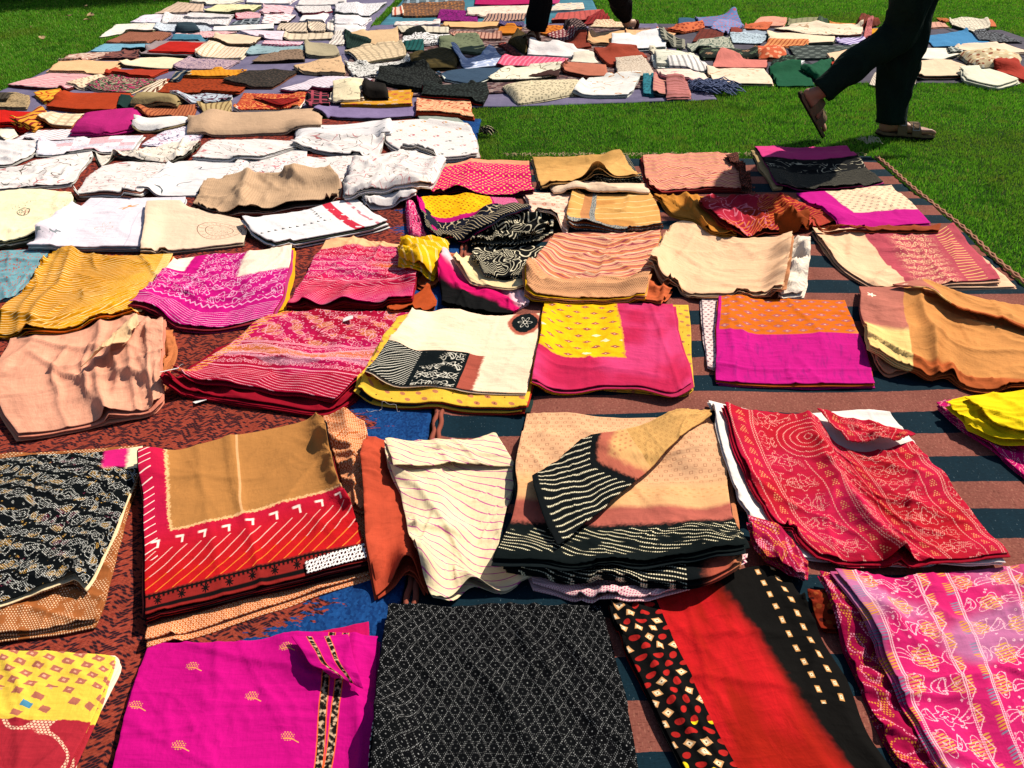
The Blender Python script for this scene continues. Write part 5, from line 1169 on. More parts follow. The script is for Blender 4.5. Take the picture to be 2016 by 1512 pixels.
def far(rows, **kw):
    for row in rows:
        a = [t.strip() for t in row.split('|')]
        opt = eval('dict(' + (a[4] if len(a) > 4 else '') + ')'); k = dict(kw); k.update(opt)
        if 'um' in k and k['um']: k['um'] = [pm(t) for t in k['um'].split(';')]
        m = a[2]; hsh = sum(map(ord, a[3])) % 5
        if m.startswith('p:') and not any(w in a[3] for w in ('plain', 'smooth', 'pure', 'bright', 'snow', 'padded', 'thick')) and hsh < 4:      # a faint tone on tone weave or print
            c = m[2:]; d = ''.join('%02x' % int(int(c[i:i + 2], 16) * 0.72) for i in (0, 2, 4))
            m = ('v:%s,%s:18' % (c, d), 'st:%s,%s:0.03:80' % (c, d), 'sp:%s,%s:45' % (c, d), 'ch:%s,%s:0.05' % (c, d))[hsh]
        Fr(a[0], a[1], pm(m), a[3], **k)
far('''A|-40,632 120,628 232,628 / / 150,722 -40,726 /|p:b81c14|plain bright red cloth at the left edge above the cream speckled one|n=5
A|240,632 292,655 200,728 78,728|st:c8882c,7c1c20:0.03:80|bundle of ochre and maroon edged cloth beside the plain red one|wr=2.0,n=4
A|300,652 490,632 400,712 222,702|p:e8cca8|cream cloth end tucked against the magenta cloth|um='p:b4703c'
A|480,640 650,622 812,600 / 790,640 / 745,704 600,735 396,735 /|p:a82068|glossy plain magenta cloth with a rounded near side|n=3,th=0.012,puff=0.03,wr=0.6
A|848,612 1115,592 1082,662 788,672|st:a8603c,7c3c28:0.016:90|terracotta cloth with fine ribs next to the beige fringed one|n=3
A|1118,592 1312,572 1312,642 1200,690 1080,664|st:b09868,7c6440:0.03:80|beige fringed cloth to the right of the ribbed terracotta one|n=3,wr=1.6
A|770,702 900,675 1065,665 / 1075,690 / 900,728 752,728 /|p:dad4ce|white padded roll below the ribbed terracotta cloth|puff=0.02,um='p:7c6c50'
E|-260,130 -100,90 50,75 400,55 740,28 / / 750,210 500,215 200,225 0,235 -280,235 /|p:b8987a|long padded beige brown roll of cloth in front of the lilac one|n=2,th=0.010,puff=0.026,wr=0.7,roll=True
E|760,32 1000,38 1460,52 / 1475,90 / 1440,132 1150,155 860,145 695,95 /|p:7c6c90|plain lilac purple cloth folded in a long strip|n=2,th=0.010,wr=0.8,um='p:2c2834'
B|60,540 250,530 430,518 / / 432,605 200,608 34,608 /|f:c89028,b42c44,c8a890:0.07|mustard cloth printed with red and grey round flowers|n=3,um='p:b87c1c'
B|465,560 600,556 752,552 / 770,600 / 786,668 600,650 462,652 /|b:dcac80,b4543c:18|peach cloth with rust flower print by the grass corner|n=4,um='p:a83c20'
A|-40,528 80,528 172,540 / / 150,612 -40,612 /|p:a48c68|olive beige cloth at the left edge behind the red cloth|wr=2,n=3
A|190,528 345,505 372,560 245,576|b:d8a030,b42c1c:10|small yellow cloth with bold red shapes near the left edge|wr=1.5
A|370,530 560,528 742,530 / / 640,618 450,620 255,600 /|p:a03818|large plain red brown cloth behind the magenta one|n=4
A|690,560 1020,585 960,612 668,612|p:18302c|dark green cloth under the olive rolled one|n=2
A|770,532 1042,530 1000,582 738,572|p:948058|olive beige roll with a pale end, behind the terracotta cloth|puff=0.025,wr=1.5
A|1050,548 1180,530 1300,510 / 1312,535 / 1312,562 1150,580 978,582 /|b:b4bcc4,583040,687480:12|pale grey blue cloth printed with dark red flowers|n=3,um='p:d8d4c8'
A|1380,530 1560,536 1752,535 / / 1690,622 1500,618 1325,622 /|b:a42c24,e0904c:22|red cloth finely striped in orange beside the black checked corner|n=4,um='p:ecdcc8'
A|1435,548 1560,575 1700,562 1600,604|p:8c1c18|dark red sash twisted over the orange striped red cloth|wr=2,n=2
A|1752,522 1862,510 1868,592 1735,590|ch:141418,b04858:0.05|black cloth with a dark red check behind the beige roll|n=2
A|1900,492 2020,482 2060,560 1866,572|p:e4d4bc|cream cloth with an uneven edge beside the black checked corner|n=3
A|280,415 420,418 562,432 / / 380,505 200,495 45,480 /|st:e0b4b0,b05c6c:0.03:20|pink printed cloth with rows of small marks on the lilac sheet at left|n=3,um='p:5c2420'
A|620,425 702,442 480,502 385,488|p:e0c4a4|cream fringed cloth between pink printed and dark flowered ones|n=2
A|640,436 760,440 892,450 / / 742,526 600,515 488,494 /|b:2c3828,a8385c,c8bc98:16|dark green cloth densely printed with pink flowers|n=3,um='p:c8b090'
A|950,446 1120,442 1292,446 / 1400,480 / 1340,532 1100,530 868,522 /|p:943818|wide rust brown cloth with a seam, behind the olive roll|n=3
A|905,452 945,448 865,522 765,528|st:e0d0b4,6c3c28:0.03:80|thin striped cream edge left of the wide rust cloth|n=4
A|1410,402 1560,398 1692,402 / 1600,460 / 1545,492 1400,490 1276,480 /|sp:2c2824,483c34:50|black brown quilted cloth behind the orange striped red one|n=3,wr=1.8,um='p:6c4434'
A|1820,430 1960,432 2110,448 / / 1980,525 1780,510 1588,490 /|p:e4d4dc|pale pink white cloth at the feet of the beige stack, with maroon edge|n=4,um='p:6c1c38'
A|340,346 520,345 712,350 / / 602,420 430,418 258,410 /|p:dcae80|plain peach cloth near the left corner of the lilac sheet|n=3
A|660,396 800,392 952,395 / / 850,442 720,440 598,430 /|p:a03420|plain brick red cloth behind the dark green flowered one|n=3
A|800,330 930,326 1072,335 / / 968,388 830,380 676,370 /|p:e4d0ac|plain cream cloth behind the brick red one|n=3,um='p:5c4c34'
A|1072,336 1210,335 1362,345 / / 1270,396 1120,390 985,386 /|b:b4989c,6c5c74:20|lilac grey printed cloth right of the plain cream one|n=3
A|1085,396 1240,394 1402,396 / / 1282,448 1140,445 998,440 /|d:d08c24,b46c18:0.03|mustard orange cloth with tiny dots in the middle left|n=3,um='p:a8702c'
A|1030,396 1086,396 1006,442 958,440|st:1c3044,a49880:0.04:80|navy cloth edge left of the mustard orange one|n=3
A|1670,372 1800,345 1932,325 / 1950,370 / 1962,422 1820,410 1698,400 /|p:cca880|beige knotted cloth with a hanging fold on the speckled rug|n=4,wr=1.8
A|390,302 540,295 702,290 / / 500,346 420,350 338,352 /|b:a87c6c,e0ccb8:12|brown pink patterned cloth near the left edge of the sheet|n=2,wr=1.5
A|700,292 800,270 772,332 560,335|b:7c4c44,2c2024:12|crumpled brown and black patterned scarf by the red cloth|wr=3,n=2
A|590,250 740,248 892,252 / / 820,292 670,292 515,290 /|p:74a4b8|pale blue cloth at the left edge of the laid out area|n=2,um='p:14202c'
A|905,228 1250,240 1092,315 795,308|p:8c7c7c|grey mauve cloth framing the bright red one|n=4,um='p:2c3024'
A|960,236 1100,240 1242,246 / / 1120,298 980,296 838,290 /|p:ac2018|bright red plain cloth lying on a grey mauve one|n=2
A|1200,250 1310,256 1432,266 / / 1370,328 1240,330 1110,320 /|ch:e4d4bc,b48c64:0.03|cream cloth with a fine tan check right of the bright red cloth|n=3
A|1450,256 1590,252 1732,250 / / 1722,292 1560,300 1398,312 /|v:88a0a4,5c7478:14|grey blue cloth behind the long brown shawl|n=2
A|1480,312 1600,292 1732,288 / / 1722,342 1580,345 1425,348 /|p:88705c|dull brown ribbed shawl on the speckled rug|n=3,wr=1.6,um='p:2c2420'
A|742,176 850,176 972,190 / / 890,242 750,245 606,236 /|ch:a06850,5c3028:0.02|brown finely checked cloth at the left edge behind the pale blue one|n=3,wr=1.5
A|1010,176 1180,180 1345,182 / / 1190,214 1080,216 975,206 /|b:dcb4b0,b07078:20|pale pink cloth with wavy edge behind the cream one|n=2,wr=1.5,um='p:2c2c28'
A|1220,198 1350,196 1482,212 / / 1420,262 1300,258 1185,240 /|p:d8bea0|plain cream beige cloth behind the tan checked one|n=4,um='p:4c4034'
A|1500,224 1610,226 1722,236 / / 1700,252 1600,255 1488,250 /|d:e4b8c0,c0587c:0.03|light pink cloth with rose dots behind the grey blue one|n=2
A|990,210 1062,208 1142,216 / / 1180,238 1060,242 955,236 /|p:487c90|small teal blue cloth behind the bright red one|n=2
A|1360,176 1490,174 1612,180 / / 1600,228 1540,225 1475,214 /|v:dcc8d0,b08894:16|pale mauve cloth right of the cream beige one|n=3
A|1730,242 1810,246 1905,262 / / 1925,312 1830,325 1738,320 /|p:a09478|khaki rumpled cloth on the speckled rug near the green edged one|n=3,wr=1.8
A|660,136 780,132 905,140 / / 870,182 740,180 560,208 /|p:e4dccc|cream white cloth with scalloped dark edge at the left|n=3,wr=1.8,um='p:6c6c50'
A|890,140 1020,136 1152,140 / 1190,155 / 1212,176 1040,178 872,176 /|p:c4ccd4|bluish white cloth under a small navy roll|n=2
A|1000,132 1060,126 1105,130 / / 1135,168 1060,172 996,164 /|p:2c3c44|small dark navy roll lying on the bluish white cloth|n=2,puff=0.02
A|1220,150 1390,142 1552,136 / / 1552,166 1380,172 1208,176 /|p:dcd6d2|bright plain white cloth in the far left block|n=3,um='p:4c5450'
A|1620,192 1780,186 1952,180 / / 1942,222 1780,222 1608,226 /|p:dcc8ac|pale cream cloth strip behind the khaki one|n=2
A|1590,130 1660,128 1742,130 / / 1742,182 1660,180 1568,170 /|p:ccb8a0|small beige cloth, left of the matching one in the far left block|n=3
A|1750,118 1800,124 1855,140 / / 1842,182 1800,184 1748,172 /|p:d0bca4|small beige cloth, right of the matching one in the far left block|n=3
A|1862,130 1940,126 2022,130 / / 2022,184 1940,178 1856,172 /|p:dcd0c4|off white cloth at the right edge of the far left block|n=3
A|820,86 890,80 955,86 / / 905,132 820,130 735,126 /|v:dcd4dc,a894a8:16|lilac white cloth at the far left margin by the lawn|n=3
A|940,82 1130,86 1322,92 / / 1282,142 1100,138 915,132 /|p:dad4d2|large rumpled white cloth in the far left block|n=3,wr=1.6,um='p:b8b0a8'
A|1080,60 1200,66 1335,76 / / 1300,98 1170,100 1045,96 /|p:d4ccc8|small white cloth lying behind the large rumpled white one|n=2
A|1330,60 1400,70 1482,76 / / 1472,102 1410,106 1345,106 /|d:d8a8ac,a8485c:0.04|coral pink cloth between white ones at the far left|n=2,um='p:8c2c34'
A|1500,80 1590,80 1675,86 / / 1622,134 1560,134 1486,130 /|f:e8dcd8,a83c4c,783048:0.09|white cloth printed with crimson flowers in the far left block|n=3,um='p:241c24'
A|1330,122 1400,112 1482,110 / / 1450,142 1380,144 1306,140 /|ch:283038,a0a8ac:0.06|navy and grey checked cloth before the crimson flowered one|n=2,wr=2
A|1730,70 1800,70 1862,80 / / 1832,127 1770,126 1696,120 /|p:e4dcd8|off white cloth between crimson flowered and snow white ones|n=3
A|1908,80 1970,80 2022,86 / / 2022,132 1940,132 1866,130 /|p:dcd8d4|snow white cloth at the right of the far left block|n=3
A|1010,10 1080,14 1155,22 / / 1150,64 1000,72 876,74 /|p:d4b8a0|dusty pink cream cloth at the top of the left margin|n=3,wr=1.3
A|1230,26 1350,26 1482,32 / / 1420,62 1300,66 1155,62 /|p:dcd4a4|pale yellow green folded cloth near the top left|n=4,um='p:5c6040'
A|1500,30 1580,32 1664,40 / / 1640,77 1560,80 1472,76 /|f:dcb8bc,b04c5c,a89098:0.07|rose flowered cloth near the top left|n=3
A|1670,36 1770,32 1872,32 / / 1882,62 1800,82 1715,86 /|p:dad2ce|white cloth with a maroon corner near the top left|n=3,um='p:6c1830'
A|1920,22 1970,16 2022,10 / / 2022,74 1950,76 1896,62 /|p:d8d4d0|white cloth with a dark underside, top of the far left block|n=4,um='p:384040'
A|1090,-2 1240,-2 1382,0 / / 1302,22 1190,24 1076,16 /|p:e0d8c8|pale cloth cut by the top edge of the photo, left one|n=3
A|1402,-12 1540,-12 1685,-12 / / 1642,18 1520,20 1396,16 /|v:e4dcd8,a08890:14|pale cloth cut by the top edge of the photo, middle one|n=3
A|1702,0 1830,-4 1962,-6 / / 1952,22 1820,26 1688,26 /|p:d4ccc8|pale cloth cut by the top edge of the photo, right one|n=3
B|0,22 140,8 292,-2 / / 192,74 100,72 0,66 /|p:d8d4d4|white rumpled cloth beside the strip of grass at the top|n=3,wr=1.5,um='p:48504c'
B|0,86 100,84 204,92 / / 152,134 80,134 0,130 /|v:d8d2d2,b0a0a8:14|white cloth in the second place down beside the strip of grass|n=3
B|0,142 80,138 175,142 / / 150,178 80,182 0,182 /|p:e0d8d4|off white cloth in the third place down beside the strip of grass|n=3
B|0,190 20,185 60,188 / / 50,240 20,245 -40,240 /|p:dcd0c4|cream cloth tucked behind the green lined beige one|n=2
B|392,-12 560,-8 722,-8 / / 722,32 560,34 382,30 /|ch:182c34,a4b4bc:0.09|black blue and white checked cloth at the top centre|n=2
B|380,28 560,22 732,12 / / 732,72 560,88 388,92 /|sp:6c4c38,b4743c,3c2c28:30|brown cloth covered in orange specks at the top centre|n=3
B|326,42 378,38 392,88 322,88|st:e0c8b4,b4543c:0.05:90|cream and red end of cloth beside the orange speckled one|n=2
B|600,66 700,72 812,72 / / 802,127 690,125 568,120 /|b:84186c,501048:14|crumpled purple magenta scarf at the top centre|n=3,wr=3.0
B|800,-12 950,-16 1102,-20 / / 1102,22 950,26 788,26 /|p:a80c54|bright magenta cloth cut by the top edge of the photo|n=3
B|750,42 900,34 1100,32 / / 1080,88 900,92 748,92 /|v:dcc8b4,b08c78:14|cream cloth with faint print below the bright magenta one|n=3
B|862,92 960,88 1082,86 / / 1072,112 960,120 836,122 /|st:b48c78,2c2c3c:0.03:90|small striped cloth with a rainbow edge on the blue sheet|n=2
B|1252,22 1330,18 1402,14 / / 1415,52 1320,60 1206,62 /|f:dcc8b0,a86c5c,7c8c9c:0.1|cream cloth with a pink inner fold on the blue sheet|n=3,wr=2,um='p:d8d4d0'
B|1212,-2 1240,-4 1275,0 / / 1262,18 1230,22 1200,20 /|p:ac3064|small rose cloth beside the second walker at the top|n=2
B|340,122 460,116 592,116 / / 592,134 460,142 336,142 /|f:dcd4cc,a8746c:0.07|pale cloth with faded pink flowers on the blue sheet edge|n=2
B|350,144 490,142 642,152 / / 642,192 500,190 378,180 /|p:d8ccb4|cream cloth with a black triangular fold near the top centre|n=3,um='p:181c18',wr=1.5
B|400,168 440,150 480,144 / / 520,182 450,188 380,184 /|p:141814|black folded triangle of cloth on the cream one|n=2,wr=1.5,puff=0.015
B|620,126 780,124 932,130 / / 922,158 760,158 598,152 /|p:dcaa74|plain apricot cloth left of the dark purple one|n=3
B|940,126 1005,122 1076,124 / / 1062,152 1000,154 928,152 /|d:3c3054,7c7094:0.03|dark purple dotted cloth near the second walker's foot|n=3
B|940,156 1000,152 1062,156 / / 1022,192 970,194 906,188 /|st:c87c1c,a8541c:0.03:0|orange printed cloth left of the second walker's foot|n=3
B|1180,152 1230,146 1292,150 / / 1272,192 1220,196 1166,188 /|sp:c87420,7c2c18:30|orange printed cloth right of the second walker's foot|n=3
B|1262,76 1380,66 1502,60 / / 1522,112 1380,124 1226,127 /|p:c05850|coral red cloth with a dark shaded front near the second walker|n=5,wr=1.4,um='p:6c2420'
B|1502,58 1530,56 1562,102 1402,122|p:8c2424|maroon ragged cloth beside the coral one at the edge of the grass|n=2,wr=2.5
B|1298,112 1370,108 / 1420,150 / 1452,192 1382,218 / 1330,160|di:1c1014,a08078:0.045|thick black roll of cloth with diagonal rows of pale dots|n=2,puff=0.05,th=0.012
B|60,188 200,168 352,156 / / 362,232 300,252 240,252 /|p:ccaa80|beige cloth folded over a dark green one at the middle left|n=3,um='p:b09470'
B|55,190 140,215 205,242 / / 182,274 120,272 66,266 /|p:1c3028|dark green turned back corner of the beige cloth|n=2
B|390,202 520,194 652,196 / / 642,232 500,244 378,240 /|b:dcd8d4,34342c:16|white cloth with black flower print near the top centre|n=3
B|670,176 800,182 942,190 / / 942,217 800,216 656,206 /|st:bc8c78,7c4c40:0.03:90|salmon brown cloth with small dotted stripes|n=3
B|1200,200 1290,176 / 1330,190 / 1372,216 1288,238 /|di:743038,dcc0b4:0.045|maroon cloth with rows of white diamonds by the second walker|n=2,wr=1.0
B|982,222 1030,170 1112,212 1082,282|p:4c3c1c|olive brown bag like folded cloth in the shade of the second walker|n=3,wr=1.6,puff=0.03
B|920,250 960,245 1050,300 1020,312|sp:5c2824,9c4438:30|narrow dark red cloth beside the olive brown one|n=2
B|1110,236 1190,238 1282,252 / / 1252,288 1180,285 1088,270 /|p:b06c50|rounded terracotta cloth behind the white strip|n=2,puff=0.015
B|1300,236 1360,226 1422,222 / / 1455,262 1390,275 1318,278 /|p:7c3020|dark rust draped cloth below the white diamond one|n=3,wr=2
B|1240,256 1290,246 1342,270 1250,286|p:b08c50|small khaki yellow cloth beside the terracotta one|n=2
B|1460,192 1550,184 1642,182 / / 1662,244 1560,250 1426,242 /|p:d8a878|soft plain apricot cloth, right of the thick black roll|n=3,wr=1.8
B|1642,172 1790,168 1942,170 / / 1902,208 1780,212 1658,212 /|p:e0aa7c|light orange cloth behind the doubled white one|n=2,wr=1.5
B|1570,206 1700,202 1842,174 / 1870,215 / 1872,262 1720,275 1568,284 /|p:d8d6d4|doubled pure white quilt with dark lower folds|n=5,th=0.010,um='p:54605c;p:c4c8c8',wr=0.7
B|1480,132 1590,122 1702,120 / / 1692,162 1560,162 1436,156 /|sp:dcc4a0,a87c60:40|cream flecked cloth behind the apricot one|n=2
B|592,226 700,212 802,204 / 840,250 / 862,302 730,290 598,270 /|p:6c7458|sage green cloth with a beige streak, near the middle|n=3,wr=1.4
B|392,252 502,244 502,287 400,284|p:1c5450|small dark teal cloth left of the sage green one|n=2
B|50,276 200,256 372,240 / 395,275 / 402,312 280,330 158,352 /|p:d4bc98|large beige cream cloth left of the dark olive heap|n=4,um='p:605c44;p:e0d8c8'
B|400,312 520,285 602,270 / 680,290 / 702,305 682,382 560,388 450,380 /|p:4c4020|dark olive cloth in a loose heap|n=3,wr=3.0,puff=0.03
B|655,308 760,330 902,288 / 940,315 / 965,335 930,378 830,380 740,388 /|b:a0acc8,d8dce8:8|light blue and white cloth with curled corners|n=2,wr=1.3,um='p:1c3048',bumps=(('B',0.9,0.05,0.12),('B',0.05,0.04,0.12))
B|962,316 1130,316 1322,326 / / 1272,372 1100,374 918,372 /|st:d0506c,e07c90:0.03:90|bright rose pink cloth in the middle of the speckled rug|n=3,um='p:501c2c'
B|1110,266 1280,270 1442,286 / / 1442,322 1280,318 1090,308 /|p:dad2ce|plain white cloth strip behind the rose pink one|n=3
B|1352,312 1410,306 1462,312 / / 1494,357 1410,360 1338,357 /|p:d8ccb8|small cream and olive cloth in front of the white strip|n=3,um='p:606048'
B|1470,264 1580,265 1702,282 / / 1772,322 1650,345 1558,358 / 1500,310|p:943c28|plain brick coloured cloth below the doubled white quilt|n=4
B|1780,282 1900,278 2020,282 / / 2020,352 1920,352 1828,346 /|sp:d8ccb4,8c8c74:40|cream cloth with a grey green scribble print|n=3
B|50,342 230,362 412,335 / / 432,382 270,420 108,442 /|b:d8d4cc,2c302c:24|white cloth printed with tiny black flowers, lying near the black crinkled ones|n=3,wr=1.4
B|258,402 380,380 502,380 / 570,410 / 602,450 520,505 360,480 228,452 /|sp:141614,303430:50|black crinkled cloth, upper of two near the lilac sheet edge|n=4,wr=2.0
B|680,402 830,385 984,384 / 900,430 / 782,477 680,460 572,430 /|p:34485c|slate blue plain cloth with a pale right edge|n=3,um='p:d8dccc'
B|962,392 1120,378 1284,370 / 1270,395 / 1250,422 1080,462 870,452 /|v:dcd4bc,8c8068:14|cream printed cloth beside the slate blue one|n=3,um='p:3c3c30'
B|1100,440 1200,405 1275,392 1270,420 1100,465|p:3c2420|dark brown twisted scarf between the cream printed and terracotta cloths|n=1,wr=2.5
B|1310,360 1420,362 1532,366 / / 1552,432 1420,425 1278,396 /|p:b06850|plain terracotta cloth behind the embroidered white one|n=4,um='p:5c2c20'
B|1588,346 1680,338 1762,336 / / 1812,437 1710,440 1608,442 /|sp:c8b8a4,a08c78:60|thick oatmeal coloured quilt with scalloped edges|n=4,wr=1.0
B|1792,336 1900,338 2020,352 / / 2020,392 1930,394 1830,392 /|st:dcdcd0,98a094:0.035:90|white cloth finely striped in grey green right of the oatmeal quilt|n=2
B|510,482 680,478 862,475 / 868,520 / 842,574 660,562 488,552 /|sp:101412,2c3430:50|black crinkled cloth, lower of two near the lilac sheet edge|n=4,wr=2.0,um='p:101412;p:a02420'
B|0,440 90,436 172,442 / / 150,472 70,484 0,490 /|p:e0ccd0|pale pink end of cloth left of the black crinkled ones|n=2
B|-10,492 80,478 162,482 / / 135,562 60,568 -10,566 /|p:dccca8|cream cloth behind the mustard flowered one|n=2
B|160,476 220,468 292,490 / / 302,530 230,528 156,522 /|p:1c1814|dark roll of cloth with a tan end behind the mustard flowered one|n=2,puff=0.04
B|950,486 1160,462 1382,444 / 1400,475 / 1375,512 1200,540 1040,560 /|p:d4c4a0|cream tube of rolled cloth along the lilac sheet edge|n=2,puff=0.035,roll=True,th=0.008,wr=0.5
B|1440,440 1580,434 1732,440 / 1700,485 / 1662,532 1500,530 1352,526 /|v:d8d4cc,b8804c:14|white cloth with small ochre motifs on the lilac sheet edge|n=4,wr=0.8,um='p:b4b4ac'
B|1740,452 1800,450 1810,535 1752,530|p:2c7480|teal end piece of the terracotta pink cloth|n=3
B|1800,450 1900,452 1992,460 / / 2022,532 1920,532 1806,532 /|st:b4706c,c48c74:0.04:0|terracotta pink cloth with a teal side near the blue tassels|n=3,um='p:2c3840'
'''.strip().split('\n'))

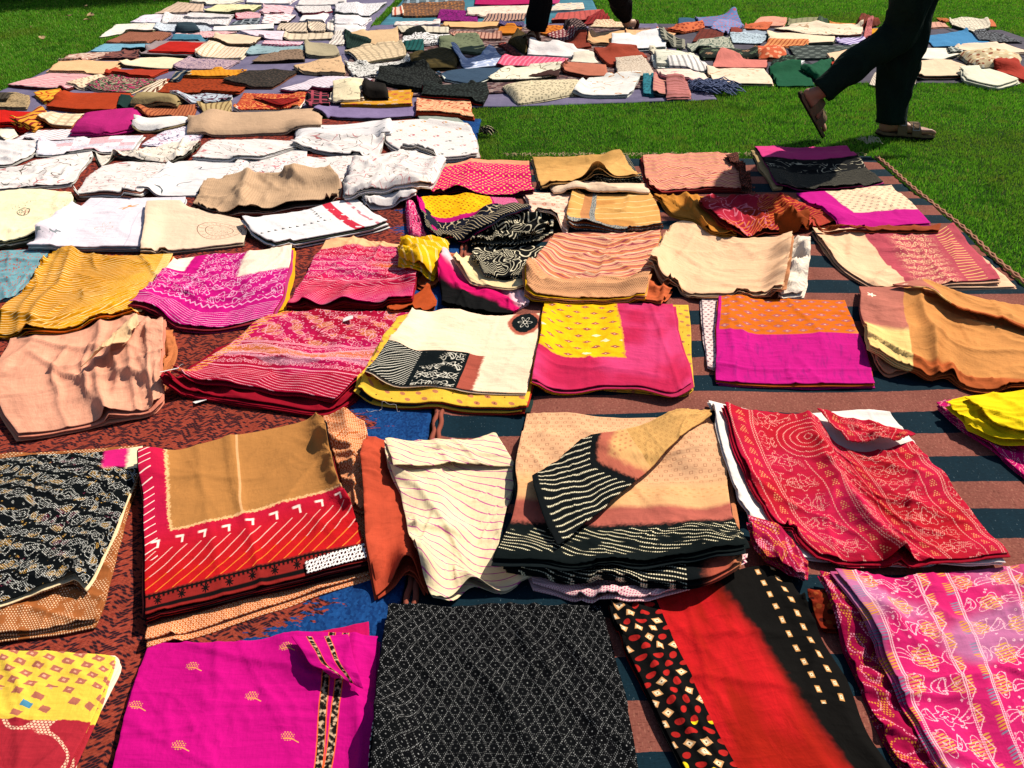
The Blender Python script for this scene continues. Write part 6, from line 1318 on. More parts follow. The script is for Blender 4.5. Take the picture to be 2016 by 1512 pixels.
far('''C|60,96 100,94 152,100 / / 150,150 100,158 55,156 /|st:38607c,1c2c3c:0.05:0|dark blue cloth beside the blue and red print at the back|n=3
C|150,102 280,92 380,70 / 405,110 / 420,150 310,152 200,152 /|di:5c74a0,a4546c:0.07|blue and red printed cloth with a raised corner at the back|n=3,bumps=(('B',0.9,0.06,0.15),)
C|-70,178 0,160 62,152 192,136 / / 205,160 80,184 -60,190 /|sp:c4643c,8c3420:24|orange rust cloth with dark print near the blue red one|n=3,wr=1.6
C|180,170 245,166 312,190 / / 292,240 200,240 138,236 /|p:6c2c20|maroon cloth with a dark fold under the blue and red print|n=3,wr=1.6,um='p:181014'
C|-60,208 10,210 90,222 / / 88,272 10,270 -30,268 /|ch:1c2420,a09c88:0.07|black and cream netted cloth right of the doubled white quilt|n=2,wr=2.0
C|280,122 350,122 422,150 / / 330,197 300,180 240,160 /|di:7c88b4,b46c7c:0.06|second blue and red printed cloth, lying in front of the first|n=2,wr=1.3
C|350,168 390,160 420,166 / / 410,196 380,196 352,192 /|p:7c3024|small maroon end of cloth beside the blue and white scarf|n=2
C|522,96 590,92 672,100 / / 652,152 560,152 468,150 /|p:d4947c|salmon pink cloth at the far edge of the grass|n=3,wr=1.3
C|440,145 520,142 588,142 / / 560,166 480,166 430,160 /|p:c86440|orange edge of cloth in front of the salmon pink one|n=2
C|680,110 760,102 852,95 / / 830,157 750,155 676,150 /|p:8c8864|olive green cloth at the far edge of the grass|n=3
C|852,100 905,106 892,162 838,156|ch:1c2c20,485c40:0.06|dark green checked end beside the olive green cloth|n=2,wr=1.6
C|910,126 980,128 1062,130 / / 1012,167 960,164 918,160 /|ch:d08844,a86430:0.03|orange finely checked cloth behind the man's back leg|n=2
C|1090,78 1150,104 1202,118 / / 1165,138 1100,142 1068,132 /|p:74301c|peaked rust maroon cloth behind the walking man|n=2,wr=2,puff=0.05
C|1150,140 1192,138 1190,172 1148,166|p:d0941c|small golden yellow cloth just behind the walking man|n=2
C|600,162 780,140 940,145 1102,150 / / 1092,192 1000,200 800,196 /|v:e0ccb0,ac8c6c:12|long cream print cloth with a ragged edge behind the man|n=3,wr=1.6,um='p:6c2c28'
C|1122,142 1152,130 1152,192 1108,206|sp:c0706c,8c3c40:40|rose fringed cloth end behind the man's thigh|n=2,wr=2.0
C|430,172 500,170 562,182 / / 592,222 500,216 418,202 /|p:8c98a4|pale grey cloth with blue shade behind the coral heap|n=2,wr=1.3
C|350,196 460,198 562,216 / / 522,248 440,246 366,240 /|p:b4c4cc|blue white scarf with a dark edge behind the coral heap|n=2,um='p:182c34'
C|560,186 660,186 770,194 942,204 / 945,220 / 932,238 760,240 568,232 /|p:e4ccac|plain cream cloth with a dark rolled end behind the man|n=4,um='p:485040'
C|570,236 680,238 792,242 / / 782,262 660,264 538,262 /|st:d88c54,a8502c:0.03:80|orange cloth with fine slanting stripes in the right block|n=2
C|990,214 1080,212 1172,222 / / 1112,272 1020,256 938,236 /|st:c4b8d4,5c4484:0.045:75|lilac and purple diagonal striped cloth by the man's calf|n=2,wr=0.6
C|682,266 880,260 1092,262 / / 1002,322 870,330 728,332 /|f:343c38,788078:0.09|charcoal cloth with a grey leaf print in the right block|n=3
C|482,272 560,262 640,270 / / 682,322 600,326 518,326 /|sp:c85c38,e0a078:20|coral orange cloth in a crumpled heap|n=3,wr=3.5,puff=0.02
C|168,272 330,276 502,286 / / 505,322 350,322 196,320 /|f:1c241c,b08464,6c7c5c:0.10|black flowered cloth rolled behind the rose one|n=3,puff=0.02
C|100,252 220,230 342,216 / / 372,272 250,280 128,292 /|b:a8a894,4c5c50:14|grey green printed cloth with a dark hollow, behind the black flowered roll|n=2,wr=2.0
C|-80,286 60,282 170,288 / / 205,346 60,348 -60,346 /|v:d4d0bc,909480:14|pale quilted cloth with a thick edge left of the rose one|n=4
C|272,332 300,300 420,335 562,342 / / 552,384 400,384 248,382 /|p:c87468|plain rose salmon cloth with one raised corner|n=3,um='p:3c2024'
C|650,348 720,340 770,345 / / 740,380 690,388 640,386 /|p:dce0dc|white cloth under the dark crumpled scarf|n=2
C|582,342 660,326 722,328 / / 732,370 670,380 598,388 /|sp:18241c,485c4c:30|dark crumpled scarf behind the green cloth|n=3,wr=3.0,puff=0.02
C|-10,358 100,354 202,362 / / 252,388 130,390 10,386 /|st:e4dcd4,a09c98:0.04:90|white cloth with thin grey stripes behind the pink edged one|n=3
C|-70,392 60,390 202,394 / 225,425 / 232,458 80,456 -40,450 /|v:e4ccb8,c88c90:16|cream cloth printed with squares and edged in pink|n=4,um='p:c88088'
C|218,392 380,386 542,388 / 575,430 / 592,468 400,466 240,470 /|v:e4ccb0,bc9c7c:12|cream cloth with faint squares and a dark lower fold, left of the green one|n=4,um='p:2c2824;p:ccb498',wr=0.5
C|568,402 650,392 742,386 / 790,430 / 832,482 720,485 618,484 /|p:0c4c30|plain bottle green cloth spread flat|n=3,um='p:082c20',wr=1.2
C|742,388 830,362 922,326 / 935,360 / 945,402 860,440 800,420 /|p:0c4c30|bottle green cloth bunched up behind the man's heel|n=3,wr=2.0,puff=0.03
C|922,372 942,370 948,402 930,404|p:b83820|small red lining corner of the bunched green cloth|n=1
C|900,322 1000,300 1092,286 / / 1082,350 1000,372 938,376 /|p:e0bc98|plain peach cream cloth partly behind the man's calf|n=2
C|1140,470 1180,400 1300,395 1410,400 / / 1400,470 1250,480 1150,478 /|p:d4c4b0|cream cloth seen between the man's legs|n=3,um='p:241c1c'
C|1482,128 1520,124 1562,130 / / 1592,157 1530,162 1478,166 /|p:d8a088|pinkish peach cloth at the back right|n=2
C|1510,108 1550,102 1592,112 1560,134|p:b0602c|small burnt orange corner of cloth at the back right|n=2,wr=2
C|1800,112 1830,112 1862,150 1820,152|p:c06840|small orange corner of cloth, the rightmost at the back|n=2,wr=2
C|1592,112 1700,98 1802,112 / 1815,130 / 1822,155 1760,188 1616,152 /|p:dcd0b8|rumpled cream cloth at the back right with dark green folds|n=4,wr=2.2,um='p:3c4834'
C|1458,205 1560,190 1682,172 / 1760,210 / 1852,257 1680,262 1500,268 /|p:3c7ca8|plain bright blue cloth in the right block|n=2,wr=1.4,um='p:1c3850'
C|1722,190 1790,180 1860,182 / / 2005,242 1880,240 1758,234 /|sp:2c2c30,787c80:40|charcoal cloth with tiny dots behind the floral heap|n=2
C|1440,282 1520,276 1602,276 / 1630,290 / 1662,305 1560,338 1428,332 /|p:e4dcc8|plain off white cloth right of the man's legs|n=3,um='p:1c2420'
C|1602,266 1750,256 1902,250 / / 2060,300 1850,296 1698,290 /|p:e4c8ac|long plain pale peach cloth in front of the blue one|n=3
C|1580,270 1640,268 1690,292 1600,298|ch:182420,c8ccc0:0.06|black and white edged corner of cloth in front of the blue one|n=2
C|1648,302 1750,288 1852,286 1960,300 / 2010,310 / 1962,382 1860,376 1758,370 /|sp:c8b48c,8c4c34,dcd4b8:22|cream and rust flowered cloth in a soft heap|n=4,wr=3.0,puff=0.03
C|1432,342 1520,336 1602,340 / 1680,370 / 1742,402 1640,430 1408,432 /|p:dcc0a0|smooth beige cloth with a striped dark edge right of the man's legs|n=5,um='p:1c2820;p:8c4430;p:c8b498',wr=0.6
C|1642,406 1730,396 1822,390 / 1900,415 / 1982,446 1860,482 1700,446 /|p:d8d4bc|stack of thin pale cloths, edges fanned out onto the grass|n=6,wr=1.0,th=0.009,slip=2.5
C|1832,386 1930,380 2040,380 / / 2040,460 1960,432 1880,410 /|p:a03020|plain red cloth at the right edge of the photo|n=3
C|-10,462 50,456 102,472 / / 124,530 60,534 -10,534 /|st:b4706c,9c5c54:0.04:0|small terracotta pink cloth touching the blue tassels|n=2
D|-10,-60 30,-62 100,-60 / / 60,-20 20,-15 -20,-18 /|p:4c4438|thin dark grey cloth under the olive beige one at the left edge|n=1
'''.strip().split('\n'))
# ------------------------------------------------------------------ people
import bmesh
def ray(px, py, Y):       # the point of a photo ray at depth Y
    a = (px - 1008.0) / F_PX; b = (py - 756.0) / F_PX
    t = Y / (CP - b * SP); return Vector((a * t, Y, CAM_H + (-SP - b * CP) * t))
def capsule(bm, p0, r0, p1, r1, seg=14):
    p0, p1 = Vector(p0), Vector(p1); d = p1 - p0
    q = d.to_track_quat('Z', 'Y').to_matrix().to_4x4() if d.length > 1e-6 else Matrix.Identity(4)
    bmesh.ops.create_cone(bm, cap_ends=True, segments=seg, radius1=r0, radius2=r1, depth=max(d.length, 1e-4), matrix=Matrix.Translation((p0 + p1) / 2) @ q)
    for p, r in ((p0, r0), (p1, r1)): bmesh.ops.create_uvsphere(bm, u_segments=seg, v_segments=8, radius=r, matrix=Matrix.Translation(p))
def ellipsoid(bm, c, r, rot=None):
    m = Matrix.Translation(c) @ (rot or Matrix.Identity(4)) @ Matrix.Diagonal((r[0], r[1], r[2], 1)); bmesh.ops.create_uvsphere(bm, u_segments=20, v_segments=12, radius=1.0, matrix=m)
def fuse(name, bm, voxel, mat, parent, smooth=6):
    me = bpy.data.meshes.new(name); bm.to_mesh(me); bm.free(); o = bpy.data.objects.new(name, me); COL.objects.link(o)
    m = o.modifiers.new('r', 'REMESH'); m.mode = 'VOXEL'; m.voxel_size = voxel; m.use_smooth_shade = True
    s = o.modifiers.new('s', 'SMOOTH'); s.factor = 0.5; s.iterations = smooth
    dg = bpy.context.evaluated_depsgraph_get(); me2 = bpy.data.meshes.new_from_object(o.evaluated_get(dg)); o.modifiers.clear(); o.data = me2; me2.materials.clear(); me2.materials.append(mat)
    me2.transform(Matrix.Translation(-parent.location)); o.parent = parent
    me2.polygons.foreach_set('use_smooth', np.ones(len(me2.polygons), bool)); return o
def skin_mat(name, c):
    g = G(name, 0.5); x, y, z = g.obj(); g.nt.links.new(g.mix(g.noise(x + z, y, 22.0, 3.0), c, g.mix(0.2, c, '5c3020')), g.bsdf.inputs['Base Color'])
    g.bsdf.inputs['Specular IOR Level'].default_value = 0.35; g.bsdf.inputs['Subsurface Weight'].default_value = 0.08; g.bsdf.inputs['Subsurface Radius'].default_value = (0.01, 0.004, 0.002); return g.mat
def cloth3(name, c1, c2, rough=0.9):
    g = G(name, rough); x, y, z = g.obj(); n = g.noise(x * 1.0 + y, z * 0.35, 16.0, 3.0, 0.6); f = g.noise(x + y, z, 300.0, 1.0)
    g.nt.links.new(g.mix(n, c1, c2), g.bsdf.inputs['Base Color']); b = g.node('ShaderNodeBump'); b.inputs['Distance'].default_value = 0.02
    g.put(b.inputs['Height'], n * 0.9 + f * 0.01); g.nt.links.new(b.outputs[0], g.bsdf.inputs['Normal']); return g.mat
def loft(path, radii, k=28, seed=0, amp=0.006, flat=None):
    P_ = [Vector(p) for p in path]; n = 40
    t = np.linspace(0, len(P_) - 1, n); pts_ = []; rr = []
    for a in t:
        i = min(int(a), len(P_) - 2); f = a - i; p0 = P_[max(i - 1, 0)]; p1 = P_[i]; p2 = P_[i + 1]; p3 = P_[min(i + 2, len(P_) - 1)]
        q = 0.5 * ((2 * p1) + (p2 - p0) * f + (2 * p0 - 5 * p1 + 4 * p2 - p3) * f * f + (3 * p1 - p0 - 3 * p2 + p3) * f ** 3)
        pts_.append(np.array(q)); r0, r1 = np.array(radii[i]), np.array(radii[i + 1]); ff = f * f * (3 - 2 * f); rr.append(r0 + (r1 - r0) * ff)
    pts_ = np.array(pts_); rr = np.array(rr)          # radii: (along x, along y)
    if rr.ndim == 1: rr = np.stack([rr, rr], 1)
    T = np.gradient(pts_, axis=0); T /= np.linalg.norm(T, axis=1)[:, None]
    yv = np.array([0, 1.0, 0]); A = np.cross(yv, T); A /= np.linalg.norm(A, axis=1)[:, None]; B = np.cross(T, A)
    V = []; 
    for i in range(n):
        for j in range(k):
            a = j / k * 2 * math.pi
            w = 1 + float(fbm(np.array([a * 1.2 + (3 if a > math.pi else 0) * 0]), np.array([i * 0.28]), seed, 3)[0]) * 0.0
            w_ = math.sin(a) * 1.5; c_ = math.cos(a) * 1.5
            d = float(vnoise(np.array([c_ * 1.1 + i * 0.12]), np.array([w_ * 1.1 + i * 0.45]), seed)[0]) * amp * 2 + float(vnoise(np.array([c_ * 2 + i * 0.5]), np.array([w_ * 2 + i * 0.15]), seed + 3)[0]) * amp
            V.append(pts_[i] + A[i] * math.cos(a) * (rr[i, 0] + d) + B[i] * math.sin(a) * (rr[i, 1] + d))
    F = [(i * k + j, i * k + (j + 1) % k, (i + 1) * k + (j + 1) % k, (i + 1) * k + j) for i in range(n - 1) for j in range(k)]
    # turned in hem at the open end
    base = len(V); c = pts_[-1]
    for j in range(k): V.append(c + (V[(n - 1) * k + j] - c) * 0.88 - T[-1] * 0.0)
    for j in range(k): V.append(c + (V[(n - 1) * k + j] - c) * 0.86 - T[-1] * 0.05)
    for q, (a0, b0) in enumerate((((n - 1) * k, base), (base, base + k))):
        for j in range(k): F.append((a0 + j, a0 + (j + 1) % k, b0 + (j + 1) % k, b0 + j))
    return V, F
def lofts(name, items, mat, parent):
    V = []; F = []; o = 0
    for it in items:
        v, f = loft(**it); V += v; F += [tuple(i + o for i in q) for q in f]; o += len(v)
    ob = bpy.data.objects.new(name, mesh_from(name, np.array(V) - np.array(parent.location), F, mat)); COL.objects.link(ob); ob.parent = parent; return ob
def frame(origin, xax, zax):
    x = Vector(xax).normalized(); z = Vector(zax); z = (z - x * z.dot(x)).normalized(); y = z.cross(x)
    return Matrix(((x.x, y.x, z.x, origin[0]), (x.y, y.y, z.y, origin[1]), (x.z, y.z, z.z, origin[2]), (0, 0, 0, 1)))
def foot_flesh(bm, M_, side, s=1.0):
    t = lambda x, y, z: M_ @ Vector((x * s, y * s * side, z * s))
    capsule(bm, t(0.035, 0, 0.045), 0.030 * s, t(0.055, 0, 0.10), 0.033 * s); capsule(bm, t(0.03, 0, 0.046), 0.029 * s, t(0.10, 0.004, 0.052), 0.031 * s)
    for i, y in enumerate((-0.026, -0.009, 0.008, 0.024)):
        capsule(bm, t(0.09, y * 0.5, 0.055), 0.026 * s, t(0.185 - abs(i - 0.5) * 0.008, y, 0.034), 0.0165 * s)
    for i, (y, L, r) in enumerate(((-0.034, 0.256, 0.0135), (-0.013, 0.252, 0.0098), (0.004, 0.243, 0.0094), (0.019, 0.232, 0.009), (0.033, 0.219, 0.0085))):
        capsule(bm, t(0.185 - i * 0.004, y * 0.95, 0.032), r * 1.15 * s, t(L - 0.022, y, 0.036), r * s); capsule(bm, t(L - 0.022, y, 0.036), r * s, t(L - 0.006, y * 1.02, 0.030), r * 0.95 * s)
def sandal(M_, side, root, leather, dark, metal, s=1.0):
    c = np.array(root.location)
    t = lambda x, y, z: np.array(M_ @ Vector((x * s, y * s * side, z * s))) - c
    prof = [(-0.008, 0.0), (0.0, 0.022), (0.03, 0.033), (0.08, 0.034), (0.13, 0.038), (0.18, 0.050), (0.22, 0.050), (0.255, 0.036), (0.268, 0.010), (0.266, -0.020), (0.245, -0.046), (0.20, -0.052), (0.14, -0.040), (0.08, -0.034), (0.03, -0.033), (0.0, -0.022)]
    pp = []                                   # rounder outline
    m = len(prof)
    for i in range(m):
        a, b = prof[i], prof[(i + 1) % m]; pp += [(a[0] * .75 + b[0] * .25, a[1] * .75 + b[1] * .25), (a[0] * .25 + b[0] * .75, a[1] * .25 + b[1] * .75)]
    m = len(pp)
    sole = bpy.data.objects.new('sandal', None); COL.objects.link(sole); sole.parent = root
    def slab(name, lv, mat):
        V = []; 
        for z, k in lv: V += [t(0.13 + (x - 0.13) * k, y * k, z + (0.006 if x < 0.02 else 0)) for x, y in pp]
        F = [tuple(range(m))[::-1], tuple(range((len(lv) - 1) * m, len(lv) * m))]
        for q in range(len(lv) - 1): F += [(q * m + i, q * m + (i + 1) % m, (q + 1) * m + (i + 1) % m, (q + 1) * m + i) for i in range(m)]
        o = bpy.data.objects.new(name, mesh_from(name, V, F, mat, smooth=False)); COL.objects.link(o); o.parent = sole
    slab('outsole', [(0.0, 0.98), (0.004, 1.0), (0.009, 1.0)], dark); slab('footbed', [(0.0092, 0.985), (0.016, 0.985), (0.021, 0.97), (0.0205, 0.93), (0.016, 0.88)], leather)
    for x0, x1, hh, wy in ((0.150, 0.192, 0.066, 0.053), (0.085, 0.128, 0.090, 0.042)):
        V = []; F = []; n = 15
        for i in range(n):
            a = math.pi * i / (n - 1); y = -math.cos(a) * wy; z = 0.012 + math.sin(a) ** 0.75 * (hh - 0.012)
            for x, e in ((x0, 0), (x1, 0), (x1, 0.003), (x0, 0.003)): V.append(t(x - math.sin(a) * 0.012, y * (1 + e / wy), z + e))
        for i in range(n - 1):
            for j in range(4): F.append((i * 4 + j, i * 4 + (j + 1) % 4, (i + 1) * 4 + (j + 1) % 4, (i + 1) * 4 + j))
        F += [(0, 3, 2, 1), tuple((n - 1) * 4 + q for q in range(4))]
        o = bpy.data.objects.new('strap', mesh_from('strap', V, F, leather, smooth=False)); COL.objects.link(o); o.parent = sole
        # square buckle on the outer side
        V = []; F = []; xm = (x0 + x1) / 2 - 0.008; a = math.pi * 0.26
        for sg in (-1,):
            for k, (u, w, uu, ww) in enumerate(((-0.016, -0.020, -0.013, 0.020), (0.013, -0.020, 0.016, 0.020), (-0.013, -0.020, 0.013, -0.017), (-0.013, 0.017, 0.013, 0.020))):
                y0 = sg * math.cos(a) * wy; z0 = 0.012 + math.sin(a) ** 0.75 * (hh - 0.012); tz = math.cos(0.9); b0 = len(V)
                for e in (0.004, 0.007):
                    for (p, q) in ((u, w), (uu, w), (uu, ww), (u, ww)): V.append(t(xm + p, (y0 + sg * e - sg * q * -0.55 * -1), z0 + q * 0.8 + e * 0.6))
                F += [(b0 + 4, b0 + 5, b0 + 6, b0 + 7), (b0 + 3, b0 + 2, b0 + 1, b0)] + [(b0 + i, b0 + (i + 1) % 4, b0 + 4 + (i + 1) % 4, b0 + 4 + i) for i in range(4)]
        o = bpy.data.objects.new('buckle', mesh_from('buckle', V, F, metal, smooth=False)); COL.objects.link(o); o.parent = sole
    return sole
def upper_body(bm, hip, lean, heading, arm_sw=0.3, scale=1.0):
    f = Vector((math.cos(heading), math.sin(heading), 0)); s = Vector((-f.y, f.x, 0)); up = Vector((0, 0, 1)); S = scale
    chest = hip + up * 0.36 * S + f * lean; neck = hip + up * 0.56 * S + f * lean * 1.4; head = neck + up * 0.20 * S + f * 0.03
    capsule(bm, hip + s * 0.07, 0.10 * S, hip - s * 0.07, 0.10 * S); capsule(bm, hip, 0.12 * S, chest, 0.12 * S); capsule(bm, chest + s * 0.08, 0.10 * S, chest - s * 0.08, 0.10 * S); capsule(bm, chest, 0.11 * S, neck, 0.07 * S)
    capsule(bm, neck + s * 0.13 - up * 0.04, 0.055 * S, neck - s * 0.13 - up * 0.04, 0.055 * S); capsule(bm, neck, 0.055 * S, head - up * 0.06, 0.052 * S)
    rz = Matrix.Rotation(heading, 4, 'Z')
    ellipsoid(bm, head + up * 0.02, (0.096 * S, 0.075 * S, 0.115 * S), rz); ellipsoid(bm, head + f * 0.035 - up * 0.05, (0.06 * S, 0.055 * S, 0.06 * S), rz)
    capsule(bm, head + f * 0.088, 0.010, head + f * 0.105 - up * 0.03, 0.014); ellipsoid(bm, head + f * 0.088 - up * 0.065, (0.014, 0.024, 0.010), rz)
    for q in (-1, 1): ellipsoid(bm, head + s * q * 0.078 - up * 0.01, (0.02, 0.010, 0.032), rz); ellipsoid(bm, head + f * 0.083 + s * q * 0.032 + up * 0.005, (0.012, 0.016, 0.009), rz)
    arms = []
    for q in (-1, 1):
        sh = neck + s * q * 0.185 - up * 0.055; el = sh - up * 0.27 * S + f * (q * arm_sw * 0.30) + s * q * 0.05; wr = el - up * 0.21 * S + f * (q * arm_sw * 0.25 + 0.11) ; hd = wr + (wr - el).normalized() * 0.09
        capsule(bm, sh, 0.050 * S, el, 0.038 * S); capsule(bm, el, 0.038 * S, wr, 0.025 * S)
        d = (hd - wr).normalized(); sd_ = d.cross(s).normalized()
        for k in range(4):
            b0 = hd + sd_ * (k - 1.5) * 0.019; capsule(bm, wr + sd_ * (k - 1.5) * 0.010, 0.016, b0, 0.0125)
            L = (0.034, 0.042, 0.039, 0.030)[k]; m_ = b0 + d * L; capsule(bm, b0, 0.010, m_, 0.0085); capsule(bm, m_, 0.0085, m_ + (d - s * q * 0.5).normalized() * L * 0.8, 0.0072)
        th0 = wr + d * 0.03 - sd_ * 0.022; th1 = th0 + (d - sd_ * 0.9).normalized() * 0.045; capsule(bm, th0, 0.013, th1, 0.010); capsule(bm, th1, 0.010, th1 + (d - sd_ * 0.2).normalized() * 0.032, 0.0085)
        arms.append((sh, el, wr))
    return chest, neck, head, arms, f, s
def eyes(root, head, f, s, up=Vector((0, 0, 1))):
    w, d = plain('e4e0d8', crumple=0.0), plain('1c120c', crumple=0.0)
    for q in (-1, 1):
        for nm, r, off, m in (('eye', 0.011, 0.086, w), ('iris', 0.006, 0.0925, d)):
            bm = bmesh.new(); bmesh.ops.create_uvsphere(bm, u_segments=12, v_segments=8, radius=r, matrix=Matrix.Translation(head + f * off + s * q * 0.032 + up * 0.005 - root.location))
            me = bpy.data.meshes.new(nm); bm.to_mesh(me); bm.free(); me.materials.append(m); o = bpy.data.objects.new(nm, me); COL.objects.link(o); o.parent = root
def hair(root, head, f, long_=False):
    bm = bmesh.new(); rz = Matrix.Rotation(math.atan2(f.y, f.x), 4, 'Z')
    ellipsoid(bm, head + Vector((0, 0, 0.045)) - f * 0.018, (0.098, 0.083, 0.105), rz)
    for k in range(50):
        a = k * 2.4; z = 0.15 - k * 0.0035; r = 0.07 + 0.02 * math.sin(k * 1.7)
        p = head + Vector((math.cos(a) * r, math.sin(a) * r, z * 0.8)) - f * 0.03
        if (p - head).dot(f) < 0.06: capsule(bm, p, 0.012, p - Vector((0, 0, 0.02)), 0.010, 6)
    return fuse('hair', bm, 0.008, cloth3('hair_dark', '0c0806', '1c120c', 0.5), root, 2)

# the man walking along the near edge of the grass, in two strap sandals
skin1 = skin_mat('skin', 'a4745c'); leather = cloth3('sandal_leather', '5c4a38', '7c6850', 0.8); dark = cloth3('sandal_sole', '141210', '241f1a', 0.8)
gm = G('buckle_metal', 0.35); gm.bsdf.inputs['Metallic'].default_value = 1.0; gm.bsdf.inputs['Base Color'].default_value = lin('b0a890'); metal = gm.mat
Yf, Yr = 4.13, 4.06
fh = ray(1724, 270, Yf + 0.01); fh.z = 0.006; ft = ray(1842, 274, Yf - 0.03); fdir = Vector((ft.x - fh.x, ft.y - fh.y, 0)); sF = fdir.length / 0.276
MF = frame(fh, fdir, (0, 0, 1))
rt = ray(1617, 281, Yr); rt.z = 0.010; rh = ray(1569, 186, Yr); rdir = rt - rh; sR = rdir.length / 0.272
MR = frame(rh, rdir, (0.9, -0.12, 0.42))
root = empty('person', (fh.x, fh.y, 0)); tag(root, 'person striding right in baggy dark green trousers and brown two strap sandals', 'person')
ankF = MF @ Vector((0.055 * sF, 0, 0.10 * sF)); ankR = MR @ Vector((0.055 * sR, 0, 0.10 * sR))
knF = ray(1788, 52, 4.16); knR = ray(1764, 62, 4.04); hip = Vector((ray(1792, 0, 4.1).x + 0.03, 4.10, 0.90)); hF = hip + Vector((0.01, 0.09, -0.02)); hR = hip + Vector((-0.01, -0.09, -0.02))
bm = bmesh.new(); foot_flesh(bm, MF, 1, sF); foot_flesh(bm, MR, -1, sR)
for h_, k_, a_ in ((hF, knF, ankF), (hR, knR, ankR)):
    capsule(bm, h_, 0.07, k_, 0.045); capsule(bm, k_, 0.045, k_.lerp(a_, 0.3), 0.047); capsule(bm, k_.lerp(a_, 0.3), 0.047, a_, 0.033)
chest, neck, head, arms, f, s = upper_body(bm, hip, 0.03, 0.0, 0.5)
fuse('body', bm, 0.0075, skin1, root, 4)
sandal(MF, 1, root, leather, dark, metal, sF); sandal(MR, -1, root, leather, dark, metal, sR)
tm = cloth3('trousers_cloth', '0c1512', '182a23')
up = Vector((0, 0, 1)); cF = (ankF + Vector((-0.012, 0, -0.035))); dR = (ankR - knR).normalized()
lofts('trousers', [dict(path=[hip + up * 0.10, hF + up * 0.0, hF.lerp(knF, 0.5) + Vector((0.005, 0, 0)), knF + Vector((0.0, 0, 0)), knF.lerp(cF, 0.5) + Vector((-0.005, 0, 0)), cF], radii=[(0.10, 0.12), (0.125, 0.11), (0.115, 0.105), (0.095, 0.095), (0.082, 0.085), (0.068, 0.068)], seed=3, amp=0.012),
                   dict(path=[hip + up * 0.10, hR, hR.lerp(knR, 0.5) + Vector((-0.01, 0, 0)), knR + Vector((0.015, 0, -0.005)), knR.lerp(ankR, 0.45), ankR + dR * 0.0], radii=[(0.10, 0.12), (0.12, 0.11), (0.100, 0.100), (0.078, 0.080), (0.070, 0.070), (0.060, 0.060)], seed=8, amp=0.012)], tm, root)
sm = cloth3('shirt_cloth', '14161c', '1c2028')
lofts('shirt', [dict(path=[neck - up * 0.01, neck - up * 0.07, chest, hip + up * 0.12, hip - up * 0.04], radii=[(0.06, 0.07), (0.11, 0.19), (0.14, 0.20), (0.135, 0.175), (0.145, 0.185)], seed=2, amp=0.010)] +
      [dict(path=[a[0] + up * 0.0, a[0].lerp(a[1], 0.5), a[1]], radii=[(0.065, 0.065), (0.062, 0.062), (0.058, 0.058)], seed=5 + i, amp=0.008) for i, a in enumerate(arms)], sm, root)
eyes(root, head, f, s); hair(root, head, f)

# the walker behind, among the far cloths
a1 = ray(1051, 72, 6.50); a2 = ray(1243, 33, 7.10); heading = math.atan2(-0.45, -0.9)
root = empty('person', (a1.x, a1.y, 0)); tag(root, 'person in narrow black trousers walking between the far cloths at the top centre', 'person')
k1 = ray(1074, -38, 6.45); k2 = ray(1212, -30, 6.85); hip = Vector((0.47, 6.62, 0.90)); h1 = hip + Vector((-0.03, -0.09, -0.02)); h2 = hip + Vector((0.03, 0.09, -0.02))
MF = frame((a1.x + 0.035, a1.y + 0.02, 0.022), (-0.45, -0.9, 0), (0, 0, 1)); MR = frame(a2 + Vector((0.06, 0.03, -0.035)), (-0.30, -0.30, -0.85), (-0.7, -0.4, 0.42))
ankF = MF @ Vector((0.055, 0, 0.10)); ankR = MR @ Vector((0.055, 0, 0.10))
bm = bmesh.new(); foot_flesh(bm, MF, 1, 0.96); foot_flesh(bm, MR, -1, 0.96)
for h_, k_, a_ in ((h1, k1, ankF), (h2, k2, ankR)):
    capsule(bm, h_, 0.08, k_, 0.052); capsule(bm, k_, 0.05, k_.lerp(a_, 0.3), 0.054); capsule(bm, k_.lerp(a_, 0.3), 0.054, a_, 0.036)
chest, neck, head, arms, f, s = upper_body(bm, hip, 0.02, heading, 0.4, 0.97)
fuse('body', bm, 0.009, skin_mat('skin_pale', 'b48c70'), root, 3)
sl_ = cloth3('shoe_leather', '3c1c10', '542c1c', 0.6); sandal(MF, 1, root, sl_, dark, metal, 0.96); sandal(MR, -1, root, sl_, dark, metal, 0.96)
tm2 = cloth3('black_trousers_cloth', '040508', '0a0b10'); d1 = (ankF - k1).normalized()
lofts('trousers', [dict(path=[hip + up * 0.10, h1, h1.lerp(k1, 0.5), k1, k1.lerp(ankF, 0.5), ankF + Vector((0, 0, -0.01))], radii=[(0.10, 0.12), (0.11, 0.10), (0.10, 0.10), (0.085, 0.085), (0.080, 0.080), (0.072, 0.072)], seed=13, amp=0.008),
                   dict(path=[hip + up * 0.10, h2, h2.lerp(k2, 0.5), k2, k2.lerp(ankR, 0.45), k2.lerp(ankR, 0.88)], radii=[(0.10, 0.12), (0.11, 0.10), (0.105, 0.10), (0.095, 0.09), (0.085, 0.08), (0.045, 0.045)], seed=18, amp=0.008)], tm2, root)
lofts('shirt', [dict(path=[neck - up * 0.01, neck - up * 0.07, chest, hip + up * 0.12, hip - up * 0.06], radii=[(0.06, 0.06), (0.15, 0.15), (0.16, 0.16), (0.15, 0.15), (0.165, 0.165)], seed=22, amp=0.008)] +
      [dict(path=[a[0], a[0].lerp(a[1], 0.5), a[1]], radii=[(0.062, 0.062), (0.058, 0.058), (0.055, 0.055)], seed=25 + i, amp=0.006) for i, a in enumerate(arms)], cloth3('grey_shirt_cloth', '3c4048', '4c525c'), root)
eyes(root, head, f, s); hair(root, head, f)
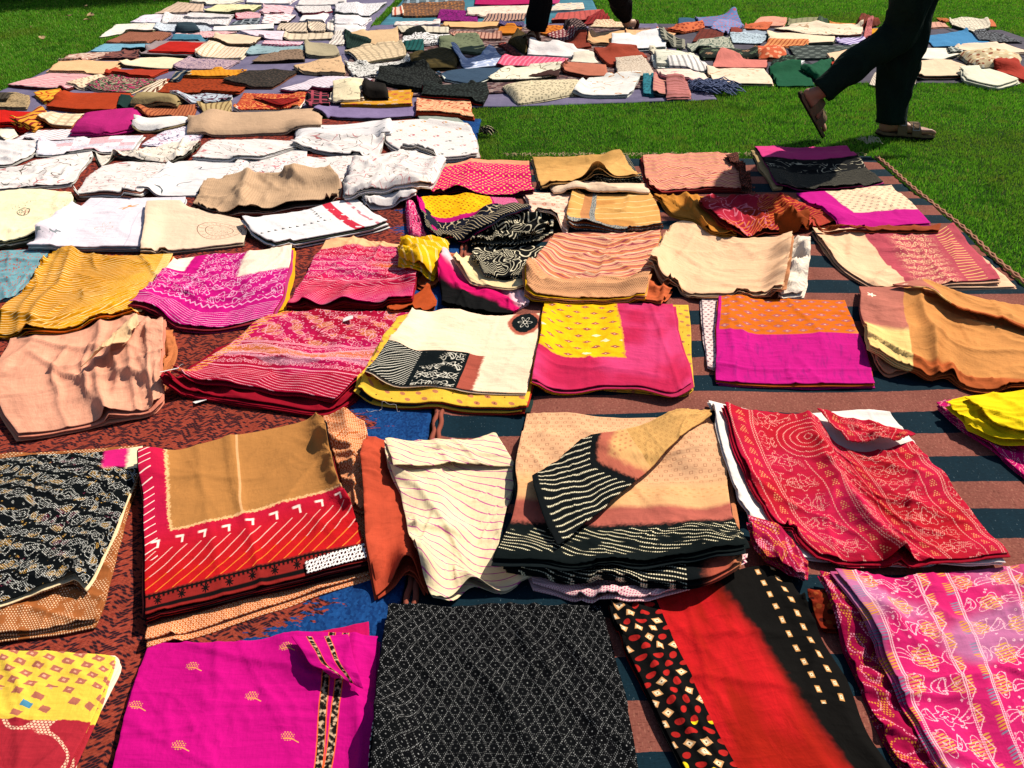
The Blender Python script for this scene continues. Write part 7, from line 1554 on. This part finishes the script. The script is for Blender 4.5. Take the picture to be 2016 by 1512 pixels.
# ------------------------------------------------------------------ rug trimmings: rope edge, fringe, tassels
def tube(path, r, k=6):
    P_ = np.asarray(path, float); n = len(P_); T = np.gradient(P_, axis=0); T /= np.linalg.norm(T, axis=1)[:, None] + 1e-9
    up = np.array([0, 0, 1.0]); A = np.cross(T, up); A /= np.linalg.norm(A, axis=1)[:, None] + 1e-9; B = np.cross(A, T)
    rr = np.broadcast_to(r, (n,)); vs = []; an = np.arange(k) / k * 2 * math.pi
    for a in an: vs.append(P_ + (A * math.cos(a) + B * math.sin(a)) * rr[:, None])
    V = np.stack(vs, 1).reshape(-1, 3); F = []
    for i in range(n - 1):
        for j in range(k): F.append((i * k + j, i * k + (j + 1) % k, (i + 1) * k + (j + 1) % k, (i + 1) * k + j))
    return V, F
def tubes(name, paths, r, mat, parent=None, k=5):
    V = []; F = []; o = 0
    for p in paths:
        v, f = tube(p, r, k); V.append(v); F += [tuple(i + o for i in q) for q in f]; o += len(v)
    V = np.concatenate(V); c = np.zeros(3) if parent is None else np.array(parent.location)
    ob = bpy.data.objects.new(name, mesh_from(name, V - c, F, mat)); COL.objects.link(ob)
    if parent is not None: ob.parent = parent
    return ob
striped = next(o for o in bpy.data.objects if o.type == 'MESH' and 'striped' in o.get('label', '')); redrug = next(o for o in bpy.data.objects if 'tweed' in o.get('label', ''))
# two strands of rope sewn along the right side, wound round each other
for s in (0, 1):
    Y = np.linspace(0.9, yt_st, 420); X = np.array([wl(1700, 293, y) for y in Y]) + 0.006 + fbm(Y * 2, Y * 0, 62, 2) * 0.01
    ph = Y * 150 + s * math.pi
    p = np.stack([X + 0.0026 * np.sin(ph * 0.8) + s * 0.009 + 0.004 * np.sin(Y * 9), Y, 0.017 + 0.002 * np.cos(ph * 0.8)], 1)
    tubes('rope_edge', [p], 0.0042, plain('a4745c'), striped)
Y = np.linspace(0.3, yt_st, 300); X = np.array([wl(948, 215, y) for y in Y])
for s in (0, 1):
    tubes('rope_edge', [np.stack([X + 0.014 + s * 0.013 + 0.002 * np.sin(Y * 90 + s * 3), Y, hm_get(X + 0.02, Y) * 0 + 0.0175 + 0.002 * np.cos(Y * 90)], 1)], 0.006, plain('8c4c3c'), striped)
rf = random.Random(9)
def fringe(root, x0, x1, y, n, L, mat, knots=True, dirn=1):
    ps = []
    for i in range(n):
        x = x0 + (x1 - x0) * (i + rf.uniform(-.3, .3)) / n
        for k in range(3):
            a = rf.uniform(-0.9, 0.9); l = L * rf.uniform(0.6, 1.2); pts_ = []; 
            for t in np.linspace(0, 1, 6): pts_.append((x + math.sin(a) * l * t + 0.004 * math.sin(t * 7 + i), y + dirn * math.cos(a) * l * t, 0.012 + 0.012 * math.sin(t * 3.0) * rf.uniform(0.3, 1)))
            ps.append(pts_)
    return tubes('fringe', ps, 0.0011, mat, root, 3)
fringe(striped, wl(948, 215, yt_st) + 0.15, wl(1700, 293, yt_st) - 0.02, yt_st + 0.02, 70, 0.045, plain('b8a07c'))
# a loose bundle of threads at the rug corner
ps = []
cx_, cy_ = gp(1705, 284)
for i in range(26):
    a = rf.uniform(-1.6, 2.6); l = rf.uniform(0.03, 0.075)
    ps.append([(cx_ + math.cos(a) * l * t, cy_ - 0.01 + math.sin(a) * l * t * 0.6, 0.012 + 0.035 * math.sin(t * 2.6) * rf.uniform(0.4, 1)) for t in np.linspace(0, 1, 6)])
tubes('tassel', ps, 0.0012, plain('c8bca4'), striped, 3)
# dark tassel with coloured threads at the corner of the red rug
cx_, cy_ = gp(945, 266); ps = []
for i in range(60):
    a = rf.uniform(-1.2, 1.6); l = rf.uniform(0.03, 0.09)
    ps.append([(cx_ + math.cos(a) * l * t, cy_ + math.sin(a) * l * t * 0.7, 0.02 + 0.03 * math.sin(t * 3.0) * rf.uniform(0.3, 1)) for t in np.linspace(0, 1, 5)])
tubes('tassel', ps[:45], 0.0025, plain('1c1c18'), redrug, 3); tubes('tassel', ps[45:], 0.0018, plain('b8a888'), redrug, 3)
# grey blue tassels at the near corner of the middle ground sheet
sheet2 = next(o for o in bpy.data.objects if 'crumpled lilac' in o.get('label', ''))
cx_, cy_ = gp(1384, 178); ps = []
for i in range(150):
    a = rf.uniform(-0.9, 0.5); l = rf.uniform(0.08, 0.22); x = cx_ + rf.uniform(-0.12, 0.06); y = cy_ + rf.uniform(-0.06, 0.10)
    ps.append([(x + math.cos(a) * l * t, y + math.sin(a) * l * t * 0.7, 0.015 + 0.05 * math.sin(t * 3.0) * rf.uniform(0.2, 1)) for t in np.linspace(0, 1, 5)])
tubes('tassel', ps, 0.0035, plain('505a78'), sheet2, 3)
# a loose thread on the blue border
p = [(x, y) for x, y in [(722 + 1.6 * q, 812 + 3.0 * math.sin(q * 0.22) + 1.5 * math.sin(q * 0.5)) for q in range(42)]]
w_ = [gp(a, b) for a, b in p]; t = tubes('loose_thread', [[(x, y, float(hm_get(x, y)) + 0.002) for x, y in w_]], 0.0006, plain('d0c4bc'), None, 4)
tag(t, 'white loose thread lying on the blue rug border', 'thread')

# ------------------------------------------------------------------ grass
def grass_mat():
    g = G('grass_blades', 0.6); u, v = g.uv('UVMap')
    x, y, z = g.obj()
    pt = g.noise(x, y, 1.1, 3.0); p2 = g.noise(x, y, 7.0, 3.0, seed=2.0)
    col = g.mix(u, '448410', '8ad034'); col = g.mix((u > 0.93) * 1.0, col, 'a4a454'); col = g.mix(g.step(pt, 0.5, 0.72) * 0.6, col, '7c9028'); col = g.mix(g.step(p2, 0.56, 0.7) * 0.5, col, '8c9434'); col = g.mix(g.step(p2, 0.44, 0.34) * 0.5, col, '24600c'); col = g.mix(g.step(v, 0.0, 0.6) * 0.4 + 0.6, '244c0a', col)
    g.nt.links.new(col, g.bsdf.inputs['Base Color']); g.bsdf.inputs['Specular IOR Level'].default_value = 0.25
    tr = g.node('ShaderNodeBsdfTranslucent'); g.nt.links.new(col, tr.inputs[0]); ms = g.node('ShaderNodeMixShader'); ms.inputs[0].default_value = 0.35
    g.nt.links.new(g.bsdf.outputs[0], ms.inputs[1]); g.nt.links.new(tr.outputs[0], ms.inputs[2]); g.nt.links.new(ms.outputs[0], g.out.inputs[0])
    return g.mat
rs = np.random.RandomState(4)
HB = HM.copy()
HB[1:-1, 1:-1] = np.maximum.reduce([HM[1:-1, 1:-1], HM[:-2, 1:-1], HM[2:, 1:-1], HM[1:-1, :-2], HM[1:-1, 2:]])
N = 4600000
x = rs.uniform(-7, 8, N); y = 1.2 + 11.3 * rs.rand(N)
zc_ = CP * y + SP * (CAM_H - 0.0); px = 1008 + F_PX * x / zc_; py = 756 + F_PX * (CAM_H * CP - y * SP) / zc_
dens = np.clip((4.2 / np.maximum(y, 1)) ** 1.6, 0.12, 1.0)
k = (px > -160) & (px < 2176) & (py > -60) & (py < 1560) & (rs.rand(N) < dens)
x, y = x[k], y[k]
i, j = hm_idx(x, y); ins = (x > HX0) & (x < HX1) & (y > HY0) & (y < HY1)
k = ~(ins & (HM[j, i] > 0.001)); x, y = x[k], y[k]; n = len(x)
print('grass blades', n)
far_ = np.clip(y / 4.0, 1, 2.6); h = rs.uniform(0.007, 0.017, n) * (1 + 0.5 * vnoise(x * 3, y * 3, 7)) * (0.75 + 0.25 * far_); wd = rs.uniform(0.0014, 0.0028, n) * far_
a = rs.uniform(0, 2 * math.pi, n); b = rs.uniform(0, 2 * math.pi, n); ln = rs.uniform(0.1, 0.75, n) * h
V = np.zeros((n, 3, 3), np.float32)
V[:, 0] = np.stack([x - np.cos(a) * wd, y - np.sin(a) * wd, 0 * x - 0.002], 1); V[:, 1] = np.stack([x + np.cos(a) * wd, y + np.sin(a) * wd, 0 * x - 0.002], 1)
V[:, 2] = np.stack([x + np.cos(b) * ln, y + np.sin(b) * ln, h], 1)
uv = np.zeros((n, 3, 2)); uv[:, :, 0] = rs.rand(n)[:, None]; uv[:, 2, 1] = 1
V = V.reshape(-1, 3)
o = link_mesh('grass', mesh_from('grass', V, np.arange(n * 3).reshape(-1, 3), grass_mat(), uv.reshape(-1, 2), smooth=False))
tag(o, 'short green lawn grass around the rugs', 'grass', kind='stuff')

# ------------------------------------------------------------------ dry leaves on the lawn
dl = plain('a88c68')
for px_, py_, s in ((85, 82, 0.07), (137, 36, 0.06), (180, 36, 0.09), (173, 46, 0.06), (310, 7, 0.07), (62, 58, 0.03), (170, 17, 0.05)):
    x_, y_ = gp(px_, py_); vs = []; t = rf.uniform(0, 6)
    for k in range(9):
        f = k / 8; w_ = math.sin(f * math.pi) * 0.32 * s
        for sg in (-1, 0, 1): vs.append((f * s - s / 2, sg * w_, 0.03 + 0.10 * s * math.cos(f * 4 + t) + abs(sg) * 0.12 * s))
    fs = [(k * 3 + q, k * 3 + q + 1, k * 3 + q + 4, k * 3 + q + 3) for k in range(8) for q in (0, 1)]
    o = link_mesh('dry_leaf', mesh_from('dry_leaf', np.array(vs), fs, dl)); o.location = (x_, y_, 0); o.rotation_euler = (0, 0, t)
    tag(o, 'dry curled tan leaf on the lawn, ' + {85: 'the nearest and largest one', 137: 'left of the pair near the hedge', 180: 'long one, farther right in the upper left', 173: 'just in front of the long one', 310: 'beside the far textiles by the hedge', 62: 'small one nearest the left edge', 170: 'one right under the hedge'}[px_], 'leaf', 'dry leaves on the lawn')

# ------------------------------------------------------------------ hedge at the upper left
def leaf_mat():
    g = G('hedge_leaf', 0.55); u, v = g.uv('UVMap')
    g.nt.links.new(g.mix(u, '14280c', '3c5c1c'), g.bsdf.inputs['Base Color']); g.bsdf.inputs['Specular IOR Level'].default_value = 0.3; return g.mat
lm = leaf_mat(); bark = plain('4c3c2c')
def shrub(cx, cy, rx, ry, H, n, label, seed, tint=None):
    rs = np.random.RandomState(seed); root = empty('hedge_shrub', (cx, cy, 0)); tag(root, label, 'shrub', 'shrubs along the upper left edge')
    # clumps of leaves spread through the crown
    m = 90; u = rs.normal(0, 1, (m, 3)); u /= np.linalg.norm(u, axis=1)[:, None]; r = rs.uniform(0.45, 1.0, m)[:, None]
    c = u * r * [rx, ry, H * 0.55] + [0, 0, H * 0.5]; c[:, 2] = np.abs(c[:, 2])
    ci = rs.randint(0, m, n); p = c[ci] + rs.normal(0, 1, (n, 3)) * [0.11, 0.11, 0.09]; p[:, 2] = np.abs(p[:, 2]) + 0.01
    s = rs.uniform(0.012, 0.03, n); d1 = rs.normal(0, 1, (n, 3)); d1 /= np.linalg.norm(d1, axis=1)[:, None]; d2 = rs.normal(0, 1, (n, 3)); d2 -= (d1 * d2).sum(1)[:, None] * d1; d2 /= np.linalg.norm(d2, axis=1)[:, None]
    q = np.stack([p - d1 * s[:, None] * 1.3, p - d2 * s[:, None] * 0.6, p + d1 * s[:, None] * 1.3, p + d2 * s[:, None] * 0.6], 1).reshape(-1, 3)
    uv = np.repeat(rs.rand(n), 4); o = bpy.data.objects.new('crown', mesh_from('crown', q, np.arange(n * 4).reshape(-1, 4), tint or lm, np.stack([uv, uv], 1), smooth=False)); COL.objects.link(o); o.parent = root
    for k in range(5):
        a = rs.uniform(0, 6.28); b = rs.uniform(0.1, 0.5)
        path = [(math.cos(a) * rx * b * t * t + 0.03 * math.sin(k), math.sin(a) * ry * b * t * t, H * 0.85 * t - 0.02) for t in np.linspace(0, 1, 7)]
        v, f = tube(path, np.linspace(0.022, 0.006, 7), 6); o = bpy.data.objects.new('stem', mesh_from('stem', v, f, bark)); COL.objects.link(o); o.parent = root
shrub(-5.6, 8.35, 0.55, 0.5, 1.3, 9000, 'yellowish loose shrub in the very corner, top left', 1, None)
shrub(-4.7, 8.75, 0.6, 0.6, 1.5, 9000, 'dark shrub, second from the left along the top edge', 2)
shrub(-3.8, 9.15, 0.65, 0.6, 1.4, 9000, 'dark dense shrub, third from the left along the top edge', 3)
shrub(-2.95, 9.5, 0.6, 0.6, 1.5, 9000, 'dark low branching shrub, rightmost of the row by the top edge', 4)
shrub(-6.6, 8.2, 0.6, 0.7, 1.5, 6000, 'dark shrub outside the lawn corner at the far left', 5)
for o in list(bpy.data.objects):
    if '_n' in o: del o['_n']
